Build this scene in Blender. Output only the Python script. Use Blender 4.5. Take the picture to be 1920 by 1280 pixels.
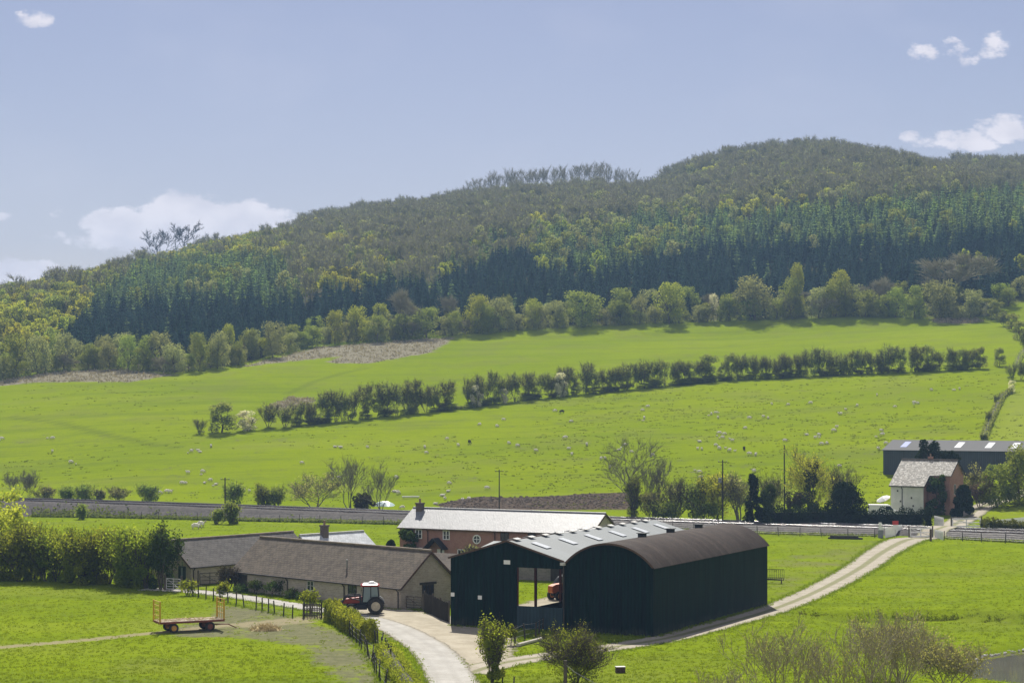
import bpy, bmesh, math, random
import numpy as np
from mathutils import Vector, Matrix, Euler

for o in list(bpy.data.objects):
    bpy.data.objects.remove(o)
SC = bpy.context.scene
COL = SC.collection
R = math.radians
rng = np.random.default_rng(7)
random.seed(7)

# ------------------------------------------------------------------ camera, sky, sun, exposure
F = 3733.0            # focal length in photo pixels (1920 wide)
HZ = 747.0            # horizon row
CH = 20.0             # camera height above the farm yard
cam_d = bpy.data.cameras.new('camera')
cam = bpy.data.objects.new('camera', cam_d)
COL.objects.link(cam)
cam_d.sensor_width = 36.0
cam_d.lens = F * 36.0 / 1920.0
cam_d.shift_y = (HZ - 640.0) / 1920.0
cam_d.clip_start = 1.0
cam_d.clip_end = 8000.0
cam.location = (0, 0, CH)
cam.rotation_euler = (R(90), 0, 0)
SC.camera = cam

SUN_EL, SUN_AZ = 49.0, 3.0         # sun stands behind the hill, azimuth from +Y towards -X
sd = bpy.data.lights.new('sun', 'SUN')
sd.energy = 4.6
sd.angle = R(0.53)
sd.color = (1.0, 0.955, 0.87)
sun = bpy.data.objects.new('sun', sd)
COL.objects.link(sun)
to_sun = Vector((-math.sin(R(SUN_AZ)) * math.cos(R(SUN_EL)), math.cos(R(SUN_AZ)) * math.cos(R(SUN_EL)), math.sin(R(SUN_EL))))
sun.rotation_euler = (-to_sun).to_track_quat('-Z', 'Y').to_euler()
sun.location = (0, 100, 400)

SC.view_settings.view_transform = 'Standard'
SC.view_settings.look = 'None'
SC.view_settings.gamma = 1.0
SC.view_settings.use_curve_mapping = False
SC.view_settings.exposure = 0.80
SC.render.engine = 'CYCLES'
cy = SC.cycles
cy.use_denoising = True
cy.max_bounces = 7
cy.diffuse_bounces = 4
cy.glossy_bounces = 2
cy.transmission_bounces = 4
cy.transparent_max_bounces = 6
cy.volume_bounces = 0
cy.caustics_reflective = False
cy.caustics_refractive = False
cy.sample_clamp_indirect = 4.0
SC.render.resolution_x = 1024
SC.render.resolution_y = 682

W = bpy.data.worlds.new('World')
SC.world = W
W.use_nodes = True
wn, wl = W.node_tree.nodes, W.node_tree.links
wn.clear()
def wnode(t, **k):
    n = wn.new(t)
    for a, b in k.items():
        setattr(n, a, b)
    return n
def wmath(op, a, b=None, c=None, clamp=False):
    n = wn.new('ShaderNodeMath'); n.operation = op; n.use_clamp = clamp
    for i, x in enumerate((a, b, c)):
        if x is None: continue
        if isinstance(x, (int, float)): n.inputs[i].default_value = x
        else: wl.new(x, n.inputs[i])
    return n.outputs[0]
w_out = wnode('ShaderNodeOutputWorld')
w_bg = wnode('ShaderNodeBackground')
w_sky = wnode('ShaderNodeTexSky')
w_sky.sky_type = 'NISHITA'
w_sky.sun_disc = False
w_sky.sun_elevation = R(SUN_EL)
w_sky.sun_rotation = R(-SUN_AZ)
w_sky.altitude = 100
w_sky.air_density = 1.0
w_sky.dust_density = 0.4
w_sky.ozone_density = 2.0
SKY_STRENGTH = 0.052
w_bg.inputs['Strength'].default_value = SKY_STRENGTH
w_tint = wnode('ShaderNodeMixRGB', blend_type='MULTIPLY')
w_tint.inputs[0].default_value = 1.0
w_tint.inputs[2].default_value = (0.995, 0.79, 0.81, 1)
wl.new(w_sky.outputs[0], w_tint.inputs[1])
w_tc = wnode('ShaderNodeTexCoord')
w_sep = wnode('ShaderNodeSeparateXYZ')
wl.new(w_tc.outputs['Generated'], w_sep.inputs[0])
dy = wmath('MAXIMUM', w_sep.outputs[1], 0.02)
A_ = wmath('DIVIDE', w_sep.outputs[0], dy)      # tangent of the bearing
B_ = wmath('DIVIDE', w_sep.outputs[2], dy)      # tangent of the elevation
comb = wnode('ShaderNodeCombineXYZ')
wl.new(A_, comb.inputs[0]); wl.new(wmath('MULTIPLY', B_, 1.7), comb.inputs[1])
nz = wnode('ShaderNodeTexNoise'); nz.inputs['Scale'].default_value = 48; nz.inputs['Detail'].default_value = 9; nz.inputs['Roughness'].default_value = 0.62
wl.new(comb.outputs[0], nz.inputs['Vector'])
nz2 = wnode('ShaderNodeTexNoise'); nz2.inputs['Scale'].default_value = 9; nz2.inputs['Detail'].default_value = 4
wl.new(comb.outputs[0], nz2.inputs['Vector'])
def cpos(u, v):
    return (u - 960.0) / F, (HZ - v) / F
# cumulus bases and towers: (u, v, half width, half height, weight)
CLOUDS = [(330, 432, 215, 46, 1.25), (345, 402, 90, 50, 1.3), (225, 428, 95, 42, 1.2), (470, 418, 110, 44, 1.2), (260, 448, 180, 28, .9),
          (40, 520, 120, 38, 1.4), (2, 405, 24, 10, .7), (118, 400, 24, 12, .35), (60, 36, 40, 20, .75),
          (1770, 98, 66, 36, .44), (1862, 84, 40, 26, .40), (1890, 241, 62, 28, .80), (1800, 263, 76, 24, .70), (1710, 262, 25, 18, .3)]
acc = None
for (u, v, ru, rv, wt) in CLOUDS:
    a0, b0 = cpos(u, v)
    da = wmath('MULTIPLY', wmath('SUBTRACT', A_, a0), F / ru)
    db = wmath('MULTIPLY', wmath('SUBTRACT', B_, b0), F / rv)
    e = wmath('SUBTRACT', 1.0, wmath('ADD', wmath('MULTIPLY', da, da), wmath('MULTIPLY', db, db)))
    e = wmath('MAXIMUM', e, -1.5)
    e = wmath('MINIMUM', wmath('MULTIPLY', e, wt), e) if wt < 1 else wmath('MULTIPLY', e, wt)
    acc = e if acc is None else wmath('MAXIMUM', acc, e)
dens = wmath('ADD', acc, wmath('MULTIPLY', wmath('SUBTRACT', nz.outputs[0], 0.5), 3.4))
cl = wnode('ShaderNodeMapRange', interpolation_type='SMOOTHSTEP')
cl.inputs['From Min'].default_value = 0.05; cl.inputs['From Max'].default_value = 0.62
cl.inputs['To Max'].default_value = 0.94
wl.new(dens, cl.inputs['Value'])
veil = wnode('ShaderNodeMapRange'); veil.inputs['From Min'].default_value = 0.5; veil.inputs['From Max'].default_value = 0.85; veil.inputs['To Max'].default_value = 0.14
wl.new(nz2.outputs[0], veil.inputs['Value'])
# unseen broken clouds overhead and behind the camera, added to fill the shade
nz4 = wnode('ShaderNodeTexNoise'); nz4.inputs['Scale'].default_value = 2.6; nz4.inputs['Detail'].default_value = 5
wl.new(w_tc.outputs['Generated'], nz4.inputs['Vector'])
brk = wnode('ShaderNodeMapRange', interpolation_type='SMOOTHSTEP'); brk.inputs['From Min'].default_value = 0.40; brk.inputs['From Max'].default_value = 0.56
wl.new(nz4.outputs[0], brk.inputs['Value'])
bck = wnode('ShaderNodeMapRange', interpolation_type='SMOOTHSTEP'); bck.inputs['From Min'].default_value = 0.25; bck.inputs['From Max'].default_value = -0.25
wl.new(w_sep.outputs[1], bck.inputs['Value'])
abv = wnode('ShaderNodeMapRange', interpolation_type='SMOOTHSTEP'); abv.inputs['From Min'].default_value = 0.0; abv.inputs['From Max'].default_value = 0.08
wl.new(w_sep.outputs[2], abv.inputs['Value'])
fill_clouds = wmath('MULTIPLY', wmath('MULTIPLY', brk.outputs[0], bck.outputs[0]), wmath('MULTIPLY', abv.outputs[0], 0.9))
cfac = wmath('MAXIMUM', wmath('MAXIMUM', cl.outputs[0], veil.outputs[0]), fill_clouds)
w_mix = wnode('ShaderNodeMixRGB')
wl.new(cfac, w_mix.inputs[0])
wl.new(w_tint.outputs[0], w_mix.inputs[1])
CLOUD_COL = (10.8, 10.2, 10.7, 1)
shade = wnode('ShaderNodeMixRGB')
shf = wnode('ShaderNodeMapRange', interpolation_type='SMOOTHSTEP'); shf.inputs['From Min'].default_value = 0.35; shf.inputs['From Max'].default_value = 0.68; shf.inputs['To Max'].default_value = 0.8
nz3 = wnode('ShaderNodeTexNoise'); nz3.inputs['Scale'].default_value = 34; nz3.inputs['Detail'].default_value = 6
wl.new(comb.outputs[0], nz3.inputs['Vector']); wl.new(nz3.outputs[0], shf.inputs['Value']); wl.new(shf.outputs[0], shade.inputs[0])
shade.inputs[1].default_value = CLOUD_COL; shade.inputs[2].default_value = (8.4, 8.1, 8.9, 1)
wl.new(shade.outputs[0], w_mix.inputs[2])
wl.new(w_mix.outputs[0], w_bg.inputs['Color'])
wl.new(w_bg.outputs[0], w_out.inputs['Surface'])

# ------------------------------------------------------------------ terrain function
def sm(a, lo, hi):
    t = np.clip((a - lo) / (hi - lo), 0, 1)
    return t * t * (3 - 2 * t)
def rail_c(x):
    """centre line of the near railway track: y and its slope at x"""
    x = np.asarray(x, float)
    xc = np.clip(x, -84.0, 73.0)
    y = 346.5 - .27 * (xc + 83.9) - .00123 * (xc + 83.9) * (xc + 17.7)
    d = -.27 - .00123 * (2 * xc + 101.6)
    return y + d * (x - xc), d
def rail_s(x, y):
    c, d = rail_c(x)
    return (np.asarray(y, float) - c) / np.sqrt(1 + d * d)
def rail_z(x):
    return np.interp(x, [-84, -53, -17, 30, 80], [2.2, 1.6, .95, .7, .6])
UR = [-700, -300, 0, 100, 200, 300, 400, 500, 560, 640, 700, 800, 850, 900, 1000, 1100, 1180, 1215, 1300, 1360, 1420, 1500, 1560, 1620, 1700, 1760, 1800, 1860, 1920, 2200, 2700]
VR = [720, 670, 620, 576, 554, 528, 486, 462, 447, 425, 416, 404, 398, 386, 374, 365, 374, 371, 331, 316, 304, 298, 302, 311, 337, 336, 328, 333, 331, 345, 380]
YR = 1300.0
XR = [(u - 960) / F * YR for u in UR]
ZR = [CH + (HZ - v) / F * YR for v in VR]
YE = 690.0
def field(x, y):
    s = rail_s(x, y)
    q = np.maximum(s - 8, 0)
    z = .13 * np.where(q < 60, q * q / 120, q - 30) + .35 * sm(s, 4, 14)
    # a shallow fold in the pasture on the left
    z = z - 1.6 * np.exp(-((x + 118 + .25 * (y - 450)) / 26) ** 2) * sm(s, 30, 80) * (1 - sm(y, 560, 640))
    z = z + .5 * np.sin(x * .021 + 1.3) * np.cos(y * .017) * sm(s, 40, 120)
    return z
def terr(x, y):
    x = np.asarray(x, float); y = np.asarray(y, float)
    yc = np.minimum(y, YE)
    z = field(x, yc)
    r = np.interp(x, XR, ZR)
    t = np.clip((y - YE) / (YR - YE), 0, 1)
    g = 1.22 * t - .22 * t * t
    z = z + (r - z) * g
    z = z - np.maximum(y - YR, 0) * .16
    z = np.maximum(z, -5)
    # pond hollow and the grassy step above it
    low = sm(191 - .08 * x - y + .8 * np.sin(x * .35), 0, 1.25) * sm(x, 25, 31)
    z = z - .9 * low
    e_ = np.sqrt(((x - 54) / 19.0) ** 2 + ((y - 155) / 17.0) ** 2) + .025 * np.sin(x * .7) + .02 * np.sin(y * .9 + 1)
    pd = 1 - sm(e_, .90, 1.06)
    z = z - 1.2 * pd
    # ground within the embankment is lifted by the ballast mesh instead
    return z
def T1(u, v):
    """where the viewing ray through photo pixel (u, v) meets the terrain"""
    Y = np.concatenate([np.arange(90, 400, .5), np.arange(400, 1700, 2.0)])
    a, b = (u - 960.0) / F, (HZ - v) / F
    dd = CH + b * Y - terr(a * Y, Y)
    i = np.argmax(dd < 0)
    if i == 0:
        return None
    y0, y1 = Y[i - 1], Y[i]
    for _ in range(14):
        m = (y0 + y1) / 2
        if CH + b * m - float(terr(a * m, m)) < 0: y1 = m
        else: y0 = m
    return (a * y1, y1, float(terr(a * y1, y1)))
def G(u, v, z=0.0):
    Y = (CH - z) * F / (v - HZ)
    return ((u - 960) / F * Y, Y, z)
def hpx(px, Y):
    return px * Y / F

# ------------------------------------------------------------------ materials
def new_mat(name):
    m = bpy.data.materials.new(name)
    m.use_nodes = True
    m.node_tree.nodes.clear()
    return m
class NT:
    def __init__(s, m):
        s.n, s.l = m.node_tree.nodes, m.node_tree.links
        s.out = s.n.new('ShaderNodeOutputMaterial')
    def new(s, t, **k):
        n = s.n.new(t)
        for a, b in k.items(): setattr(n, a, b)
        return n
    def put(s, sock, x):
        if hasattr(x, 'is_linked') or hasattr(x, 'links'): s.l.new(x, sock)
        elif isinstance(x, (tuple, list)):
            sock.default_value = tuple(x) + ((1,) if len(x) == 3 and sock.type == 'RGBA' else ())
        else: sock.default_value = x
    def math(s, op, a, b=0.0, clamp=False):
        n = s.new('ShaderNodeMath', operation=op, use_clamp=clamp)
        s.put(n.inputs[0], a); s.put(n.inputs[1], b)
        return n.outputs[0]
    def mix(s, f, a, b, mode='MIX'):
        n = s.new('ShaderNodeMixRGB', blend_type=mode)
        s.put(n.inputs[0], f); s.put(n.inputs[1], a); s.put(n.inputs[2], b)
        return n.outputs[0]
    def pos(s):
        return s.new('ShaderNodeNewGeometry').outputs['Position']
    def obj(s):
        return s.new('ShaderNodeTexCoord').outputs['Object']
    def rand(s):
        return s.new('ShaderNodeObjectInfo').outputs['Random']
    def scale(s, vec, sc):
        n = s.new('ShaderNodeMapping'); s.l.new(vec, n.inputs[0]); n.inputs['Scale'].default_value = sc
        return n.outputs[0]
    def noise(s, vec, scale, detail=3, rough=.55):
        n = s.new('ShaderNodeTexNoise'); s.l.new(vec, n.inputs['Vector'])
        n.inputs['Scale'].default_value = scale; n.inputs['Detail'].default_value = detail; n.inputs['Roughness'].default_value = rough
        return n.outputs[0]
    def step(s, x, lo, hi, tmin=0.0, tmax=1.0):
        n = s.new('ShaderNodeMapRange', interpolation_type='SMOOTHSTEP')
        s.put(n.inputs['Value'], x)
        n.inputs['From Min'].default_value = lo; n.inputs['From Max'].default_value = hi
        n.inputs['To Min'].default_value = tmin; n.inputs['To Max'].default_value = tmax
        return n.outputs[0]
    def attr(s, name):
        return s.new('ShaderNodeAttribute', attribute_name=name).outputs['Fac']
    def bump(s, h, strength, dist):
        n = s.new('ShaderNodeBump'); s.l.new(h, n.inputs['Height'])
        n.inputs['Strength'].default_value = strength; n.inputs['Distance'].default_value = dist
        return n.outputs[0]
    def surface(s, col, rough=.9, spec=.3, normal=None, metal=0.0):
        b = s.new('ShaderNodeBsdfPrincipled')
        s.put(b.inputs['Base Color'], col); s.put(b.inputs['Roughness'], rough)
        b.inputs['Specular IOR Level'].default_value = spec
        b.inputs['Metallic'].default_value = metal
        if normal is not None: s.l.new(normal, b.inputs['Normal'])
        s.l.new(b.outputs[0], s.out.inputs['Surface'])
        return b
def simple(name, c1, c2=None, scale=1.5, rough=.8, spec=.3, metal=0.0, bump=0.0, bdist=.05, stretch=(1, 1, 1), lo=.35, hi=.65):
    m = new_mat(name); t = NT(m)
    if c2 is None:
        c2 = tuple(min(1, c * .78) for c in c1)
    v = t.scale(t.obj(), stretch)
    n = t.noise(v, scale, 5, .6)
    col = t.mix(t.step(n, lo, hi), c1, c2)
    nb = t.bump(t.noise(v, scale * 4, 3), bump, bdist) if bump else None
    t.surface(col, rough, spec, nb, metal)
    return m
def foliage(name, c1, c2, trans=.45, rnd=.25, nscale=.5):
    """leaves: part of the light passes through them; every tree gets its own shade"""
    m = new_mat(name); t = NT(m)
    n = t.noise(t.pos(), nscale, 3)
    col = t.mix(t.step(n, .35, .65), c1, c2)
    r = t.math('ADD', t.math('MULTIPLY', t.rand(), rnd * 2), 1 - rnd)
    hs = t.new('ShaderNodeHueSaturation')
    t.put(hs.inputs['Hue'], t.math('ADD', t.math('MULTIPLY', t.rand(), .03), .485))
    t.put(hs.inputs['Value'], r); t.put(hs.inputs['Color'], col)
    d = t.new('ShaderNodeBsdfDiffuse'); t.l.new(hs.outputs[0], d.inputs[0])
    tr = t.new('ShaderNodeBsdfTranslucent'); t.l.new(t.mix(1.0, hs.outputs[0], (1.25, 1.15, .6), 'MULTIPLY'), tr.inputs[0])
    mx = t.new('ShaderNodeMixShader'); mx.inputs[0].default_value = trans
    t.l.new(d.outputs[0], mx.inputs[1]); t.l.new(tr.outputs[0], mx.inputs[2])
    t.l.new(mx.outputs[0], t.out.inputs['Surface'])
    return m
def glass_mat(name, c=(.02, .025, .03)):
    m = new_mat(name); t = NT(m)
    t.surface(c, .08, .6)
    return m
MT = {}
MT['slate'] = None
def roof_mat(name, c1, c2, lichen, rough=.75, spec=.3, course=.32, tilew=.45, lich=.62, contrast=.5):
    """tiled roof: courses and single tiles of slightly different tone, lichen blotches"""
    m = new_mat(name); t = NT(m)
    o = t.obj()
    sp = t.new('ShaderNodeSeparateXYZ'); t.l.new(o, sp.inputs[0])
    cb = t.new('ShaderNodeCombineXYZ')
    t.l.new(sp.outputs[0], cb.inputs[0]); t.l.new(t.math('MULTIPLY', sp.outputs[2], 1.6), cb.inputs[1])
    bt = t.new('ShaderNodeTexBrick'); t.l.new(cb.outputs[0], bt.inputs['Vector'])
    bt.inputs['Scale'].default_value = 1.0
    bt.inputs['Brick Width'].default_value = tilew; bt.inputs['Row Height'].default_value = course
    bt.inputs['Mortar Size'].default_value = .03; bt.inputs['Mortar Smooth'].default_value = .4
    bt.inputs['Color1'].default_value = (*c1, 1); bt.inputs['Color2'].default_value = (*c2, 1)
    bt.inputs['Mortar'].default_value = tuple(c * contrast for c in c2) + (1,)
    n1 = t.noise(t.scale(o, (1, 1, 1)), 1.1, 6, .65)
    n2 = t.noise(o, 5.0, 4, .7)
    col = t.mix(t.step(n1, .4, .7, 0, .55), bt.outputs[0], tuple(c * 1.35 for c in c1))
    n2 = t.noise(o, 2.6, 6, .72)
    col = t.mix(t.step(n2, lich, lich + .1), col, lichen)
    nb = t.bump(bt.outputs['Fac'], -.5, .03)
    nn = t.new('ShaderNodeBump'); nn.inputs['Strength'].default_value = .6; nn.inputs['Distance'].default_value = .05
    t.l.new(t.noise(o, 6.0, 3), nn.inputs['Height']); t.l.new(nb, nn.inputs['Normal'])
    t.surface(col, rough, spec, nn.outputs[0])
    return m
def wall_mat(name, c1, c2, mortar, bw, bh, blot=(1, 1, 1), sub=.5):
    m = new_mat(name); t = NT(m)
    o = t.obj()
    sp = t.new('ShaderNodeSeparateXYZ'); t.l.new(o, sp.inputs[0])
    cb = t.new('ShaderNodeCombineXYZ')
    t.l.new(t.math('ADD', sp.outputs[0], sp.outputs[1]), cb.inputs[0]); t.l.new(sp.outputs[2], cb.inputs[1])
    bt = t.new('ShaderNodeTexBrick'); t.l.new(cb.outputs[0], bt.inputs['Vector'])
    bt.inputs['Scale'].default_value = 1.0
    bt.inputs['Brick Width'].default_value = bw; bt.inputs['Row Height'].default_value = bh
    bt.inputs['Mortar Size'].default_value = .018; bt.inputs['Color1'].default_value = (*c1, 1); bt.inputs['Color2'].default_value = (*c2, 1)
    bt.inputs['Mortar'].default_value = (*mortar, 1)
    n = t.noise(o, .9, 6, .65); n2 = t.noise(o, 6, 3)
    col = t.mix(t.step(n, .35, .7, 0, sub), bt.outputs[0], blot)
    col = t.mix(t.step(n2, .5, .75, 0, .35), col, tuple(c * .5 for c in c2))
    t.surface(col, .92, .2, t.bump(n2, .6, .06))
    return m
def sheet_mat(name, c1, c2, pitch=.3, axis=0, rough=.55, spec=.4, streak=.5, dirt=(.05, .04, .03), metal=0.0, bands=0, splash=False):
    """corrugated sheeting: ribs every `pitch` metres along an axis, rain streaks, sheet joints"""
    m = new_mat(name); t = NT(m)
    o = t.obj()
    sp = t.new('ShaderNodeSeparateXYZ'); t.l.new(o, sp.inputs[0])
    ax = sp.outputs[axis]
    w = t.math('SINE', t.math('MULTIPLY', ax, 2 * math.pi / pitch))
    st = [1.6, 1.6, .12]
    n = t.noise(t.scale(o, st), 1.6, 5, .7)
    n2 = t.noise(o, .35, 4, .6)
    col = t.mix(t.step(n, .35, .68), c1, c2)
    col = t.mix(t.step(n2, .5, .75, 0, streak), col, dirt)
    if bands:
        b = t.math('FRACT', t.math('MULTIPLY', sp.outputs[1], 1.0 / bands))
        wn_ = t.new('ShaderNodeTexWhiteNoise', noise_dimensions='1D'); t.l.new(t.math('FLOOR', t.math('MULTIPLY', sp.outputs[1], 1.0 / bands)), wn_.inputs['W'])
        col = t.mix(t.math('MULTIPLY', wn_.outputs['Value'], .6), col, dirt)
        col = t.mix(t.step(b, .0, .06, .45, 0), col, dirt)
    if splash:
        zz = sp.outputs[2]
        lap = t.math('FRACT', t.math('MULTIPLY', zz, 1 / 2.35))
        col = t.mix(t.step(lap, .022, .008, 0, .6), col, tuple(c * .3 for c in c2))
        ns = t.noise(t.scale(o, (1.2, 1.2, .5)), 1.1, 5, .7)
        col = t.mix(t.step(t.math('ADD', zz, t.math('MULTIPLY', ns, -1.8)), -.1, -.9, 0, .55), col, (.055, .058, .048))
        ru = t.noise(t.scale(o, (2.2, 2.2, .10)), 1.3, 4, .7)
        col = t.mix(t.step(ru, .62, .76, 0, .5), col, (.035, .030, .022))
    col = t.mix(t.step(w, -.3, .6, 0, .35), col, tuple(c * .45 for c in c2))
    t.surface(col, rough, spec, t.bump(w, .5, .04), metal)
    return m
# ------------------------------------------------------------------ builders
def mesh_obj(name, verts, faces, mats, parent=None, mi=None, smooth=False, loc=None):
    me = bpy.data.meshes.new(name)
    verts = np.asarray(verts, dtype=np.float32).reshape(-1, 3)
    if isinstance(faces, np.ndarray):
        k = faces.shape[1]; nf = len(faces)
        me.vertices.add(len(verts)); me.vertices.foreach_set('co', verts.ravel())
        me.loops.add(nf * k); me.loops.foreach_set('vertex_index', faces.astype(np.int32).ravel())
        me.polygons.add(nf); me.polygons.foreach_set('loop_start', np.arange(0, nf * k, k, dtype=np.int32))
        me.polygons.foreach_set('loop_total', np.full(nf, k, dtype=np.int32))
        me.update(calc_edges=True)
    else:
        me.from_pydata(verts.tolist(), [], [tuple(f) for f in faces]); me.update()
    if not isinstance(mats, (list, tuple)): mats = [mats]
    for m in mats: me.materials.append(m)
    if mi is not None: me.polygons.foreach_set('material_index', np.asarray(mi, dtype=np.int32))
    if smooth: me.polygons.foreach_set('use_smooth', np.ones(len(me.polygons), dtype=bool))
    ob = bpy.data.objects.new(name, me)
    COL.objects.link(ob)
    if parent is not None: ob.parent = parent
    if loc is not None: ob.location = loc
    return ob
def tag(o, label=None, cat=None, group=None, kind=None):
    if label: o['label'] = label
    if cat: o['category'] = cat
    if group: o['group'] = group
    if kind: o['kind'] = kind
    return o
def thing(name, label, cat, loc=(0, 0, 0), rz=0.0, group=None):
    o = bpy.data.objects.new(name, None)
    COL.objects.link(o)
    o.location = loc; o.rotation_euler = (0, 0, rz); o.empty_display_size = .3
    return tag(o, label, cat, group)
def dup(root, loc, rz=None, scale=None, label=None, group=None):
    r = root.copy(); COL.objects.link(r)
    r.location = loc
    if rz is not None: r.rotation_euler = (0, 0, rz)
    if scale is not None: r.scale = (scale,) * 3 if isinstance(scale, (int, float)) else scale
    if label: r['label'] = label
    if group: r['group'] = group
    for ch in KIDS.get(root.name, ()):
        c = ch.copy(); COL.objects.link(c); c.parent = r
        KIDS.setdefault(r.name, []).append(c)
    return r
KIDS = {}
class MB:
    def __init__(s):
        s.v, s.f, s.m = [], [], []
        s.M = None
    def add(s, vs, fs, mi=0):
        b = len(s.v)
        for p in vs:
            p = Vector(p)
            if s.M is not None: p = s.M @ p
            s.v.append(tuple(p))
        for f in fs:
            s.f.append(tuple(i + b for i in f)); s.m.append(mi)
        return s
    def box(s, x0, x1, y0, y1, z0, z1, mi=0):
        return s.add([(x0, y0, z0), (x1, y0, z0), (x1, y1, z0), (x0, y1, z0), (x0, y0, z1), (x1, y0, z1), (x1, y1, z1), (x0, y1, z1)],
                     [(0, 3, 2, 1), (4, 5, 6, 7), (0, 1, 5, 4), (1, 2, 6, 5), (2, 3, 7, 6), (3, 0, 4, 7)], mi)
    def cbox(s, c, d, mi=0):
        return s.box(c[0] - d[0] / 2, c[0] + d[0] / 2, c[1] - d[1] / 2, c[1] + d[1] / 2, c[2] - d[2] / 2, c[2] + d[2] / 2, mi)
    def prism(s, poly, y0, y1, mi=0, plane='xz'):
        """polygon in (a,b) pushed from y0 to y1 along the third axis"""
        n = len(poly)
        def P(a, b, c):
            return (a, c, b) if plane == 'xz' else ((c, a, b) if plane == 'yz' else (a, b, c))
        vs = [P(a, b, y0) for a, b in poly] + [P(a, b, y1) for a, b in poly]
        fs = [tuple(range(n)), tuple(range(2 * n - 1, n - 1, -1))]
        fs += [(i, i + n, (i + 1) % n + n, (i + 1) % n) for i in range(n)]
        return s.add(vs, fs, mi)
    def tube(s, pts, rad, n=6, mi=0, cap=True):
        pts = [Vector(p) for p in pts]
        if isinstance(rad, (int, float)): rad = [rad] * len(pts)
        vs, fs = [], []
        up = Vector((0, 0, 1))
        for i, p in enumerate(pts):
            d = (pts[min(i + 1, len(pts) - 1)] - pts[max(i - 1, 0)]).normalized()
            a = d.cross(up)
            if a.length < 1e-3: a = d.cross(Vector((1, 0, 0)))
            a.normalize(); b = d.cross(a)
            for k in range(n):
                t = 2 * math.pi * k / n
                vs.append(p + (a * math.cos(t) + b * math.sin(t)) * rad[i])
        for i in range(len(pts) - 1):
            for k in range(n):
                fs.append((i * n + k, i * n + (k + 1) % n, (i + 1) * n + (k + 1) % n, (i + 1) * n + k))
        if cap:
            fs.append(tuple(range(n - 1, -1, -1))); fs.append(tuple(range((len(pts) - 1) * n, len(pts) * n)))
        return s.add(vs, fs, mi)
    def bar(s, a, b, w, h, mi=0):
        """rectangular bar from a to b"""
        a, b = Vector(a), Vector(b)
        d = (b - a).normalized()
        x = d.cross(Vector((0, 0, 1)))
        if x.length < 1e-3: x = Vector((1, 0, 0))
        x.normalize(); y = x.cross(d)
        vs = []
        for p in (a, b):
            for sx, sy in ((-1, -1), (1, -1), (1, 1), (-1, 1)):
                vs.append(p + x * sx * w / 2 + y * sy * h / 2)
        return s.add(vs, [(3, 2, 1, 0), (4, 5, 6, 7), (0, 1, 5, 4), (1, 2, 6, 5), (2, 3, 7, 6), (3, 0, 4, 7)], mi)
    def lathe(s, prof, n, c=(0, 0, 0), axis='y', mi=0, caps=True):
        """profile [(r, h)] turned about an axis through c"""
        vs, fs = [], []
        for r, h in prof:
            for k in range(n):
                t = 2 * math.pi * k / n
                a, b = r * math.cos(t), r * math.sin(t)
                vs.append((c[0] + a, c[1] + h, c[2] + b) if axis == 'y' else ((c[0] + a, c[1] + b, c[2] + h) if axis == 'z' else (c[0] + h, c[1] + a, c[2] + b)))
        m = len(prof)
        for i in range(m - 1):
            for k in range(n):
                fs.append((i * n + k, i * n + (k + 1) % n, (i + 1) * n + (k + 1) % n, (i + 1) * n + k))
        if caps: fs.append(tuple(range(n - 1, -1, -1))); fs.append(tuple(range((m - 1) * n, m * n)))
        return s.add(vs, fs, mi)
    def slab(s, a, b, c, d, t, mi=0):
        """quad a b c d (counter-clockwise from above) thickened downwards by t along its normal"""
        a, b, c, d = map(Vector, (a, b, c, d))
        n = (b - a).cross(d - a).normalized() * -t
        vs = [a, b, c, d, a + n, b + n, c + n, d + n]
        return s.add(vs, [(0, 1, 2, 3), (7, 6, 5, 4), (0, 4, 5, 1), (1, 5, 6, 2), (2, 6, 7, 3), (3, 7, 4, 0)], mi)
    def build(s, name, mats, parent=None, smooth=False, loc=None):
        o = mesh_obj(name, s.v, s.f, mats, parent, s.m, smooth, loc)
        bm = bmesh.new(); bm.from_mesh(o.data); bmesh.ops.recalc_face_normals(bm, faces=bm.faces); bm.to_mesh(o.data); bm.free()
        if parent is not None: KIDS.setdefault(parent.name, []).append(o)
        return o

# ------------------------------------------------------------------ plants
def rv(g):
    d = g.normal(size=3); return d / np.linalg.norm(d)
def tubes_np(segs, n=4):
    """segs: list of (p0, p1, r0, r1) -> verts, quads (open tubes)"""
    P0 = np.array([q[0] for q in segs]); P1 = np.array([q[1] for q in segs])
    r0 = np.array([q[2] for q in segs])[:, None, None]; r1 = np.array([q[3] for q in segs])[:, None, None]
    d = P1 - P0; d = d / (np.linalg.norm(d, axis=1, keepdims=True) + 1e-9)
    ref = np.where(np.abs(d[:, 2:3]) > .9, np.array([[1., 0, 0]]), np.array([[0, 0, 1.]]))
    a = np.cross(d, ref); a /= np.linalg.norm(a, axis=1, keepdims=True)
    b = np.cross(d, a)
    t = np.arange(n) * 2 * math.pi / n
    ring = a[:, None, :] * np.cos(t)[None, :, None] + b[:, None, :] * np.sin(t)[None, :, None]
    v = np.concatenate([P0[:, None, :] + ring * r0, P1[:, None, :] + ring * r1], 1)
    m = len(segs)
    k = np.arange(n); base = (np.arange(m) * 2 * n)[:, None]
    f = np.stack([base + k, base + (k + 1) % n, base + n + (k + 1) % n, base + n + k], -1).reshape(-1, 4)
    return v.reshape(-1, 3), f
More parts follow.
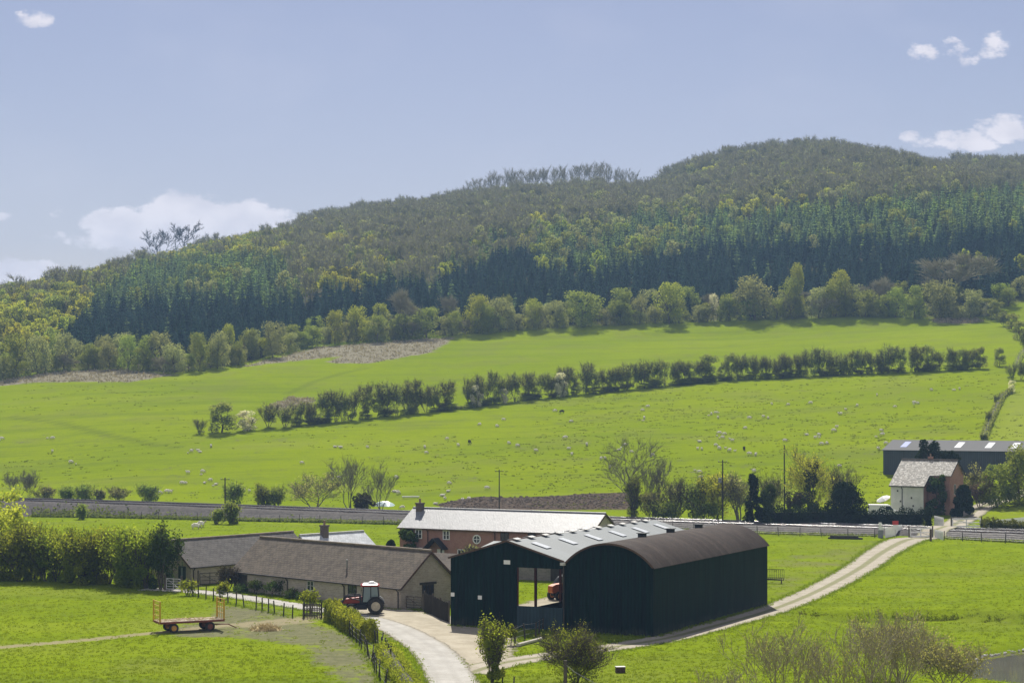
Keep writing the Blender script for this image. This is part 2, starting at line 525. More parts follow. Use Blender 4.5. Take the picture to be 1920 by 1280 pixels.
def leaf_np(P, size, g, up=.35, asp=.65):
    """a diamond-shaped leaf cluster at every point of P"""
    n = len(P)
    a = g.normal(size=(n, 3)); a /= np.linalg.norm(a, axis=1, keepdims=True)
    b = g.normal(size=(n, 3)); b[:, 2] += up * 2
    b -= a * (a * b).sum(1, keepdims=True); b /= np.linalg.norm(b, axis=1, keepdims=True) + 1e-9
    s = size * g.uniform(.55, 1.35, (n, 1))
    v = np.stack([P - a * s, P + b * s * asp, P + a * s, P - b * s * asp], 1).reshape(-1, 3)
    return v, np.arange(n * 4).reshape(n, 4)
def twig_np(P, D, length, width, g):
    """fine twig: a long thin triangle pair as a quad sliver"""
    n = len(P)
    d = D + g.normal(scale=.45, size=(n, 3)); d /= np.linalg.norm(d, axis=1, keepdims=True)
    a = np.cross(d, g.normal(size=(n, 3))); a /= np.linalg.norm(a, axis=1, keepdims=True) + 1e-9
    L = length * g.uniform(.5, 1.3, (n, 1)); w = width * g.uniform(.6, 1.2, (n, 1))
    v = np.stack([P - a * w, P + a * w, P + d * L + a * w * .3, P + d * L - a * w * .3], 1).reshape(-1, 3)
    return v, np.arange(n * 4).reshape(n, 4)
def skeleton(g, h, spread, r0, depth=4, kids=(5, 4, 4, 3), trunk=.3, lean=0.0, stems=1, upward=.35, wob=.16, minr=.012):
    """recursive limbs. returns segs, tips(points), tip directions. h total height, spread crown half width"""
    segs, tips, dirs = [], [], []
    def grow(p, d, L, r, lev):
        n = 4 if lev < 2 else 3
        pts = [p]; q = p.copy(); dd = d.copy()
        for i in range(n):
            dd = dd + g.normal(scale=wob, size=3) + np.array([0, 0, .05 * (1 if lev else .3)])
            dd /= np.linalg.norm(dd)
            nq = q + dd * L / n
            ra = max(r * (1 - .62 * i / n), minr); rb = max(r * (1 - .62 * (i + 1) / n), minr)
            segs.append((q.copy(), nq.copy(), ra, rb)); q = nq; pts.append(q)
        if lev >= depth - 1:
            for i in range(1, n + 1):
                tips.append(pts[i]); dirs.append(dd)
            return
        k = kids[min(lev, len(kids) - 1)]
        for j in range(k):
            t = (trunk if lev == 0 else .3) + (1 - (trunk if lev == 0 else .3)) * (j + g.uniform(.2, .9)) / k
            t = min(t, .99)
            i = min(int(t * n), n - 1); pp = pts[i] + (pts[i + 1] - pts[i]) * (t * n - i)
            az = g.uniform(0, 2 * math.pi) if lev else 2.4 * j + g.uniform(-.5, .5)
            out = np.array([math.cos(az), math.sin(az), 0])
            if lev: out = out - d * np.dot(out, d)
            nd = d * g.uniform(.35, .75) + out * spread_k * g.uniform(.6, 1.1) + np.array([0, 0, upward])
            nd /= np.linalg.norm(nd)
            grow(pp, nd, L * g.uniform(.5, .72) * (1.05 - .3 * t), r * (1 - .55 * t) * .6, lev + 1)
        tips.append(pts[-1]); dirs.append(dd)
    spread_k = spread
    for s_ in range(stems):
        az = 2 * math.pi * s_ / stems + g.uniform(-.4, .4)
        off = np.array([math.cos(az), math.sin(az), 0]) * (0 if stems == 1 else r0 * 2.2)
        ln = lean if stems == 1 else g.uniform(.12, .45)
        d = np.array([math.cos(az) * ln, math.sin(az) * ln, 1.0]); d /= np.linalg.norm(d)
        grow(off, d, h * (.74 if stems == 1 else g.uniform(.55, .75)), r0 * (1 if stems == 1 else g.uniform(.6, 1)), 0)
    return segs, np.array(tips), np.array(dirs)
def fit(h, w, *arrs):
    """scale of a skeleton so it reaches height h and full width w"""
    a = arrs[0]
    hh = a[:, 2].max(); ww = np.percentile(np.abs(a[:, :2]), 97)
    return w / 2 / ww, h / hh
def lumps(g, h, w, z0, nl, n, surf=.55, flat=1.0):
    """points spread through a crown made of uneven lumps between z0 and h"""
    cz, rz = (h + z0) / 2, (h - z0) / 2
    P = []
    for i in range(nl):
        d = rv(g); rr = g.uniform(.35, .82)
        if d[2] < -.5: d[2] *= .4
        c = np.array([d[0] * w / 2 * rr, d[1] * w / 2 * rr, cz + d[2] * rz * rr])
        lr = g.uniform(.24, .4) * w / 2 * (1.1 - .25 * rr); lz = lr * min(1.0, rz / (w / 2)) * flat
        k = n // nl
        q = g.normal(size=(k, 3)); q /= np.linalg.norm(q, axis=1, keepdims=True)
        rad = g.uniform(surf, 1.05, (k, 1))
        P.append(c + q * rad * np.array([lr, lr, max(lz, lr * .6)]))
    P = np.concatenate(P)
    return P[P[:, 2] > z0 * .6]
def mass(g, h, w, nl, n, surf=.6, belly=.38, zlo=.0):
    """points of a bushy mass that is leafy right down to the ground"""
    P = []
    for i in range(nl):
        zf = g.uniform(.06 + zlo, .92); prof = math.sqrt(max(.08, 1 - ((zf - belly) / (.66)) ** 2))
        az = g.uniform(0, 2 * math.pi); rr = g.uniform(.25, .78) * prof
        lr = g.uniform(.22, .36) * w / 2; lz = min(lr * 1.1, h * .22)
        k = n // nl
        q = g.normal(size=(k, 3)); q /= np.linalg.norm(q, axis=1, keepdims=True)
        P.append(np.array([math.cos(az) * rr * w / 2, math.sin(az) * rr * w / 2, min(zf * h, h - lz)]) + q * g.uniform(surf, 1.05, (k, 1)) * np.array([lr, lr, lz]))
    P = np.concatenate(P); P[:, 2] = np.maximum(P[:, 2], .02 * h)
    return P
def join(parts):
    """[(verts, quads, material)] -> one set of arrays"""
    V, Fq, M, b = [], [], [], 0
    for v, f, m in parts:
        V.append(v); Fq.append(f + b); M.append(np.full(len(f), m)); b += len(v)
    return np.concatenate(V), np.concatenate(Fq), np.concatenate(M)
def plant(name, label, cat, loc, parts, rz=0.0, scale=1.0, group=None, single=False):
    """parts: [(part name, verts, quads, material)]"""
    if single:
        v, f, m = join([(a, b, i) for i, (_, a, b, _m) in enumerate(parts)])
        o = mesh_obj(name, v, f, [p[3] for p in parts], None, m, loc=loc)
        o.rotation_euler = (0, 0, rz); o.scale = (scale,) * 3
        return tag(o, label, cat, group)
    t = thing(name, label, cat, loc, rz, group)
    t.scale = (scale,) * 3
    for pn, v, f, m in parts:
        o = mesh_obj(pn, v, f, m, t)
        KIDS.setdefault(t.name, []).append(o)
    return t
def leafy(seed, h, w, mat, bark, z0=None, nl=16, n=1500, size=.35, r0=None, core=0, up=.35, bushy=False, belly=.38):
    g = np.random.default_rng(seed)
    z0 = h * .2 if z0 is None else z0
    segs, tips, dirs = skeleton(g, h * .9, .8, r0 or h * .022, depth=3, kids=(6, 4, 3), trunk=.25)
    sx, sz = fit(h * .88, w * .8, tips)
    S = np.array([sx, sx, sz])
    segs = [(a * S, b * S, c, d) for a, b, c, d in segs]
    tv, tf = tubes_np(segs)
    P = mass(g, h, w, nl, n, belly=belly) if bushy else lumps(g, h, w, z0, nl, n)
    lv, lf = leaf_np(P, size, g, up)
    return [('trunk', tv, tf, bark), ('crown', lv, lf, mat)]
def airy(seed, h, w, leafmat, bark, n=900, size=.25, twn=500, twl=.9, tww=.03, depth=4, kids=(5, 4, 4), r0=None, stems=1, trunk=.25, spread=.85, upward=.35, jit=.35, minr=.015, zmin=0.0, twmat=None, wob=.16, fill=0, fz=.7, fw=.9):
    """open tree: limbs, fine twigs and thin leaf at the branch ends"""
    g = np.random.default_rng(seed)
    segs, tips, dirs = skeleton(g, h, spread, r0 or h * .02, depth, kids, trunk, stems=stems, upward=upward, minr=minr, wob=wob)
    sx, sz = fit(h * .94, w * .92, tips)
    S = np.array([sx, sx, sz])
    segs = [(a * S, b * S, c, d) for a, b, c, d in segs]
    tips = tips * S
    tv, tf = tubes_np(segs)
    out = []
    if twn:
        i = g.integers(0, len(tips), twn)
        v2, f2 = twig_np(tips[i], dirs[i] + np.array([0, 0, .25]), twl, tww, g)
        tv2, tf2, _ = join([(tv, tf, 0), (v2, f2, 0)])
    else: tv2, tf2 = tv, tf
    out.append(('trunk', tv2, tf2, bark))
    if n:
        ok = tips[tips[:, 2] > zmin * h]
        i = g.integers(0, len(ok), n)
        P = ok[i] + g.normal(scale=jit, size=(n, 3))
        P[:, 2] = np.maximum(P[:, 2], .05)
        if fill: P = np.concatenate([P, mass(g, h * fz, w * fw, 14, fill)])
        lv, lf = leaf_np(P, size, g)
        out.append(('crown', lv, lf, leafmat))
    return out
def conifer(seed, h, w, mat, bark, whorls=15, per=8, droop=.25, ragged=.25):
    g = np.random.default_rng(seed)
    V, Q = [], []
    for k in range(whorls):
        t = (k + g.uniform(-.3, .3)) / whorls
        z = h * (.06 + .92 * max(t, 0)); rad = w / 2 * (1 - max(t, 0)) ** .85 * g.uniform(1 - ragged, 1 + ragged * .5) + .12
        m = max(4, int(per * (1 - .4 * t)))
        for j in range(m):
            az = 2 * math.pi * (j + g.uniform(-.3, .3)) / m + k * 1.3
            r = rad * g.uniform(.7, 1.15)
            o = np.array([math.cos(az), math.sin(az), 0]); s_ = np.array([-o[1], o[0], 0])
            dz = -droop * r
            w2 = r * g.uniform(.34, .5)
            a = np.array([0, 0, z + .12 * r]); b = o * r * .6 + np.array([0, 0, z + dz * .35]); c = o * r + np.array([0, 0, z + dz])
            l = b + s_ * w2 + np.array([0, 0, -w2 * .45]); rr = b - s_ * w2 + np.array([0, 0, -w2 * .45])
            V += [a, l, c, b, a, b, c, rr]
            n0 = len(V) - 8
            Q += [(n0, n0 + 1, n0 + 2, n0 + 3), (n0 + 4, n0 + 5, n0 + 6, n0 + 7)]
    tv, tf = tubes_np([(np.array([0, 0, 0.]), np.array([0, 0, h * .5]), h * .014, h * .01), (np.array([0, 0, h * .5]), np.array([0, 0, h * .99]), h * .01, .02)], 5)
    return [('trunk', tv, tf, bark), ('crown', np.array(V), np.array(Q), mat)]
# ------------------------------------------------------------------ palette
M_spruce = foliage('spruce_needles', (0.022, 0.054, 0.05), (0.042, 0.082, 0.066), 0.25, .3)
M_larch = foliage('larch_needles', (0.155, 0.235, 0.085), (0.205, 0.28, 0.1), 0.48, .25)
M_fir = foliage('fir_needles', (0.105, 0.165, 0.100), (0.150, 0.215, 0.118), 0.45, .3)
M_olive = foliage('olive_leaf', (0.18, 0.225, 0.062), (0.24, 0.28, 0.075), 0.5, .25)
M_grey = foliage('budding_leaf', (0.215, 0.245, 0.125), (0.28, 0.305, 0.155), 0.52, .2)
M_lime = foliage('fresh_leaf', (0.25, 0.31, 0.05), (0.32, 0.365, 0.065), 0.52, .2)
M_mid = foliage('mid_leaf', (0.17, 0.235, 0.062), (0.25, 0.305, 0.075), 0.55, .22)
M_yel = foliage('yellow_green_leaf', (0.31, 0.335, 0.058), (0.38, 0.4, 0.07), 0.55, .2)
M_dark = foliage('evergreen_leaf', (0.014, 0.026, 0.013), (0.028, 0.044, 0.019), 0.15, .15)
M_hedgeL = foliage('hawthorn_leaf', (0.165, 0.215, 0.03), (0.28, 0.33, 0.048), 0.6, .15)
M_hill = foliage('thorn_leaf', (0.18, 0.23, 0.085), (0.25, 0.29, 0.1), 0.6, .22)
M_blos = foliage('white_blossom', (0.72, 0.72, 0.68), (0.5, 0.53, 0.42), 0.45, .1)
M_pink = foliage('pinkish_bud', (.16, .12, .10), (.13, .13, .07), .3, .1)
M_willow = foliage('willow_leaf', (0.28, 0.3, 0.13), (0.36, 0.37, 0.17), 0.55, .12)
M_brownw = simple('bare_twig', (.36, .34, .22), (.27, .25, .165), .4, .9, .1)
M_bark = simple('bark', (.12, .10, .078), (.075, .062, .048), 3, .95, .1, bump=.5)
M_barkg = simple('grey_bark', (.19, .175, .14), (.125, .112, .09), 3, .95, .1)
M_ivy = foliage('ivy_leaf', (0.042, 0.075, 0.022), (0.08, 0.12, 0.034), 0.35, .15)
M_bramble = foliage('bramble', (.055, .045, .035), (.075, .07, .04), .2, .15)
M_tuft = foliage('rush_tuft', (0.095, 0.12, 0.022), (0.13, 0.155, 0.028), 0.4, .2)
M_weed = foliage('weed', (0.085, 0.11, 0.028), (0.13, 0.155, 0.035), 0.45, .2)

M_slateW = roof_mat('welsh_slate', (.19, .195, .20), (.15, .155, .16), (.3, .3, .28), .5, .46, .25, .35, .66, .7)
M_slateL = roof_mat('pale_slate', (.42, .44, .45), (.34, .36, .37), (.55, .55, .53), .5, .6, .25, .35, .66, .75)
M_tileB = roof_mat('grey_stone_tile', (.105, .096, .086), (.075, .069, .062), (.28, .275, .25), .85, .18, .3, .5, .67, .55)
M_ridge = simple('ridge_tile', (.26, .21, .15), (.17, .14, .105), 1.5, .85)
M_tile = roof_mat('stone_tile', (.125, .102, .076), (.085, .070, .054), (.30, .29, .25), .85, .18, .3, .5, .66, .55)
M_tileG = roof_mat('lichened_tile', (.24, .22, .18), (.15, .14, .115), (.50, .48, .42), .7, .35, .3, .45, .5, .6)
M_tileR = roof_mat('brown_tile', (.12, .10, .08), (.09, .075, .06), (.2, .19, .16), .85, .2, .3, .5, .68, .6)
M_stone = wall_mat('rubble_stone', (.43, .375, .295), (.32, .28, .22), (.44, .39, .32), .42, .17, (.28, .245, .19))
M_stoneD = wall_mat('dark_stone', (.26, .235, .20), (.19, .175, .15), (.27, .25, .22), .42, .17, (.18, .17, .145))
M_brick = wall_mat('red_brick', (.36, .125, .085), (.27, .092, .066), (.36, .26, .21), .225, .075, (.22, .10, .078))
M_brickC = wall_mat('orange_brick', (.38, .155, .095), (.28, .115, .075), (.38, .28, .23), .225, .075, (.24, .115, .08))
M_render = simple('white_render', (.62, .62, .56), (.52, .53, .47), .7, .85, .2)
M_green = sheet_mat('green_sheeting', (.0025, .019, .016), (.002, .008, .009), .32, 0, .7, .07, .6, (.003, .006, .008), splash=True)
M_greenS = sheet_mat('green_side_sheeting', (.005, .022, .017), (.003, .009, .008), .32, 1, .75, .1, .6, (.016, .022, .018), splash=True)
M_panel = sheet_mat('blue_green_panel', (.018, .046, .060), (.012, .032, .042), .32, 0, .6, .3, .3, (.01, .02, .025))
M_greyroof = sheet_mat('grey_fibre_roof', (.15, .17, .175), (.125, .145, .15), .26, 1, .62, .35, .3, (.10, .115, .115), 0, 1.9)
M_rust = sheet_mat('rusty_roof', (.078, .060, .047), (.048, .039, .034), .28, 1, .78, .06, .7, (.032, .022, .018), 0, 0.9)
M_shedW = sheet_mat('slate_blue_sheeting', (.055, .066, .082), (.045, .055, .068), .35, 0, .6, .3, .3, (.04, .045, .055))
M_shedR = sheet_mat('shed_roof', (.085, .086, .085), (.07, .071, .071), .35, 0, .75, .15, .3, (.08, .08, .08))
M_skyl = simple('translucent_skylight', (.50, .52, .52), (.42, .44, .44), 2, .35, .5)
M_skylB = simple('blue_skylight', (.18, .22, .50), (.15, .19, .42), 2, .3, .5)
M_redpost = simple('red_oxide_steel', (.16, .045, .03), (.12, .03, .022), 2, .7)
M_white = simple('white_paint', (.74, .74, .72), (.66, .66, .64), 2, .5)
M_whitem = simple('weathered_white', (.55, .54, .50), (.42, .41, .37), 3, .7)
M_black = simple('black_paint', (.018, .018, .02), (.012, .012, .014), 3, .6)
M_gutter = simple('dark_gutter', (.05, .038, .03), (.035, .028, .024), 3, .6)
M_barge = simple('brown_bargeboard', (.10, .058, .036), (.07, .042, .03), 3, .75)
M_timber = simple('weathered_timber', (.12, .10, .075), (.075, .062, .048), 4, .9, bump=.3, stretch=(1, 1, .3))
M_timberD = simple('dark_timber', (.052, .045, .036), (.034, .03, .025), 4, .9, stretch=(1, 1, .3))
M_log = simple('bare_log', (.5, .47, .40), (.40, .36, .30), 3, .8)
M_wire = simple('galvanised_wire', (.25, .25, .24), None, 3, .5, metal=.6)
M_steel = simple('rail_steel', (.26, .255, .25), (.22, .215, .21), 2, .27, .5, metal=1.0)
M_steelS = simple('rusty_rail', (.10, .065, .05), (.08, .05, .04), 2, .8)
M_ballast = simple('ballast_stone', (.105, .095, .088), (.062, .057, .053), 1.6, .95, .1, bump=.9, bdist=.12, lo=.3, hi=.7)
M_sleeper = simple('sleeper', (.09, .085, .08), (.06, .056, .053), 2, .9)
M_glass = glass_mat('window_glass', (.02, .026, .03))
M_glassL = glass_mat('cab_glass', (.20, .25, .26))
M_red = simple('tractor_red', (.33, .028, .02), (.27, .025, .018), 2, .3, .5)
M_orange = simple('machine_orange', (.60, .15, .03), (.46, .11, .025), 2, .45, .5)
M_yellow = simple('yellow_paint', (.56, .34, .025), (.45, .26, .02), 3, .5)
M_redox = simple('trailer_red', (.21, .058, .034), (.14, .042, .028), 3, .65)
M_rubber = simple('tyre_rubber', (.026, .024, .022), (.06, .052, .042), 4, .85, lo=.45, hi=.8)
M_rim = simple('cream_rim', (.52, .46, .34), (.42, .37, .27), 4, .6)
M_rimY = simple('yellow_rim', (.62, .34, .07), (.45, .22, .06), 4, .6)
M_straw = simple('straw', (.62, .52, .29), (.48, .39, .20), 3, .95, .1, bump=.8, bdist=.1)
M_deck = simple('straw_littered_boards', (.40, .35, .26), (.26, .21, .15), 3, .9, stretch=(.4, 2, 1))
M_soil = simple('dug_soil', (.155, .120, .085), (.09, .07, .052), 1.2, .95, .1, bump=.8, bdist=.2)
M_chim = wall_mat('chimney_brick', (.15, .10, .085), (.11, .075, .065), (.17, .15, .13), .225, .075, (.08, .07, .06))
M_pot = simple('clay_pot', (.30, .20, .14), (.2, .14, .1), 4, .8)
M_fleece = simple('fleece', (.80, .76, .66), (.68, .63, .52), 5, .95, .1, bump=.6)
M_fleeceD = simple('dark_fleece', (.035, .03, .026), (.025, .022, .02), 5, .95, .1)
M_face = simple('sheep_face', (.42, .38, .31), (.30, .27, .22), 5, .9, .1)
M_door = simple('green_door', (.022, .040, .026), (.016, .03, .02), 3, .6)
M_signred = simple('sign_red', (.50, .045, .035), None, 3, .5)
M_greyp = simple('grey_paint', (.22, .23, .24), (.17, .18, .19), 3, .6)
M_tarp = simple('plastic_sheet', (.42, .55, .55), (.55, .60, .58), 3, .35, .5)
M_ins = simple('pale_insulator', (.5, .5, .5), None, 3, .4)

# ------------------------------------------------------------------ ground sheet
def axis(segs):
    out = []
    for a, b, st in segs:
        out += list(np.arange(a, b, st))
    return np.array(out + [segs[-1][1]])
gx = axis([(-1800, -420, 60), (-420, -130, 5), (-130, 130, 1.3), (130, 420, 5), (420, 1800, 60)])
gy = axis([(-250, 100, 25), (100, 215, 1.15), (215, 400, 1.6), (400, 720, 3.5), (720, 1340, 9), (1340, 3000, 90)])
GX, GY = np.meshgrid(gx, gy)
GZ = terr(GX, GY)
def polymask(poly, w):
    """soft inside mask of a photo-outlined patch, laid on the terrain"""
    P = np.array([T1(u, v)[:2] for u, v in poly])
    lo, hi = P.min(0) - 3 * w, P.max(0) + 3 * w
    out = np.zeros(GX.shape)
    sel = (GX > lo[0]) & (GX < hi[0]) & (GY > lo[1]) & (GY < hi[1])
    x, y = GX[sel], GY[sel]
    d = np.full(x.shape, 1e9); ins = np.zeros(x.shape, bool)
    n = len(P)
    for i in range(n):
        a, b = P[i], P[(i + 1) % n]
        e = b - a; t = np.clip(((x - a[0]) * e[0] + (y - a[1]) * e[1]) / (e @ e), 0, 1)
        d = np.minimum(d, np.hypot(x - a[0] - t * e[0], y - a[1] - t * e[1]))
        c = ((a[1] > y) != (b[1] > y)) & (x < (b[0] - a[0]) * (y - a[1]) / (b[1] - a[1] + 1e-12) + a[0])
        ins ^= c
    out[sel] = sm(np.where(ins, d, -d), -w, w)
    return out
def linemask(pts, w):
    P = np.array([T1(u, v)[:2] for u, v in pts])
    d = np.full(GX.shape, 1e9)
    for a, b in zip(P[:-1], P[1:]):
        e = b - a; t = np.clip(((GX - a[0]) * e[0] + (GY - a[1]) * e[1]) / (e @ e), 0, 1)
        d = np.minimum(d, np.hypot(GX - a[0] - t * e[0], GY - a[1] - t * e[1]))
    return 1 - sm(d, w * .3, w)
EDGE = [(-500, 780), (-150, 735), (0, 709), (100, 694), (200, 690), (320, 700), (440, 684), (520, 664), (600, 644), (700, 638), (850, 627), (1050, 614), (1200, 607), (1350, 602), (1600, 593), (1750, 597), (1830, 597), (1900, 570), (2060, 545), (2500, 530)]
EP = np.array([T1(u, v)[:2] for u, v in EDGE])
def yedge(x):
    return np.interp(x, EP[:, 0], EP[:, 1])
SCRUB = [[(-60, 728), (0, 712), (100, 697), (220, 691), (330, 702), (240, 717), (80, 716)],
         [(440, 690), (600, 650), (760, 637), (850, 632), (812, 660), (690, 682), (605, 680), (640, 668), (520, 680)],
         [(500, 762), (545, 744), (590, 748), (580, 760), (520, 770)],
         [(1740, 598), (1842, 597), (1835, 606), (1760, 605)]]
ROUGH = [(815, 945), (850, 938), (900, 930), (960, 932), (1040, 930), (1110, 924), (1180, 922), (1190, 955), (1000, 956), (840, 956)]
MUD = [(405, 1132), (500, 1143), (570, 1158), (640, 1185), (700, 1222), (745, 1290), (650, 1290), (590, 1225), (520, 1200), (430, 1196), (330, 1192), (300, 1180), (380, 1168)]
mud = polymask(MUD, 1.6)
mud = np.maximum(mud, .7 * polymask([(390, 1130), (470, 1138), (520, 1150), (450, 1158), (400, 1150)], 1.5))
scrub = np.zeros(GX.shape)
for p in SCRUB: scrub = np.maximum(scrub, polymask(p, 4))
rough = polymask(ROUGH, 2)
pale = linemask([(-60, 1217), (0, 1213), (150, 1200), (290, 1186), (430, 1171), (560, 1161), (625, 1153)], 1.5)
pale = np.maximum(pale, .8 * polymask([(430, 1168), (560, 1155), (615, 1152), (600, 1166), (500, 1175), (430, 1177)], .8))
worn = polymask([(1435, 1050), (1640, 1012), (1700, 1008), (1600, 1075), (1500, 1120), (1436, 1140)], 5) * .55
trail = np.maximum(linemask([(20, 782), (110, 792), (200, 815), (290, 834), (330, 838)], 2.2), .7 * linemask([(540, 738), (590, 715), (640, 700), (690, 690)], 2.0))
trail = np.maximum(trail, .6 * np.maximum(linemask([(1000, 800), (1200, 778), (1450, 768), (1700, 752), (1840, 742)], 1.6), linemask([(700, 862), (900, 850), (1100, 836), (1350, 826), (1600, 806)], 1.4)))
wood = sm(GY - yedge(GX), -3, 6)
lush = polymask([(1960, 700), (1890, 745), (1852, 822), (1960, 830)], 4)
hillf = sm(rail_s(GX, GY), 5, 30)
m_g = new_mat('grass_ground'); t = NT(m_g)
p_ = t.pos()
n0 = t.noise(p_, .018, 4, .5); n1 = t.noise(p_, .16, 5, .6); n2 = t.noise(t.scale(p_, (1, .7, 1)), 1.3, 4, .65); n3 = t.noise(p_, 6.0, 3, .7)
g_near = t.mix(t.step(n1, .32, .68), (.165, .220, .008), (.134, .188, .007))
g_hill = t.mix(t.step(n0, .35, .65), (.178, .230, .004), (.150, .205, .004))
g_hill = t.mix(t.step(n1, .45, .75, 0, .5), g_hill, (.132, .178, .006))
g = t.mix(t.attr('hillf'), g_near, g_hill)
g = t.mix(t.step(n2, .48, .72, 0, .35), g, (.098, .142, .010))
nm_ = t.noise(t.scale(p_, (.5, 1.4, 1)), .42, 5, .65)
g = t.mix(t.step(nm_, .46, .72, 0, .42), g, (.108, .150, .013))
g = t.mix(t.step(nm_, .46, .25, 0, .34), g, (.205, .262, .020))
g = t.mix(t.step(n3, .5, .7, 0, .2), g, (.085, .12, .010))
g = t.mix(t.step(n3, .5, .3, 0, .2), g, (.21, .26, .028))
dl_ = t.noise(p_, .055, 4, .6)
g = t.mix(t.step(dl_, .48, .68, 0, .38), g, (.150, .165, .040))
pa_ = t.noise(t.scale(p_, (.25, 1.6, 1)), .07, 5, .62)
g = t.mix(t.step(pa_, .5, .66, 0, .40), g, (.100, .138, .018))
g = t.mix(t.step(pa_, .46, .32, 0, .35), g, (.200, .245, .022))
g = t.mix(t.math('MULTIPLY', t.attr('trail'), .55), g, (.085, .110, .018))
g = t.mix(t.math('MULTIPLY', t.attr('lush'), .5), g, (.21, .245, .045))
soil = t.mix(t.step(n2, .35, .65), (.165, .145, .115), (.115, .102, .080))
g = t.mix(t.step(t.math('ADD', t.math('MULTIPLY', t.attr('mud'), 1.1), t.math('ADD', t.math('MULTIPLY', t.math('SUBTRACT', n2, .5), 2.0), t.math('MULTIPLY', t.math('SUBTRACT', n1, .5), 2.4))), .30, .95, 0, .74), g, soil)
g = t.mix(t.step(t.math('ADD', t.attr('worn'), t.math('MULTIPLY', t.math('SUBTRACT', n1, .5), 1.5)), .3, .9, 0, .7), g, (.155, .14, .075))
g = t.mix(t.step(t.math('ADD', t.attr('pale'), t.math('MULTIPLY', t.math('SUBTRACT', n2, .5), 1.6)), .35, .9, 0, .85), g, (.26, .225, .14))
sc_c = t.mix(t.step(n2, .35, .65), (.23, .21, .15), (.165, .15, .105))
g = t.mix(t.step(t.math('ADD', t.attr('scrub'), t.math('MULTIPLY', t.math('SUBTRACT', n1, .5), 1.4)), .35, .75), g, sc_c)
so_c = t.mix(t.step(n2, .4, .6), (.10, .078, .058), (.06, .046, .036))
g = t.mix(t.step(t.math('ADD', t.attr('rough'), t.math('MULTIPLY', t.math('SUBTRACT', n1, .5), 1.2)), .35, .7), g, so_c)
wd = t.mix(t.step(n1, .35, .65), (.075, .062, .042), (.058, .062, .026))
g = t.mix(t.attr('wood'), g, wd)
t.surface(g, 1.0, .0, t.bump(t.math('ADD', n2, n3), .7, .12))
nyx = len(gy), len(gx)
idx = np.arange(nyx[0] * nyx[1]).reshape(nyx)
quads = np.stack([idx[:-1, :-1], idx[:-1, 1:], idx[1:, 1:], idx[1:, :-1]], -1).reshape(-1, 4)
ground = mesh_obj('ground', np.stack([GX, GY, GZ], -1).reshape(-1, 3), quads, m_g, smooth=True)
tag(ground, 'green pasture rising to a wooded hill', 'ground', kind='structure')
for nm, a in (('mud', mud), ('scrub', scrub), ('rough', rough), ('pale', pale), ('worn', worn), ('wood', wood), ('lush', lush), ('trail', trail), ('hillf', hillf)):
    at_ = ground.data.attributes.new(nm, 'FLOAT', 'POINT')
    at_.data.foreach_set('value', a.astype(np.float32).ravel())

# ------------------------------------------------------------------ railway embankment, lanes, water
def emb(x, y):
    s, zt = rail_s(x, y), rail_z(x)
    return np.where(s < -3, np.clip((s + 3 + 2.6 * zt) / (2.6 * zt), 0, 1) * zt, np.where(s > 9, zt - (s - 9) * .35, zt))
def gz(x, y):
    return np.maximum(terr(x, y), emb(x, y))
bx = np.arange(-330, 300, 2.5); bs = np.array([-11, -8.5, -7.2, -6, -5, -4, -3, -2, 0, 3, 5, 7, 9, 10, 11.5, 13.5])
BX, BS = np.meshgrid(bx, bs)
c_, d_ = rail_c(BX)
# points offset square to the line
nx_, ny_ = -d_ / np.sqrt(1 + d_ * d_), 1 / np.sqrt(1 + d_ * d_)
PX, PY = BX + nx_ * BS, c_ + ny_ * BS
zt_ = rail_z(BX)
PZ = np.where(BS < -3, (BS + 3 + 2.6 * zt_) / (2.6 * zt_) * zt_, np.where(BS > 9, zt_ - (BS - 9) * .35, zt_)) + rng.normal(scale=.03, size=BX.shape)
ib = np.arange(BX.size).reshape(BX.shape)
bq = np.stack([ib[:-1, :-1], ib[:-1, 1:], ib[1:, 1:], ib[1:, :-1]], -1).reshape(-1, 4)
ball = mesh_obj('railway_ballast', np.stack([PX, PY, PZ], -1).reshape(-1, 3), bq, M_ballast, smooth=True)
tag(ball, 'grey stone ballast bank carrying the railway', 'ballast', kind='structure')
def rail_pt(x, s, z):
    c, d = rail_c(x); k = 1 / math.sqrt(1 + float(d) ** 2)
    return (x - float(d) * k * s, float(c) + k * s, float(rail_z(x)) + z)
for nm, s0, lab in (('near', 0.0, 'railway track nearest the farm, on grey ballast'), ('far', 6.0, 'farther railway track below the sheep pasture')):
    tr = thing('railway_track', lab, 'railway track', rail_pt(0, s0, 0), 0, 'railway tracks')
    o = Vector(rail_pt(0, s0, 0))
    for ds in (-.72, .72):
        a = MB()
        pts = [Vector(rail_pt(x, s0 + ds, .15)) - o for x in np.arange(-300, 281, 6)]
        a.tube(pts, .036, 12)
        rl = a.build('rail', M_steel, tr, smooth=True)
        b = MB()
        for p, q in zip(pts[:-1], pts[1:]): b.bar(p - Vector((0, 0, .10)), q - Vector((0, 0, .10)), .09, .14)
        b.build('rail_web', M_steelS, rl)
    b = MB()
    for x in np.arange(-110, 95, .75):
        b.bar(Vector(rail_pt(x, s0 - 1.25, .0)) - o, Vector(rail_pt(x, s0 + 1.25, .0)) - o, .25, .10)
    sl = b.build('sleepers', M_sleeper, tr); sl['kind'] = 'stuff'

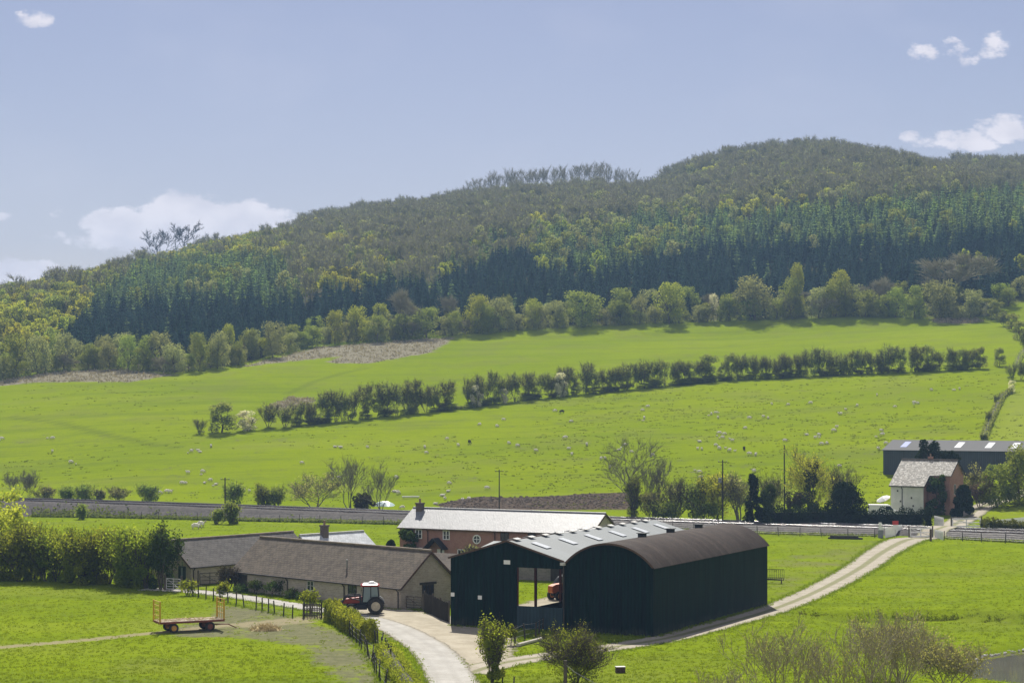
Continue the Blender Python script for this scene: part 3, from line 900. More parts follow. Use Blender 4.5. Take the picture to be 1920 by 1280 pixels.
def catmull(P, step=1.2):
    P = [np.array(p, float) for p in P]
    out = []
    for i in range(len(P) - 1):
        p0, p1, p2, p3 = P[max(i - 1, 0)], P[i], P[i + 1], P[min(i + 2, len(P) - 1)]
        n = max(2, int(np.linalg.norm((p2 - p1)[:2]) / step))
        for k in range(n):
            s = k / n
            out.append(.5 * (2 * p1 + (p2 - p0) * s + (2 * p0 - 5 * p1 + 4 * p2 - p3) * s * s + (3 * p1 - p0 - 3 * p2 + p3) * s ** 3))
    out.append(P[-1])
    return np.array(out)
def strip(name, pts, mat, label, cat, zo=.02, n=13):
    """pts: (x, y, half width)"""
    C = catmull(pts)
    d = np.gradient(C[:, :2], axis=0); d /= np.linalg.norm(d, axis=1, keepdims=True)
    nn = np.stack([d[:, 1], -d[:, 0]], 1)
    a = np.linspace(-1, 1, n)
    X = C[:, 0:1] + nn[:, 0:1] * a * C[:, 2:3]; Y = C[:, 1:2] + nn[:, 1:2] * a * C[:, 2:3]
    s = rail_s(X, Y)
    Z = gz(X, Y) + zo + .17 * sm(s, -3, -1.5) * (1 - sm(s, 7.5, 9)) + .05 * sm(s, -12, -8)
    i = np.arange(X.size).reshape(X.shape)
    q = np.stack([i[:-1, :-1], i[:-1, 1:], i[1:, 1:], i[1:, :-1]], -1).reshape(-1, 4)
    o = mesh_obj(name, np.stack([X, Y, Z], -1).reshape(-1, 3), q, mat, smooth=True)
    at_ = o.data.attributes.new('across', 'FLOAT', 'POINT')
    at_.data.foreach_set('value', np.broadcast_to(a, X.shape).astype(np.float32).ravel())
    return tag(o, label, cat, kind='structure')
def road_mat(name, c1, c2, mid, ruts, edge, grain=1.0):
    m = new_mat(name); t = NT(m)
    p = t.pos(); a = t.math('ABSOLUTE', t.attr('across'))
    n1 = t.noise(p, .5, 5, .65); n2 = t.noise(p, 2.6, 5, .7); n3 = t.noise(p, 9, 3, .6)
    col = t.mix(t.step(n1, .35, .65), c1, c2)
    col = t.mix(t.step(n2, .5, .75, 0, .5), col, tuple(x * .72 for x in c2))
    col = t.mix(t.step(n3, .55, .75, 0, .4), col, tuple(x * .6 for x in c2))
    aw = t.math('ADD', a, t.math('MULTIPLY', t.math('SUBTRACT', n2, .5), .28))
    if ruts:
        col = t.mix(t.step(aw, .24, .12, 0, ruts), col, mid)
        col = t.mix(t.step(aw, .66, .86, 0, ruts * .8), col, mid)
    else:
        wv = t.math('SINE', t.math('MULTIPLY', t.attr('across'), 9.0))
        col = t.mix(t.step(wv, -.2, 1, 0, .28), col, tuple(x * .8 for x in c2))
        col = t.mix(t.step(aw, .62, .95, 0, .8), col, mid)
    b = t.new('ShaderNodeBsdfPrincipled'); t.put(b.inputs['Base Color'], col); b.inputs['Roughness'].default_value = .95
    b.inputs['Specular IOR Level'].default_value = .1
    t.l.new(t.bump(t.math('ADD', n2, n3), .5, .06), b.inputs['Normal'])
    tr = t.new('ShaderNodeBsdfTransparent')
    mx = t.new('ShaderNodeMixShader')
    t.l.new(t.step(t.math('ADD', a, t.math('MULTIPLY', t.math('SUBTRACT', n1, .5), edge)), .8, .97), mx.inputs[0])
    t.l.new(b.outputs[0], mx.inputs[1]); t.l.new(tr.outputs[0], mx.inputs[2])
    t.l.new(mx.outputs[0], t.out.inputs['Surface'])
    return m
M_lane = road_mat('pale_gravel_lane', (.40, .385, .35), (.33, .315, .28), (.20, .175, .12), 0, .55)
M_track = road_mat('rutted_track', (.36, .325, .26), (.29, .26, .20), (.150, .155, .06), .8, .55)
M_yard = road_mat('trodden_yard', (.38, .34, .26), (.30, .265, .195), (.20, .18, .11), 0, .9)
def W2(u, v, hw, z=0):
    p = G(u, v, z); return (p[0], p[1], hw)
# trodden yard between the lane and the barns
strip('yard', [W2(915, 1250, 1.2), W2(897, 1222, 3.2), W2(855, 1195, 5.6), W2(790, 1166, 5.2), W2(735, 1149, 3.5), W2(690, 1138, 2.5)], M_yard, 'trodden tan yard between lane and green barn', 'yard', .012)
strip('track', [W2(880, 1262, 1.6), W2(940, 1243, 1.9), W2(1010, 1232, 1.9), W2(1080, 1222, 1.9), W2(1160, 1211, 1.9), W2(1250, 1196, 1.9), W2(1340, 1173, 1.9), W2(1440, 1145, 1.9), W2(1530, 1109, 2.0),
      W2(1610, 1066, 2.2), W2(1655, 1035, 2.5), W2(1700, 1012, 2.9), (59.5, 285.8, 2.4), (65.5, 300, 2.2), (72.3, 318.5, 2.4), (80, 336, 2.4), (92, 352, 2.4)], M_track, 'rutted pale track curving to the level crossing', 'track', .022)
strip('lane', [W2(872, 1330, 2.0), W2(852, 1283, 2.0), W2(822, 1232, 2.0), W2(782, 1199, 1.9), W2(735, 1175, 1.8), W2(690, 1160, 1.7), W2(640, 1149, 1.6), W2(590, 1141, 1.6), W2(515, 1129, 1.6), W2(440, 1117, 1.6), W2(380, 1110, 1.7), W2(320, 1106, 1.7), W2(270, 1104, 1.7)], M_lane, 'pale gravel lane past the stone barn', 'lane', .032)
strip('farmyard', [(-1.5, 181, 4.2), (1.5, 187.5, 4.2), (5.2, 195, 4.2), (8.5, 202, 4.2), (12.5, 210, 3.5)], M_yard, 'trodden earth beside the open side of the green barn', 'yard', .03)
# pond
wm = new_mat('pond_water'); t = NT(wm)
t.surface(t.mix(t.step(t.noise(t.pos(), .3, 3), .35, .65), (.085, .075, .042), (.11, .098, .058)), .03, .3, t.bump(t.noise(t.pos(), 1.5, 3), .02, .006))
a = MB(); a.add([(32, 90, -1.42), (95, 90, -1.42), (95, 170, -1.42), (32, 170, -1.42)], [(0, 1, 2, 3)])
tag(a.build('pond_water', wm), 'brown still pond water', 'pond', kind='structure')
# ------------------------------------------------------------------ buildings
def rz_of(dx, dy): return math.atan2(dy, dx)
def gable_roof(mb, x0, x1, y0, y1, ze, zr, oh=.25, ohx=.2, th=.1, yr=None):
    """two slopes, ridge along x"""
    yr = (y0 + y1) / 2 if yr is None else yr
    k0 = (zr - ze) / (yr - y0); k1 = (zr - ze) / (y1 - yr)
    a, b = x0 - ohx, x1 + ohx
    mb.slab((a, y0 - oh, ze - oh * k0 + th), (b, y0 - oh, ze - oh * k0 + th), (b, yr, zr + th), (a, yr, zr + th), th)
    mb.slab((a, yr, zr + th), (b, yr, zr + th), (b, y1 + oh, ze - oh * k1 + th), (a, y1 + oh, ze - oh * k1 + th), th)
def front_window(parent, x, z, w, h, frame_m, y=0.0, cols=2, rows=1, fw=.08, glass=None, name='window'):
    a = MB()
    a.box(x - w / 2, x + w / 2, y - .06, y + .02, z, z + fw); a.box(x - w / 2, x + w / 2, y - .06, y + .02, z + h - fw, z + h)
    for i in range(cols + 1):
        c = x - w / 2 + fw / 2 + (w - fw) * i / cols
        a.box(c - fw / 2, c + fw / 2, y - .055, y + .02, z + fw, z + h - fw)
    for j in range(1, rows):
        c = z + h * j / rows
        a.box(x - w / 2 + fw, x + w / 2 - fw, y - .045, y + .02, c - .02, c + .02)
    f = a.build(name, frame_m, parent)
    g = MB(); g.box(x - w / 2 + .02, x + w / 2 - .02, y - .02, y + .015, z + .02, z + h - .02)
    g.build('pane', glass or M_glass, f)
    return f
def side_window(parent, y, z, w, h, frame_m, x, sgn=1, cols=2, fw=.08, name='window', glass=None):
    """in an end wall whose outside faces sgn*X"""
    a = MB()
    X0, X1 = (x - .02, x + .06) if sgn > 0 else (x - .06, x + .02)
    a.box(X0, X1, y - w / 2, y + w / 2, z, z + fw); a.box(X0, X1, y - w / 2, y + w / 2, z + h - fw, z + h)
    for i in range(cols + 1):
        c = y - w / 2 + fw / 2 + (w - fw) * i / cols
        a.box(X0, X1, c - fw / 2, c + fw / 2, z + fw, z + h - fw)
    f = a.build(name, frame_m, parent)
    g = MB(); g.box(min(x, x + .02 * sgn), max(x, x + .02 * sgn), y - w / 2 + .02, y + w / 2 - .02, z + .02, z + h - .02)
    g.build('pane', glass or M_glass, f)
    return f
def chimney(parent, x, y, z0, z1, w, d, pots=1, mat=None):
    a = MB(); a.box(x - w / 2, x + w / 2, y - d / 2, y + d / 2, z0, z1 - .18)
    a.box(x - w / 2 - .07, x + w / 2 + .07, y - d / 2 - .07, y + d / 2 + .07, z1 - .18, z1)
    c = a.build('chimney', mat or M_chim, parent)
    for i in range(pots):
        b = MB(); px = x + (i - (pots - 1) / 2) * .38
        b.lathe([(.15, 0), (.13, .1), (.11, .4), (.14, .45), (.14, .5)], 10, (px, y, z1), 'z')
        b.build('chimney_pot', M_pot, c)
    return c
def pipe(parent, pts, r=.055, m=None, name='drainpipe'):
    a = MB(); a.tube(pts, r, 6); return a.build(name, m or M_gutter, parent)

# green gabled barn -------------------------------------------------
E1, E2 = (.897, -.442), (.442, .897)
BRZ = rz_of(*E1)
A0 = (-5.41, 175.7)
W1, L1 = 11.13, 34.0
b1 = thing('green_barn', 'dark green sheeted barn with low gable, open bay and grey roof', 'barn', (*A0, 0), BRZ)
zr1 = lambda x: 7.6 - abs(x - 5.565) * 1.6 / 5.565
a = MB()
a.prism([(0, 0), (6.5, 0), (6.5, zr1(6.5)), (5.565, 7.6), (0, 6.0)], 0, .08)
a.prism([(6.5, 5.37), (W1 - .01, 5.37), (W1 - .01, 6.0), (6.5, zr1(6.5))], 0, .08)
a.box(10.86, W1 - .01, 0, .08, 0, 5.37)
a.build('front_wall', M_green, b1)
a = MB(); a.box(6.5, 10.86, .015, .07, 0, 2.04); a.build('lower_panel', M_panel, b1)
a = MB(); a.prism([(0, 0), (W1 - .01, 0), (W1 - .01, 6.0), (5.565, 7.6), (0, 6.0)], L1 - .08, L1); a.build('back_wall', M_green, b1)
a = MB(); a.box(0, .06, .08, 5.6, 0, 5.95); a.box(0, .06, 5.6, L1 - .08, 5.45, 5.95); a.build('side_wall', M_greenS, b1)
for k in range(0, 7):
    yy = .22 if k == 0 else 5.67 * k - (.3 if k == 6 else 0)
    for xx in ((.18, 10.95) if k else (6.42, .18, 10.9)):
        zt = min(zr1(xx), 7.2) - .15
        a = MB()
        a.box(xx - .10, xx + .10, yy - .02, yy + .02, 0, zt); a.box(xx - .10, xx - .075, yy - .12, yy + .12, 0, zt); a.box(xx + .075, xx + .10, yy - .12, yy + .12, 0, zt)
        a.build('post', M_redpost, b1)
for k in range(1, 6):
    a = MB(); y = 5.67 * k
    a.bar((.2, y, 5.75), (5.565, y, 7.35), .16, .28); a.bar((10.93, y, 5.75), (5.565, y, 7.35), .16, .28)
    a.build('rafter', M_redpost, b1)
a = MB()
a.slab((-.2, -.12, 6.0 - .05), (-.2, L1 + .12, 5.95), (5.565, L1 + .12, 7.62), (5.565, -.12, 7.62), -.06)
a.slab((5.565, -.12, 7.62), (5.565, L1 + .12, 7.62), (W1 - .06, L1 + .12, 6.02), (W1 - .06, -.12, 6.02), -.06)
rf = a.build('roof', M_greyroof, b1)
def on_slope(x): return 7.68 - (x - 5.565) * 1.6 / 5.565
for k in range(6):
    y = 2.9 + 5.67 * k
    a = MB(); a.slab((6.7, y - .55, on_slope(6.7) + .025), (8.25, y - .55, on_slope(8.25) + .025), (8.25, y + .55, on_slope(8.25) + .025), (6.7, y + .55, on_slope(6.7) + .025), .03)
    a.build('skylight', M_skyl, rf)
for k in range(11):
    y = 1.6 + 2.95 * k
    a = MB(); a.slab((5.05, y - .5, 7.66), (5.565, y - .5, 7.80), (5.565, y + .5, 7.80), (5.05, y + .5, 7.66), .05); a.slab((5.565, y - .5, 7.80), (5.95, y - .5, 7.70), (5.95, y + .5, 7.70), (5.565, y + .5, 7.80), .05); a.build('ridge_vent', M_whitem, rf)
a = MB()
a.bar((-.2, -.14, 5.97), (5.565, -.14, 7.64), .04, .16); a.bar((5.565, -.14, 7.64), (W1 - .05, -.14, 6.03), .04, .16)
a.build('bargeboard', M_barge, b1)
for (x, z, w, h) in ((5.55, 5.78, .62, .36), (.2, 2.75, .36, .34), (2.9, 2.6, .38, .34)):
    a = MB(); a.box(x - w / 2, x + w / 2, -.03, -.002, z - h / 2, z + h / 2); a.build('notice_board', M_white, b1)
a = MB(); a.box(W1 - .35, W1 + .1, -.35, -.1, 5.72, 5.95); a.build('hopper', M_whitem, b1)
pipe(b1, [(W1 - .1, -.12, 5.72), (W1 - .1, -.1, 0)], .06)

# dutch barn --------------------------------------------------------
B0 = (A0[0] + E1[0] * W1, A0[1] + E1[1] * W1)
W2_, L2 = 8.13, 29.3
b2 = thing('dutch_barn', 'dark green dutch barn with rusty arched roof', 'barn', (*B0, 0), BRZ)
RA = (4.065 ** 2 + 1.85 ** 2) / (2 * 1.85); CZ = 5.8 + 1.85 - RA; TH = math.asin(4.065 / RA)
def arc(n, r, th): return [(4.065 + r * math.sin(-th + 2 * th * i / n), CZ + r * math.cos(-th + 2 * th * i / n)) for i in range(n + 1)]
prof = [(W2_, 0), (W2_, 5.8)] + arc(24, RA, TH)[::-1][1:-1] + [(0, 5.8), (0, 0)]
a = MB(); a.prism(prof, 0, .08); a.build('front_wall', M_green, b2)
a = MB(); a.prism(prof, L2 - .08, L2); a.build('back_wall', M_green, b2)
a = MB(); a.box(W2_ - .06, W2_ - .002, .08, L2 - .08, 0, 5.78); a.build('side_wall', M_greenS, b2)
a = MB(); a.box(.02, .08, .08, L2 - .08, 0, 5.78); a.build('side_wall', M_greenS, b2)
a = MB(); o_, i_ = arc(28, RA + .10, TH * 1.035), arc(28, RA + .03, TH * 1.035)
a.prism(o_ + i_[::-1], -.14, L2 + .14)
rf = a.build('roof', M_rust, b2)
for f in rf.data.polygons: f.use_smooth = False
for y in (8.5, 15.3, 22.5):
    a = MB(); a.box(3.3, 3.9, y - .3, y + .3, 7.5, 8.05); a.box(3.2, 4.0, y - .4, y + .4, 8.05, 8.1); a.build('roof_vent', M_black, rf)
a = MB(); a.prism(arc(24, RA + .11, TH) + arc(24, RA - .06, TH)[::-1], -.17, -.145); a.build('roof_edging', M_barge, b2)

# long stone barn ---------------------------------------------------
SD = (.698, -.716)
b3 = thing('stone_barn', 'long low stone barn with mossy tiled roof beside the lane', 'barn', (-29.1, 208.0, 0), rz_of(*SD))
L3, W3, ZE3, ZR3 = 26.5, 7.4, 2.1, 5.25
a = MB(); a.box(0, L3, 0, .45, 0, ZE3); a.box(0, L3, W3 - .45, W3, 0, ZE3); a.build('wall', M_stone, b3)
for x0, x1 in ((0.002, .45), (L3 - .45, L3 - .002)):
    a = MB(); a.prism([(.45, 0), (W3 - .45, 0), (W3 - .45, ZE3), (W3, ZE3), (W3 / 2, ZR3), (0, ZE3), (.45, ZE3)], x0, x1, 0, 'yz'); a.build('gable_wall', M_stone, b3)
a = MB(); gable_roof(a, 0, L3, 0, W3, ZE3, ZR3, .28, .28, .12); rf = a.build('roof', M_tile, b3)
a = MB(); a.tube([(-.3, W3 / 2, ZR3 + .16), (L3 + .3, W3 / 2, ZR3 + .16)], .12, 8); a.build('ridge_tiles', M_ridge, rf)
k = (ZR3 - ZE3) / (W3 / 2)
a = MB(); a.bar((L3 + .30, -.28, ZE3 - .28 * k), (L3 + .30, W3 / 2, ZR3), .05, .2); a.bar((L3 + .30, W3 / 2, ZR3), (L3 + .30, W3 + .28, ZE3 - .28 * k), .05, .2); a.build('bargeboard', M_barge, b3)
a = MB(); a.tube([(-.28, -.36, ZE3 - .16), (L3 + .28, -.36, ZE3 - .16)], .07, 6); a.build('gutter', M_gutter, b3)
for x in (.35, 9.2, 18.2, L3 - .25): pipe(b3, [(x, -.34, ZE3 - .2), (x, -.08, ZE3 - .5), (x, -.07, 0)])
front_window(b3, 12.9, .85, 1.1, 1.0, M_whitem, cols=2, rows=2)
front_window(b3, 19.4, .75, 1.3, 1.1, M_gutter, cols=2, rows=2)
side_window(b3, 3.5, 1.0, 1.5, 1.15, M_gutter, L3, 1, 3)
a = MB(); a.box(L3 - .02, L3 + .05, 2.45, 4.6, 2.15, 2.38); a.build('lintel', M_timberD, b3)
a = MB(); a.box(.9, 2.4, -.04, .02, 0, 1.75); a.build('barn_door', M_timberD, b3)
a = MB(); a.tube([(17.0, 1.3, 3.0), (17.0, 1.3, 4.0)], .075, 8); a.lathe([(.12, 0), (.13, .08), (.02, .16)], 8, (17.0, 1.3, 4.0), 'z'); a.build('flue', M_wire, b3)
# stone barn behind --------------------------------------------------
b4 = thing('stone_barn', 'shorter stone barn with a green door and single skylight', 'barn', (-34.3, 212.7, 0), rz_of(.629, .777))
L4, W4, ZE4, ZR4 = 18.2, 6.4, 2.1, 4.6
a = MB(); a.box(0, L4, 0, .4, 0, ZE4); a.box(0, L4, W4 - .4, W4, 0, ZE4); a.build('wall', M_stone, b4)
for x0, x1 in ((0.002, .4), (L4 - .4, L4 - .002)):
    a = MB(); a.prism([(.4, 0), (W4 - .4, 0), (W4 - .4, ZE4), (W4, ZE4), (W4 / 2, ZR4), (0, ZE4), (.4, ZE4)], x0, x1, 0, 'yz'); a.build('gable_wall', M_stone, b4)
a = MB(); gable_roof(a, 0, L4, 0, W4, ZE4, ZR4, .28, .25, .12); rf = a.build('roof', M_tileB, b4)
a = MB(); a.tube([(-.28, W4 / 2, ZR4 + .15), (L4 + .28, W4 / 2, ZR4 + .15)], .11, 8); a.build('ridge_tiles', M_ridge, rf)
k = (ZR4 - ZE4) / (W4 / 2)
a = MB(); a.bar((-.27, -.28, ZE4 - .28 * k), (-.27, W4 / 2, ZR4), .05, .2); a.bar((-.27, W4 / 2, ZR4), (-.27, W4 + .28, ZE4 - .28 * k), .05, .2); a.build('bargeboard', M_barge, b4)
y0, y1, x = .75, 1.75, 10.6
a = MB(); a.slab((x, y0, ZE4 + k * y0 + .2), (x + .85, y0, ZE4 + k * y0 + .2), (x + .85, y1, ZE4 + k * y1 + .2), (x, y1, ZE4 + k * y1 + .2), .1); sk = a.build('skylight', M_greyp, rf)
a = MB(); a.slab((x + .09, y0 + .1, ZE4 + k * (y0 + .1) + .215), (x + .76, y0 + .1, ZE4 + k * (y0 + .1) + .215), (x + .76, y1 - .1, ZE4 + k * (y1 - .1) + .215), (x + .09, y1 - .1, ZE4 + k * (y1 - .1) + .215), .03); a.build('pane', M_glassL, sk)
a = MB(); a.box(-.05, .02, .8, 1.95, 0, 2.05); d = a.build('door', M_door, b4)
a = MB(); a.box(-.08, -.052, 1.25, 1.5, .9, 1.9); a.build('pane', M_glassL, d)
pipe(b4, [(.3, -.34, ZE4 - .2), (.3, -.07, ZE4 - .5), (.3, -.07, 0)])
a = MB(); a.tube([(-.25, -.36, ZE4 - .17), (L4 + .25, -.36, ZE4 - .17)], .065, 6); a.build('gutter', M_gutter, b4)
# slate roofed cottage behind the barns --------------------------------
HX = (.682, .732)
b5 = thing('slate_cottage', 'low cottage with pale slate roof behind the stone barns', 'cottage', (-14.24 - 9.2 * HX[0], 221.6 - 9.2 * HX[1], 0), rz_of(*HX))
L5, W5, ZE5, ZR5 = 9.2, 7.0, 2.5, 5.0
a = MB(); a.box(0, L5, 0, .35, 0, ZE5); a.box(0, L5, W5 - .35, W5, 0, ZE5)
for x0, x1 in ((0.002, .35), (L5 - .35, L5 - .002)): a.prism([(.35, 0), (W5 - .35, 0), (W5 - .35, ZE5), (W5, ZE5), (W5 / 2, ZR5), (0, ZE5), (.35, ZE5)], x0, x1, 0, 'yz')
a.build('wall', M_stone, b5)
a = MB(); gable_roof(a, 0, L5, 0, W5, ZE5, ZR5, .3, .15, .1); rf = a.build('roof', M_slateL, b5)
a = MB(); a.tube([(-.15, W5 / 2, ZR5 + .13), (L5 + .15, W5 / 2, ZR5 + .13)], .11, 8); a.build('ridge_tiles', M_whitem, rf)
chimney(b5, 3.2, W5 / 2 - .3, 4.2, 6.1, .75, .6, 1)
front_window(b5, 5.5, .9, 1.0, 1.1, M_whitem)
# brick farmhouse -----------------------------------------------------
FX = (.879, -.476)
b6 = thing('brick_farmhouse', 'long red brick farmhouse with bright slate roof and round window', 'house', (-13.6, 241.0, 0), rz_of(*FX))
L6, W6, ZE6, ZR6 = 25.8, 7.0, 4.5, 6.55
a = MB(); a.box(0, L6, 0, .35, 0, ZE6); a.box(0, L6, W6 - .35, W6, 0, ZE6); a.build('wall', M_brick, b6)
for x0, x1 in ((0.002, .35), (L6 - .35, L6 - .002)):
    a = MB(); a.prism([(.35, 0), (W6 - .35, 0), (W6 - .35, ZE6), (W6, ZE6), (W6 / 2, ZR6), (0, ZE6), (.35, ZE6)], x0, x1, 0, 'yz'); a.build('gable_wall', M_stone if x0 > 1 else M_brick, b6)
a = MB(); gable_roof(a, 0, L6, 0, W6, ZE6, ZR6, .3, .2, .1); rf = a.build('roof', M_slateW, b6)
a = MB(); a.tube([(-.2, W6 / 2, ZR6 + .12), (L6 + .2, W6 / 2, ZR6 + .12)], .1, 8); a.build('ridge_tiles', M_slateW, rf)
k6 = (ZR6 - ZE6) / (W6 / 2)
a = MB(); a.bar((L6 + .22, -.3, ZE6 - .3 * k6), (L6 + .22, W6 / 2, ZR6), .05, .2); a.bar((L6 + .22, W6 / 2, ZR6), (L6 + .22, W6 + .3, ZE6 - .3 * k6), .05, .2); a.build('bargeboard', M_barge, b6)
a = MB(); a.tube([(-.2, -.37, ZE6 - .12), (L6 + .2, -.37, ZE6 - .12)], .07, 6); a.build('gutter', M_barge, b6)
chimney(b6, 1.0, W6 / 2 - .4, 5.6, 7.3, .8, .7, 1)
for x, m_ in ((2.7, M_white), (6.55, M_white)): front_window(b6, x, 3.15, .95, 1.15, m_, cols=2, rows=2, fw=.11)
for x, w in ((14.5, 1.1), (18.1, 1.0)): front_window(b6, x, 3.05, w, 1.2, M_black, cols=2, rows=1, fw=.07)
for x in (2.7, 8.6, 11.6, 15.2): front_window(b6, x, .9, 1.0, 1.2, M_white, cols=2, rows=2, fw=.1)
for x in (4.0, 13.2): pipe(b6, [(x, -.36, ZE6 - .15), (x, -.08, ZE6 - .5), (x, -.07, 0)])
xo = 10.75; zo = 3.35
a = MB(); a.lathe([(.42, -.1), (.55, -.1), (.55, .02), (.42, .02), (.42, -.1)], 24, (xo, 0, zo), 'y', caps=False)
a.box(xo - .04, xo + .04, -.08, .01, zo - .44, zo + .44); a.box(xo - .44, xo - .04, -.08, .01, zo - .04, zo + .04); a.box(xo + .04, xo + .44, -.08, .01, zo - .04, zo + .04)
f = a.build('round_window', M_white, b6)
a = MB(); a.lathe([(.43, -.05), (.43, -.02)], 24, (xo, 0, zo), 'y'); a.build('pane', M_glass, f)
# porch
a = MB(); px = 5.4
a.slab((px - 1.35, -1.35, 2.0), (px, -1.35, 3.3), (px, 0, 3.3), (px - 1.35, 0, 2.0), -.1); a.slab((px, -1.35, 3.3), (px + 1.35, -1.35, 2.0), (px + 1.35, 0, 2.0), (px, 0, 3.3), -.1)
pr = a.build('porch_roof', M_black, b6)
for s_ in (-1, 1):
    a = MB(); a.box(px + s_ * 1.1 - .07, px + s_ * 1.1 + .07, -1.2, -1.06, 0, 2.1); a.build('porch_post', M_timberD, pr)
a = MB(); a.box(px - .1, px + .85, -.06, .01, 0, 2.0); a.build('door', M_white, b6)
# small outbuilding between stone barn and green barn ---------------------
b7 = thing('outbuilding', 'small tiled outbuilding squeezed between stone barn and green barn', 'outbuilding', (-9.7, 206.5, 0), BRZ)
a = MB(); a.box(0, 6, 0, .3, 0, 2.4); a.box(0, 6, 4.2, 4.5, 0, 2.4)
for x0, x1 in ((0.002, .3), (5.7, 5.998)): a.prism([(.3, 0), (4.2, 0), (4.2, 2.4), (4.5, 2.4), (2.25, 3.8), (0, 2.4), (.3, 2.4)], x0, x1, 0, 'yz')
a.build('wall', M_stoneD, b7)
a = MB(); gable_roof(a, 0, 6, 0, 4.5, 2.4, 3.8, .25, .2, .1); a.build('roof', M_tileR, b7)
# stone range seen through the open barn -----------------------------------
b8 = thing('stone_range', 'dark stone farm range seen through the open barn bay', 'outbuilding', (-4.0, 222.5, 0), BRZ)
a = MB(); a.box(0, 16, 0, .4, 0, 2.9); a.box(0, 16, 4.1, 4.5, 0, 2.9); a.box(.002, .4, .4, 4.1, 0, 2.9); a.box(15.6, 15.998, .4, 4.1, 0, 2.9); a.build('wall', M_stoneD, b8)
a = MB(); a.slab((-.2, -.25, 2.92), (16.2, -.25, 2.92), (16.2, 4.75, 3.7), (-.2, 4.75, 3.7), -.1); a.build('roof', M_greyroof, b8)
a = MB(); a.box(9.2, 10.6, -.05, .01, 0, 2.1); a.build('barn_door', M_timberD, b8)
# crossing cottage -----------------------------------------------------------
CX = (.839, -.545)
cz = float(gz(64, 330)) - .1
b9 = thing('crossing_cottage', 'small cottage with white rendered end, brick gable and lichened catslide roof', 'house', (62.4, 328.0, cz), rz_of(*CX))
def cz_r(y): return 8.75 - abs(y - 5.4) * .722
a = MB(); a.box(0, 5.6, 0, .3, -.3, cz_r(0)); a.build('rendered_wall', M_render, b9)
a = MB(); a.box(5.62, 9.3, 2.3, 2.6, -.3, cz_r(2.3)); a.prism([(.3, -.3), (2.6, -.3), (2.6, cz_r(2.6)), (.3, cz_r(.3))], 5.3, 5.598, 0, 'yz')
a.box(0, 9.3, 8.2, 8.5, -.3, cz_r(8.5))
a.prism([(2.6, -.3), (8.2, -.3), (8.2, cz_r(8.2)), (5.4, 8.75), (2.6, cz_r(2.6))], 9.0, 9.298, 0, 'yz')
a.prism([(.3, -.3), (8.2, -.3), (8.2, cz_r(8.2)), (5.4, 8.75), (.3, cz_r(.3))], .002, .3, 0, 'yz')
a.build('brick_wall', M_brickC, b9)
a = MB()
a.slab((-.25, -.3, cz_r(-.3) + .12), (5.9, -.3, cz_r(-.3) + .12), (5.9, 2.05, cz_r(2.05) + .12), (-.25, 2.05, cz_r(2.05) + .12), .12)
a.slab((-.25, 2.05, cz_r(2.05) + .12), (9.55, 2.05, cz_r(2.05) + .12), (9.55, 5.4, 8.87), (-.25, 5.4, 8.87), .12)
a.slab((-.25, 5.4, 8.87), (9.55, 5.4, 8.87), (9.55, 8.8, cz_r(8.8) + .12), (-.25, 8.8, cz_r(8.8) + .12), .12)
rf = a.build('roof', M_tileG, b9)
a = MB(); a.tube([(-.25, 5.4, 8.93), (9.55, 5.4, 8.93)], .11, 8); a.build('ridge_tiles', M_tileR, rf)
a = MB(); a.bar((9.57, 2.05, cz_r(2.05)), (9.57, 5.4, 8.75), .05, .22); a.bar((9.57, 5.4, 8.75), (9.57, 8.8, cz_r(8.8)), .05, .22); a.bar((5.92, -.3, cz_r(-.3)), (5.92, 2.05, cz_r(2.05)), .05, .22); a.build('bargeboard', M_black, b9)
a = MB(); a.tube([(-.2, -.38, cz_r(-.3) - .02), (5.85, -.38, cz_r(-.3) - .02)], .06, 6); a.build('gutter', M_black, b9)
pipe(b9, [(2.0, -.35, 4.5), (2.0, -.06, 4.2), (2.0, -.06, 0)], .06, M_black)
front_window(b9, 6.6, 3.5, .7, 1.1, M_black, 2.3, 1)
front_window(b9, 7.8, .6, 1.2, 1.1, M_whitem, 2.3, 2)
side_window(b9, 4.5, 3.3, .75, 1.7, M_whitem, 9.3, 1, 1)
side_window(b9, 6.9, .6, 1.0, 1.3, M_whitem, 9.3, 1, 2)
chimney(b9, 4.6, 5.9, 8.2, 9.4, .6, .6, 1, M_brickC)
for (x, z) in ((1.2, 3.9), (1.7, 2.2), (3.9, 1.5), (3.6, 2.8)):
    a = MB(); a.box(x - .12, x + .12, -.05, .002, z - .14, z + .14); a.build('wall_fitting', M_gutter, b9)
# grey shed -------------------------------------------------------------------
sp_ = T1(1656, 889)
SX = (.899, -.438)
sz = sp_[2] - .6
b10 = thing('grey_shed', 'big slate blue farm shed behind the crossing cottage', 'shed', (sp_[0], sp_[1], sz), rz_of(*SX))
ys = sp_[1]
ze = CH - (843 - HZ) * ys / F - sz; L10, W10 = 27.5, 15.0
zr = CH - (824.5 - HZ) * (ys + 6.7) / F - sz
a = MB(); a.box(0, L10, 0, .1, -1, ze); a.box(0, L10, W10 - .1, W10, -1, ze); a.build('side_wall', M_shedW, b10)
for x0, x1 in ((.002, .1), (L10 - .1, L10 - .002)):
    a = MB(); a.prism([(.1, -1), (W10 - .1, -1), (W10 - .1, ze), (W10 / 2, zr), (.1, ze)], x0, x1, 0, 'yz'); a.build('gable_wall', M_shedW, b10)
a = MB(); gable_roof(a, 0, L10, 0, W10, ze, zr, .3, .2, .06); rf = a.build('roof', M_shedR, b10)
k10 = (zr - ze) / (W10 / 2)
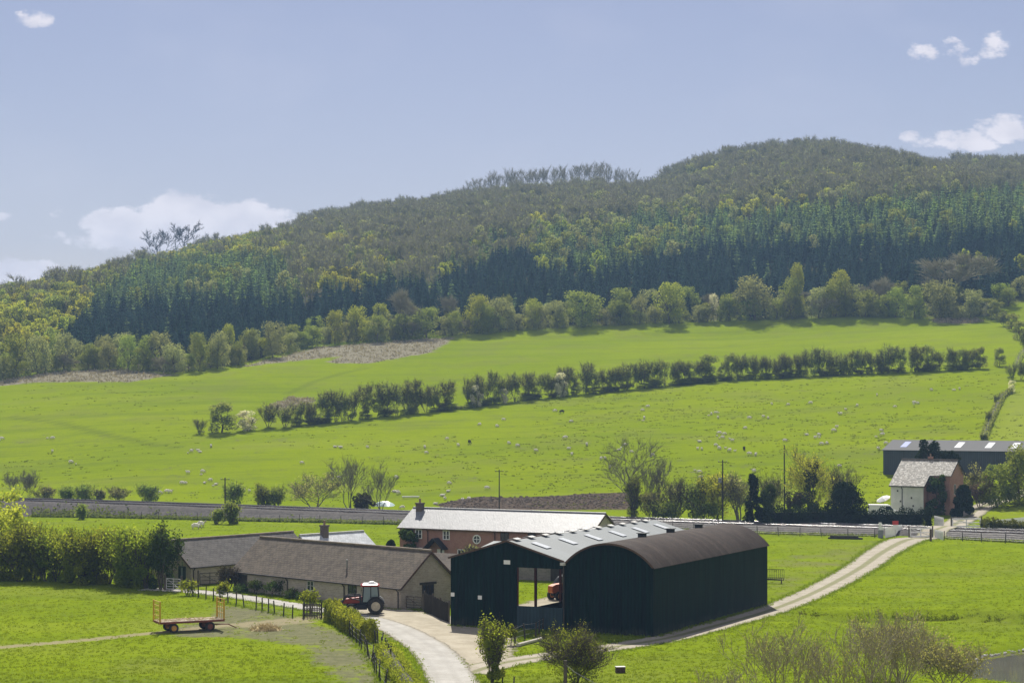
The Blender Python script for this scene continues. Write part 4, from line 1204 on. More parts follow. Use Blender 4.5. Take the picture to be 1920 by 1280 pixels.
for x, m_ in ((3.3, M_skylB), (13.6, M_skyl), (19.3, M_skyl), (24.0, M_skyl)):
    q0, q1 = 2.0, 6.0
    a = MB(); a.slab((x - .6, q0, ze + k10 * q0 + .085), (x + .6, q0, ze + k10 * q0 + .085), (x + .6, q1, ze + k10 * q1 + .085), (x - .6, q1, ze + k10 * q1 + .085), .03)
    s_ = a.build('skylight', m_, rf)
    if m_ is M_skylB: s_['label'] = 'blue tinted skylight'
a = MB(); a.box(1.0, 4.2, -.06, .02, -.9, 2.0); a.build('sliding_door', M_shedW, b10)

a = MB(); a.slab((.1, .1, .03), (11.0, .1, .03), (11.0, L1 - .1, .03), (.1, L1 - .1, .03), .02)
fl = a.build('barn_floor', simple('earth_floor', (.24, .17, .11), (.18, .13, .085), .8, .95, .1), None, loc=(*A0, 0)); fl.rotation_euler = (0, 0, BRZ)
tag(fl, 'trodden earth floor of the green barn', 'floor', kind='structure')
# ------------------------------------------------------------------ vehicles
def wheel(parent, c, r, w, rim_m, rimr=.58, name='wheel', lugs=True):
    a = MB()
    a.lathe([(r * rimr, -w / 2 + .02), (r * .9, -w / 2), (r, -w * .36), (r, w * .36), (r * .9, w / 2), (r * rimr, w / 2 - .02)], 26, c, 'y', caps=False)
    if lugs:
        for k in range(22):
            t = 2 * math.pi * k / 22
            for s_ in (-1, 1):
                a.M = Matrix.Translation(c) @ Matrix.Rotation(t + s_ * .07, 4, 'Y')
                a.box(-.03, .03, min(0, s_ * w * .46), max(0, s_ * w * .46), r * .97, r * 1.045)
        a.M = None
    wv = a.build(name, M_rubber, parent)
    b = MB()
    b.lathe([(r * rimr * .98, -w / 2 + .05), (r * rimr * .75, -w / 2 + .12), (r * .2, -w / 2 + .1), (r * .16, -w / 2 + .02)], 20, c, 'y')
    b.lathe([(r * .16, w / 2 - .02), (r * .2, w / 2 - .1), (r * rimr * .75, w / 2 - .12), (r * rimr * .98, w / 2 - .05)], 20, c, 'y')
    b.lathe([(r * rimr, -w / 2 + .03), (r * rimr, w / 2 - .03)], 20, c, 'y', caps=False)
    b.build('rim', rim_m, wv)
    return wv
def arch(mb, c, r0, r1, w, a0, a1, n=10, mi=0):
    """mudguard: curved band about a Y axis through c"""
    o = [(c[0] + r1 * math.cos(a0 + (a1 - a0) * i / n), c[2] + r1 * math.sin(a0 + (a1 - a0) * i / n)) for i in range(n + 1)]
    q = [(c[0] + r0 * math.cos(a0 + (a1 - a0) * i / n), c[2] + r0 * math.sin(a0 + (a1 - a0) * i / n)) for i in range(n + 1)]
    mb.prism(o + q[::-1], c[1] - w / 2, c[1] + w / 2, mi)
def tractor():
    p = G(700, 1152)
    t = thing('tractor', 'red tractor with front loader and cab top whitened as sun glare on the lane', 'tractor', (p[0] - .75, p[1] + .9, .04), R(184)); t.scale = (1.06,) * 3
    # +x forward, +y is the far side (camera looks at -y ... after the turn)
    a = MB(); a.cbox((.25, 0, .72), (2.9, .42, .42)); a.cbox((-.85, 0, .72), (.5, 1.3, .34)); a.cbox((1.3, 0, .52), (.3, 1.3, .2)); a.cbox((.35, .5, .62), (.9, .35, .45)); a.cbox((.35, -.5, .62), (.9, .35, .45)); a.build('chassis', M_black, t)
    a = MB()
    prof = [(.30, .95), (1.95, .88), (2.05, .95), (2.0, 1.20), (1.75, 1.33), (.30, 1.50)]
    a.prism(prof, -.33, .33); h = a.build('hood', M_red, t)
    bv = h.modifiers.new('bevel', 'BEVEL'); bv.width = .07; bv.segments = 2
    a = MB(); a.cbox((2.045, 0, 1.04), (.03, .5, .26)); a.build('grille', M_black, h)
    for s_ in (-1, 1):
        a = MB(); a.lathe([(.085, 0), (.085, .05)], 12, (2.02, s_ * .2, 1.19), 'x'); a.build('headlight', M_white, h)
    # cab
    X0, X1, Z0, Z1 = -1.05, .32, 1.0, 2.42
    a = MB()
    for s_ in (-1, 1):
        y = s_ * .66
        a.bar((X1, y, Z0), (X1 - .12, y * .95, Z1), .09, .09); a.bar((-.42, y, Z0 + .1), (-.42, y * .95, Z1), .08, .08); a.bar((X0 - .1, y, Z0 + .35), (X0 + .02, y * .95, Z1), .09, .09)
        a.bar((X1, y, Z0), (-.42, y, Z0), .09, .12)
    a.bar((X1, -.66, Z0 + .45), (X1, .66, Z0 + .45), .06, .06); a.bar((X0 - .1, -.66, Z0 + .35), (X0 - .1, .66, Z0 + .35), .07, .07)
    a.build('cab_frame', M_black, t)
    a = MB(); a.prism([(X1 - .02, Z0 + .05), (X1 - .12, Z1), (-.38, Z1), (-.38, Z0 + .05)], -.665, -.65); a.build('door_window', M_glassL, t)
    a = MB(); a.prism([(X1 - .02, Z0 + .05), (X1 - .12, Z1), (-.38, Z1), (-.38, Z0 + .05)], .65, .665); a.build('door_window', M_glassL, t)
    for s_ in (-1, 1):
        a = MB(); a.prism([(-.46, Z0 + .5), (-.46, Z1), (X0 + .05, Z1), (X0 - .06, Z0 + .55)], s_ * .655 - .008, s_ * .655 + .008); a.build('quarter_window', M_glassL, t)
    a = MB(); a.slab((X1 + .0, -.62, Z0 + .48), (X1 + .0, .62, Z0 + .48), (X1 - .11, .6, Z1), (X1 - .11, -.6, Z1), .012); a.build('windscreen', M_glassL, t)
    a = MB(); a.slab((X0 - .08, .62, Z0 + .38), (X0 - .08, -.62, Z0 + .38), (X0 + .03, -.6, Z1), (X0 + .03, .6, Z1), .012); a.build('rear_window', M_glassL, t)
    a = MB(); a.prism([(X0 - .12, Z1), (X1 + .12, Z1 - .02), (X1 + .16, Z1 + .07), (X1 + .02, Z1 + .17), (X0 - .02, Z1 + .17), (X0 - .16, Z1 + .08)], -.78, .78); r = a.build('cab_roof', M_red, t)
    bv = r.modifiers.new('bevel', 'BEVEL'); bv.width = .05; bv.segments = 2
    a = MB(); a.prism([(X0 + .02, Z1 + .171), (X1 - .05, Z1 + .171), (X1 - .12, Z1 + .22), (X0 + .1, Z1 + .22)], -.66, .66); a.build('roof_glare', M_white, r)  # white top stands in for sun glare on the cab roof
    a = MB(); a.prism([(-.95, Z1 + .22), (-.15, Z1 + .22), (-.3, Z1 + .36), (-.62, Z1 + .40)], -.35, .35); rb = a.build('roof_hatch', M_white, r)
    bv = rb.modifiers.new('bevel', 'BEVEL'); bv.width = .04; bv.segments = 2
    a = MB(); a.cbox((-.55, 0, 1.25), (.5, .5, .14)); a.cbox((-.82, 0, 1.55), (.12, .48, .6)); a.build('seat', M_black, t)
    a = MB(); a.tube([(.1, 0, 1.35), (-.05, 0, 1.62)], .03, 6); a.lathe([(.19, -.015), (.21, 0), (.19, .015)], 16, (-.06, 0, 1.63), 'z'); a.build('steering_wheel', M_black, t)
    for s_ in (-1, 1):
        a = MB(); arch(a, (-.85, s_ * .80, .70), .76, .82, .42, R(10), R(165)); a.build('mudguard', M_greyp if s_ < 0 else M_black, t)
        wheel(t, (-.85, s_ * .82, .70), .70, .40, M_rim)
        wheel(t, (1.30, s_ * .78, .46), .46, .30, M_rim)
    a = MB(); a.tube([(.95, .3, 1.4), (.95, .3, 2.05), (.9, .3, 2.15)], .045, 8); a.build('exhaust', M_black, t)
    # loader
    for s_ in (-1, 1):
        a = MB(); y = s_ * .58
        a.bar((.45, y, .9), (.52, y, 1.62), .12, .16); a.bar((.52, y, 1.62), (1.7, y, 1.55), .10, .16); a.bar((1.7, y, 1.55), (2.45, y, .62), .10, .16)
        a.tube([(.5, y, 1.2), (1.55, y, 1.45)], .045, 8); a.build('loader_arm', M_black, t)
    a = MB(); a.bar((2.1, -.58, 1.02), (2.1, .58, 1.02), .1, .1); a.build('loader_crossbar', M_black, t)
    a = MB(); pr = [(2.42, 1.0), (2.38, .45), (2.9, .28), (3.05, .30), (2.95, .34), (2.47, .52), (2.50, 1.0)]
    a.prism(pr, -.85, .85); a.prism([(2.42, 1.0), (2.38, .45), (2.9, .28), (2.6, .95)], -.87, -.85); a.prism([(2.42, 1.0), (2.38, .45), (2.9, .28), (2.6, .95)], .85, .87); a.build('bucket', M_black, t)
    for s_ in (-1, 1):
        a = MB(); a.bar((X1, s_ * .7, 2.1), (X1 + .1, s_ * .95, 2.1), .03, .03); a.cbox((X1 + .1, s_ * .97, 2.0), (.04, .16, .28)); a.build('mirror', M_black, t)
tractor()
def trailer():
    c = G(345, 1173)
    t = thing('hay_trailer', 'rusty red flatbed hay trailer with yellow end ladders, parked on the field', 'trailer', (-27.85, 171.6, 0), rz_of(.90, .43))
    L, Wd, zd = 5.6, 2.2, .98
    a = MB()
    for k in range(9):
        y = -Wd / 2 + Wd * k / 9
        a.box(-L / 2, L / 2, y + .01, y + Wd / 9 - .01, zd - .05, zd)
    a.build('deck', M_deck, t)
    a = MB()
    for y in (-Wd / 2 - .03, Wd / 2 + .03): a.box(-L / 2 - .03, L / 2 + .03, y - .03, y + .03, zd - .17, zd + .01)
    for x in (-L / 2 - .02, L / 2 + .02): a.box(x - .03, x + .03, -Wd / 2, Wd / 2, zd - .17, zd + .005)
    for y in (-.45, .45): a.box(-L / 2, L / 2, y - .05, y + .05, zd - .24, zd - .055)
    for x in np.linspace(-2.3, 2.3, 6): a.box(x - .04, x + .04, -Wd / 2, Wd / 2, zd - .15, zd - .055)
    a.build('chassis', M_redox, t)
    a = MB()
    for s_ in (-1, 1):
        a.bar((-1.6, s_ * .45, zd - .2), (-1.6, s_ * .45, .45), .12, .12)
        a.bar((1.6, s_ * .35, zd - .2), (1.6, s_ * .35, .5), .10, .10)
    a.box(-1.68, -1.52, -.95, .95, .38, .50); a.box(1.52, 1.68, -.95, .95, .38, .50); a.box(1.25, 1.95, -.5, .5, .62, .70)
    a.build('axle', M_redox, t)
    for x, m_ in ((-1.6, M_rimY), (1.6, M_redox)):
        for s_ in (-1, 1): wheel(t, (x, s_ * .95, .41), .41, .24, m_, .58, lugs=False)
    a = MB(); a.bar((1.75, .22, .5), (3.6, 0, .42), .07, .07); a.bar((1.75, -.22, .5), (3.6, 0, .42), .07, .07); a.bar((3.5, 0, .43), (4.15, 0, .12), .08, .08)
    a.lathe([(.05, -.03), (.10, -.03), (.10, .03), (.05, .03)], 12, (4.2, 0, .1), 'z'); a.build('drawbar', M_redox, t)
    for x, ln in ((-L / 2 - .02, -.06), (L / 2 + .02, .06)):
        a = MB()
        for y in (-1.0, -.02, 1.0):
            if y == -.02: continue
            a.box(x - .06, x + .06, y - .06, y + .06, zd - .15, zd + 1.75)
        for y in (-.35, .35): a.bar((x, y, zd), (x, y, zd + 1.68), .035, .035)
        for z in (.5, .95, 1.35, 1.7): a.bar((x, -1.0, zd + z), (x, 1.0, zd + z), .05, .05)
        a.build('end_ladder', M_yellow, t)
trailer()
g = np.random.default_rng(5)
def heap(name, label, cat, loc, rx, ry, h, mat, straws=0, swd=.02, slen=.5, smat=None, seed=1, n=24, parts=True):
    g = np.random.default_rng(seed)
    V, Fc = [], []
    nr = 7
    for i in range(nr + 1):
        for k in range(n):
            r = i / nr; t_ = 2 * math.pi * k / n
            rr = r * (1 + .18 * math.sin(3 * t_ + seed) + .1 * math.sin(7 * t_ + 2 * seed))
            z = h * (1 - r * r) ** 1.1 * (1 + .35 * math.sin(5 * t_ + i) * r) + g.normal(scale=.05) * (1 - r) - .03 * r
            V.append((rx * rr * math.cos(t_), ry * rr * math.sin(t_), z if i else h))
    for i in range(nr):
        for k in range(n): Fc.append((i * n + k, i * n + (k + 1) % n, (i + 1) * n + (k + 1) % n, (i + 1) * n + k))
    V = np.array(V); Q = np.array(Fc)
    Q = Q[:, ::-1]
    ps = [('mound', V, Q, mat)]
    if straws:
        P = np.stack([g.uniform(-rx, rx, straws) * 1.0, g.uniform(-ry, ry, straws) * 1.0, np.zeros(straws)], 1)
        rr = (P[:, 0] / rx) ** 2 + (P[:, 1] / ry) ** 2
        P = P[rr < 1.15]; rr = rr[rr < 1.15]
        P[:, 2] = h * np.maximum(0, 1 - rr) ** 1.1 + .02
        v, f = twig_np(P, np.zeros_like(P) + np.array([0, 0, .08]), slen, swd, g)
        ps.append(('straw', v, f, smat or mat))
    v, f, m = join([(a_, b_, i) for i, (_, a_, b_, _m) in enumerate(ps)])
    o = mesh_obj(name, v, f, [p[3] for p in ps], None, m, loc=loc)
    return tag(o, label, cat)
p = G(498, 1182)
heap('straw_heap', 'low heap of old straw on the muddy field', 'straw heap', (p[0], p[1] + .4, 0), 1.3, .8, .38, M_straw, 900, .03, .45, seed=3)
a = MB()
for k in range(140):
    x, y = g.uniform(-2.7, 2.7), g.uniform(-1.05, 1.05); t_ = g.uniform(0, 6.28); l = g.uniform(.15, .45)
    a.bar((x, y, g.uniform(.01, .10)), (x + l * math.cos(t_), y + l * math.sin(t_), g.uniform(.01, .12)), .03, .03)
ls = a.build('loose_straw', M_straw, None, loc=(-27.85, 171.6, .985)); ls.rotation_euler = (0, 0, rz_of(.90, .43))
tag(ls, 'loose straw strewn over the trailer deck', 'straw', kind='stuff')

def digger():
    # orange machine parked at the open side of the barn
    t = thing('loader_tractor', 'orange farm loader parked behind the open barn bay', 'tractor', (5.35, 198.6, 0), R(215)); t.scale = (.92,) * 3
    a = MB(); a.prism([(.3, .8), (2.0, .8), (2.1, 1.0), (2.05, 1.55), (1.6, 1.72), (.3, 1.8)], -.42, .42); a.build('hood', M_orange, t)
    a = MB(); a.cbox((.2, 0, .72), (3.2, .5, .45)); a.build('chassis', M_black, t)
    a = MB()
    for x in (-.95, .25):
        for y in (-.6, .6): a.bar((x, y, .9), (x, y * .93, 2.35), .09, .09)
    a.cbox((-.35, 0, 1.1), (1.2, 1.25, .5)); a.build('cab_frame', M_orange, t)
    a = MB(); a.cbox((-.35, 0, 2.42), (1.5, 1.4, .14)); a.build('cab_roof', M_black, t)
    a = MB(); a.cbox((-.35, 0, 1.85), (1.14, 1.18, .9)); a.build('cab_window', M_glassL, t)
    for s_ in (-1, 1):
        wheel(t, (-.8, s_ * .8, .68), .68, .4, M_rimY); wheel(t, (1.4, s_ * .72, .48), .48, .3, M_rimY)
    a = MB(); a.cbox((-1.35, .0, 1.95), (.3, .5, .3)); a.build('warning_lamp', M_yellow, t)
digger()
heap('silage_heap', 'heap under black sheeting behind the orange loader', 'heap', (5.6, 205.0, 0), 2.2, 1.6, 1.9, simple('black_sheeting', (.02, .022, .024), (.05, .052, .055), 1.2, .6, .3, bump=.6), seed=8)
def van():
    b = G(1655, 975, 1.5)
    x, y = 60.6, 325.0
    z = float(gz(x, y))
    t = thing('white_van', 'white van parked behind the dark clipped hedge', 'van', (x, y, z), R(-8))
    a = MB(); L = 4.9
    a.prism([(-L / 2, .35), (L / 2, .35), (L / 2 + .02, .95), (L / 2 - .7, 1.15), (L / 2 - 1.35, 1.85), (L / 2 - 1.7, 1.98), (-L / 2 + .1, 2.0), (-L / 2, 1.85)], -.92, .92)
    o = a.build('body', M_white, t); bv = o.modifiers.new('bevel', 'BEVEL'); bv.width = .10; bv.segments = 2
    a = MB(); a.prism([(L / 2 - 1.35, 1.15), (L / 2 - .85, 1.18), (L / 2 - 1.4, 1.75), (L / 2 - 2.1, 1.75), (L / 2 - 2.1, 1.15)], -.935, -.925); a.build('side_window', M_glass, t)
    a = MB(); a.slab((L / 2 - .74, -.75, 1.19), (L / 2 - .74, .75, 1.19), (L / 2 - 1.33, .7, 1.80), (L / 2 - 1.33, -.7, 1.80), -.02); a.build('windscreen', M_glass, t)
    for xx in (-1.5, 1.55):
        for s_ in (-1, 1): wheel(t, (xx, s_ * .82, .34), .34, .2, M_greyp, .6, lugs=False)
van()
z = float(gz(61.8, 331))
t = thing('parasol', 'tilted white garden parasol beside the rendered cottage wall', 'parasol', (61.6, 330.2, z), 0)
a = MB(); a.tube([(0, 0, 0), (0, 0, 2.5)], .03, 6); a.build('pole', M_timber, t)
a = MB(); a.M = Matrix.Translation((0, 0, 2.3)) @ Matrix.Rotation(R(-24), 4, 'Y') @ Matrix.Rotation(R(14), 4, 'X')
a.lathe([(1.25, 0), (1.2, .06), (.6, .32), (.04, .5)], 8, (0, 0, 0), 'z'); a.build('canopy', M_white, t)

# ------------------------------------------------------------------ fences, gates, poles, signs
def fence(name, label, pts, spacing, h, pw=.10, wires=3, mat=None, stay=None, lean=.06, seed=1, rails=0, zfun=None):
    """posts along a polyline of world points, joined by wires or rails"""
    g = np.random.default_rng(seed)
    zf = zfun or (lambda x, y: float(gz(x, y)))
    P = [np.array(p[:2], float) for p in pts]
    pos = []
    for a_, b_ in zip(P[:-1], P[1:]):
        n = max(1, int(round(np.linalg.norm(b_ - a_) / spacing)))
        for k in range(n): pos.append(a_ + (b_ - a_) * k / n)
    pos.append(P[-1])
    o = np.array([*pos[0], zf(*pos[0])])
    t = thing(name, label, 'fence', tuple(o))
    tops = []
    for q in pos:
        z = zf(*q); hh = h * g.uniform(.9, 1.1); lx, ly = g.normal(scale=lean, size=2)
        a = MB(); b0 = Vector((q[0] - o[0], q[1] - o[1], z - o[2] - .15)); b1_ = b0 + Vector((lx * hh, ly * hh, hh + .15))
        a.tube([b0, b1_], [pw / 2, pw / 2 * .9], 6); a.build('post', mat or M_timberD, t)
        tops.append((b0 + Vector((0, 0, .15)), b1_))
    a = MB()
    if wires:
        for w in range(wires):
            f = .3 + .62 * w / max(wires - 1, 1)
            for (c0, c1), (d0, d1) in zip(tops[:-1], tops[1:]): a.tube([c0.lerp(c1, f), d0.lerp(d1, f)], .008, 3, cap=False)
        a.build('wire', M_wire, t)
    for w in range(rails):
        r = MB(); f = .35 + .55 * w / max(rails - 1, 1)
        for (c0, c1), (d0, d1) in zip(tops[:-1], tops[1:]): r.bar(c0.lerp(c1, f), d0.lerp(d1, f), .04, .12)
        r.build('rail', mat or M_timberD, t)
    return t
def GG(*uv): return [G(u, v)[:2] for u, v in uv]
fence('wire_fence', 'post and wire fence between the lane verge and the muddy field', GG((352, 1113), (372, 1120), (400, 1125), (428, 1131), (458, 1138), (480, 1142), (515, 1150), (548, 1157)), 1.7, 1.25, .13, 3, lean=.07, seed=4)
fence('wire_fence', 'crooked post and wire fence below the clipped lane hedge', GG((622, 1165), (645, 1183), (668, 1204), (690, 1228), (706, 1262), (722, 1295)), 2.2, 1.3, .10, 3, lean=.12, seed=5)
fence('wire_fence', 'short post fence in the ragged grass beside the curving lane', GG((692, 1188), (705, 1206), (722, 1224), (734, 1248)), 1.7, 1.2, .12, 2, lean=.10, seed=6)
fence('wire_fence', 'small wire fence with a stout end post before the open barn bay', GG((966, 1203), (985, 1198), (1004, 1193), (1017, 1183)), 2.0, 1.25, .16, 3, lean=.05, seed=8)
fence('wire_fence', 'wire fence of thin posts under the left embankment', [G(u, v)[:2] for u, v in ((60, 969), (200, 971), (330, 974), (450, 977), (600, 980), (760, 984))], 3.6, 1.25, .10, 4, lean=.03, seed=9)
fence('wire_fence', 'wire fence of dark posts along the line behind the dutch barn', [G(u, v)[:2] for u, v in ((1150, 992), (1300, 998), (1420, 1003), (1540, 1006), (1640, 1008))], 3.4, 1.35, .11, 4, lean=.04, seed=10)
fence('wire_fence', 'wire fence beside the railway right of the crossing gate', [G(u, v)[:2] for u, v in ((1770, 1012), (1840, 1016), (1930, 1021), (2030, 1027))], 3.9, 1.4, .13, 4, lean=.04, seed=11)
# board fence by the yard
def board_fence(label, uv, h, seed, gap=.02):
    g = np.random.default_rng(seed); P = GG(*uv); o = P[0]
    t = thing('board_fence', label, 'fence', (*o, 0))
    a = MB(); pn = 0
    for p, q in zip(P[:-1], P[1:]):
        L = math.dist(p, q); n = int(L / .16)
        for k in range(n):
            f0, f1 = k / n, (k + 1) / n - gap / L
            b0 = Vector((p[0] + (q[0] - p[0]) * f0 - o[0], p[1] + (q[1] - p[1]) * f0 - o[1], 0)); b1_ = Vector((p[0] + (q[0] - p[0]) * f1 - o[0], p[1] + (q[1] - p[1]) * f1 - o[1], 0))
            hh = h * g.uniform(.94, 1.05); m = (b0 + b1_) / 2
            d = (b1_ - b0).length
            a.bar(m, m + Vector((0, 0, hh)), d, .025)
    a.build('boards', M_timberD, t)
    for p in P:
        b = MB(); b.bar((p[0] - o[0], p[1] - o[1] + .08, 0), (p[0] - o[0], p[1] - o[1] + .08, h + .25), .14, .14); b.build('post', M_timber, t)
board_fence('dark board fence between the green barn and the stone gable', ((842, 1166), (826, 1160), (812, 1152), (796, 1146)), 1.7, 2)
def field_gate(label, p, q, h, mat, bars=5, zf=None, name='field_gate', bw=.05):
    o = p; zf = zf or (lambda x, y: 0.0)
    t = thing(name, label, 'gate', (*p, zf(*p)))
    e = Vector((q[0] - p[0], q[1] - p[1], zf(*q) - zf(*p)))
    a = MB()
    for k in range(bars):
        z = .18 + (h - .18) * k / (bars - 1)
        a.bar((0, 0, z), e + Vector((0, 0, z)), bw, bw * (1.6 if k in (0, bars - 1) else 1.0))
    for f in (0, .5, 1): a.bar(e * f + Vector((0, 0, .16)), e * f + Vector((0, 0, h + .03)), bw * 1.3, bw * 1.3)
    a.bar(Vector((0, 0, h)), e + Vector((0, 0, .2)), bw * .8, bw * .8)
    a.build('gate_frame', mat, t)
    for f, s_ in ((0, -1), (1, 1)):
        d = e.normalized() * .2 * s_
        b = MB(); c0 = e * f + d; b.bar(c0, c0 + Vector((0, 0, h + .35)), .17, .17); b.build('gate_post', M_timber, t)
    return t
field_gate('pale field gate at the end of the lane', G(312, 1106)[:2], G(338, 1108)[:2], 1.25, M_whitem)
field_gate('weathered timber gate against the stone barn gable', G(762, 1141)[:2], G(790, 1143)[:2], 1.2, M_timber)
field_gate('timber hurdle fence before the shorter stone barn', G(375, 1098)[:2], G(412, 1096)[:2], 1.35, M_timberD, 4)
p = G(585, 1157)
t = thing('sapling_guard', 'timber crate guard around the lane sapling', 'tree guard', (p[0], p[1], 0), R(12))
a = MB()
for x in np.linspace(-.75, .75, 6):
    for y in (-.6, .6): a.bar((x, y, 0), (x, y, 1.25), .07, .04)
for z in (.3, .75, 1.15):
    for y in (-.63, .63): a.bar((-.8, y, z), (.8, y, z), .04, .09)
    for x in (-.8, .8): a.bar((x, -.63, z), (x, .63, z), .04, .09)
a.build('slats', M_timber, t)
for x in (-.8, .8):
    b = MB(); b.bar((x, -.7, 0), (x, -.7, 1.5), .13, .13); b.build('post', M_timberD, t)
# telegraph poles
def pole(label, x, y, ztop, arm=True, box=False, lean=0.0, r=.13, arms=1):
    z = float(gz(x, y)); h = ztop - z
    t = thing('telegraph_pole', label, 'pole', (x, y, z), 0, 'telegraph poles')
    a = MB(); a.tube([(0, 0, -.2), (lean * h, 0, h)], [r, r * .72], 8); a.build('pole', M_timberD, t)
    for k in range(arms if arm else 0):
        zz = h - .3 - k * .5
        b = MB(); b.bar((lean * h - .75, 0, zz), (lean * h + .75, 0, zz), .10, .10); ar = b.build('crossarm', M_timberD, t)
        for s_ in (-.65, 0.05, .65):
            c = MB(); c.lathe([(.03, 0), (.06, .05), (.06, .14), (.03, .18)], 8, (lean * h + s_, 0, zz + .06), 'z'); c.build('insulator', M_ins, ar)
    if box:
        b = MB(); b.lathe([(.26, 0), (.28, .05), (.28, .72), (.24, .78)], 10, (-.42, 0, h * .62), 'z'); b.bar((-.42, 0, h * .62 + .2), (0, 0, h * .62 + .2), .06, .06); b.build('transformer', M_greyp, t)
    return t
def pxy(u, v, z): Yp = (CH - z) * F / (v - HZ); return (u - 960) / F * Yp, Yp
for (u, vb, vt, lab, kw) in ((422, 976, 895, 'telegraph pole with crossarm behind the left embankment fence', dict()),
                             (936, 962, 880, 'tall thin telegraph pole behind the brick farmhouse roof', dict(r=.11)),
                             (1355, 978, 862, 'telegraph pole carrying a grey transformer, behind the dutch barn', dict(box=True)),
                             (1471, 952, 834, 'bare pole without crossarm in the scrub beside the hedge', dict(arm=False, lean=-.004))):
    if u == 422: x, y = pxy(u, vb, 0)
    elif u == 1355: x, y = 33.5, 33.5 * F / (1355 - 960)
    elif u == 936: x, y = -2.2, 344.0
    else: x, y = 45.2, 45.2 * F / (1471 - 960)
    pole(lab, x, y, CH - (vt - HZ) * y / F, **kw)
p = G(1060, 1292)
t = thing('fence_post', 'grey strainer post with a slack wire in front of the round bush', 'post', (p[0], p[1], 0))
a = MB(); a.tube([(0, 0, -.1), (0, 0, 2.0)], [.13, .12], 8); a.build('post', M_timber, t)
a = MB(); a.tube([(0, 0, 1.75), (.6, -1.0, 1.35), (1.8, -3.2, .95), (3.0, -6.0, .8)], .02, 5, cap=False); a.build('wire', M_wire, t)
for k, (u, v, h, lab) in enumerate(((942, 1278, 1.1, 'slim stake beside the upright roadside shrub'), (963, 1292, .9, 'short stake in the grass between the two front bushes'), (900, 1222, 1.3, 'stake half hidden behind the upright roadside shrub'), (846, 1168, 1.9, 'white marker stake at the corner of the green barn'))):
    p = G(u, v)
    o = MB().tube([(0, 0, -.1), (.04, .02, h)], [.06, .05], 7).build('stake', M_whitem if 'white' in lab else M_timber, None, loc=(p[0], p[1] - (.25 if 'white' in lab else 0), 0)); tag(o, lab, 'stake')
# log, crate, boards
p, q = G(971, 1212), G(1015, 1200)
o = MB().tube([(0, 0, .15), (q[0] - p[0], q[1] - p[1], .15)], [.15, .13], 10).build('felled_log', M_log, None, loc=(p[0], p[1], 0)); tag(o, 'pale barkless log lying before the barn fence', 'log')
p = G(1163, 1260)
t = thing('feed_crate', 'small dark wooden crate on the grass beside the round bush', 'crate', (p[0], p[1], 0), R(8))
a = MB()
for z in (.02, .16, .30):
    a.box(-.34, .34, -.24, -.21, z, z + .11); a.box(-.34, .34, .21, .24, z, z + .11); a.box(-.34, -.31, -.21, .21, z, z + .11); a.box(.31, .34, -.21, .21, z, z + .11)
a.box(-.31, .31, -.21, .21, .02, .05); a.build('slats', M_barge, t)
a = MB(); a.box(-.36, .36, -.26, .26, .415, .45); a.build('lid', M_whitem, t)
p = G(1585, 1010)
t = thing('timber_stack', 'low stack of grey sleepers in the grass beside the railway fence', 'timber stack', (p[0], p[1], 0), R(-16))
for k in range(4):
    a = MB(); a.box(-2.4 + .1 * k, 2.5 - .2 * k, -.55 + .3 * (k % 3), -.3 + .3 * (k % 3), .02 + .24 * (k // 3), .24 + .24 * (k // 3)); a.build('sleeper', M_timberD, t)
# hay rake / feeder behind the dutch barn
p = G(1452, 1093)
t = thing('hay_rack', 'old iron hay rack on wheels behind the dutch barn', 'hay rack', (p[0], p[1], 0), R(-12))
a = MB()
for k in range(11):
    x = -1.0 + .2 * k
    pts = [(x, .55 * math.cos(s_), 1.05 + .75 * math.sin(s_)) for s_ in np.linspace(-2.6, .6, 9)]
    a.tube(pts, .022, 4)
for s_ in (-2.6, -1.2, .6): a.tube([(-1.0, .55 * math.cos(s_), 1.05 + .75 * math.sin(s_)), (1.0, .55 * math.cos(s_), 1.05 + .75 * math.sin(s_))], .03, 5)
a.build('cage', M_timberD, t)
a = MB(); a.bar((-1.9, -.2, .55), (.7, -.5, .42), .16, .12); a.build('drawbar', M_timberD, t)
for s_ in (-.8, .8):
    b = MB(); b.lathe([(.22, -.05), (.3, -.05), (.3, .05), (.22, .05)], 16, (s_, -.45, .3), 'x'); b.box(s_ - .02, s_ + .02, -.47, -.43, .05, .55); b.build('wheel', M_steelS, t)
# level crossing furniture
def picket(label, p, q, h, mat, zf):
    t = thing('picket_fence', label, 'fence', (*p, zf(*p)))
    e = Vector((q[0] - p[0], q[1] - p[1], 0)); n = max(4, int(e.length / .17)); a = MB()
    for k in range(n + 1):
        b = e * (k / n); a.bar(b, b + Vector((0, 0, h)), .11, .03); a.bar(b + Vector((0, 0, h)), b + Vector((0, 0, h + .08)), .05, .03)
    a.build('pickets', mat, t)
    b = MB()
    for z in (.3, .85): b.bar(Vector((0, .04, z)), e + Vector((0, .04, z)), .04, .09)
    b.build('rail', mat, t)
zf = lambda x, y: float(gz(x, y))
def Gs(u, v, z=.3): return G(u, v, z)[:2]
picket('white picket panel left of the near crossing gate', Gs(1660, 1004), Gs(1691, 997), 1.35, M_white, zf)
picket('white picket panel right of the brown gatepost', Gs(1753, 1004), Gs(1768, 1008), 1.15, M_white, zf)
picket('white picket panel beside the dark hedge across the line', pxy(1752, 976, 1.1), pxy(1769, 980, 1.1), 1.45, M_white, zf)
field_gate('white crossing gate on the farm side of the railway', Gs(1707, 1001, .5), Gs(1746, 1001, .5), 1.35, M_white, 3, zf, 'crossing_gate', .11)
field_gate('white crossing gate on the far side of the railway', pxy(1786, 978, 1.2), pxy(1838, 978, 1.2), 1.3, M_white, 3, zf, 'crossing_gate', .12)
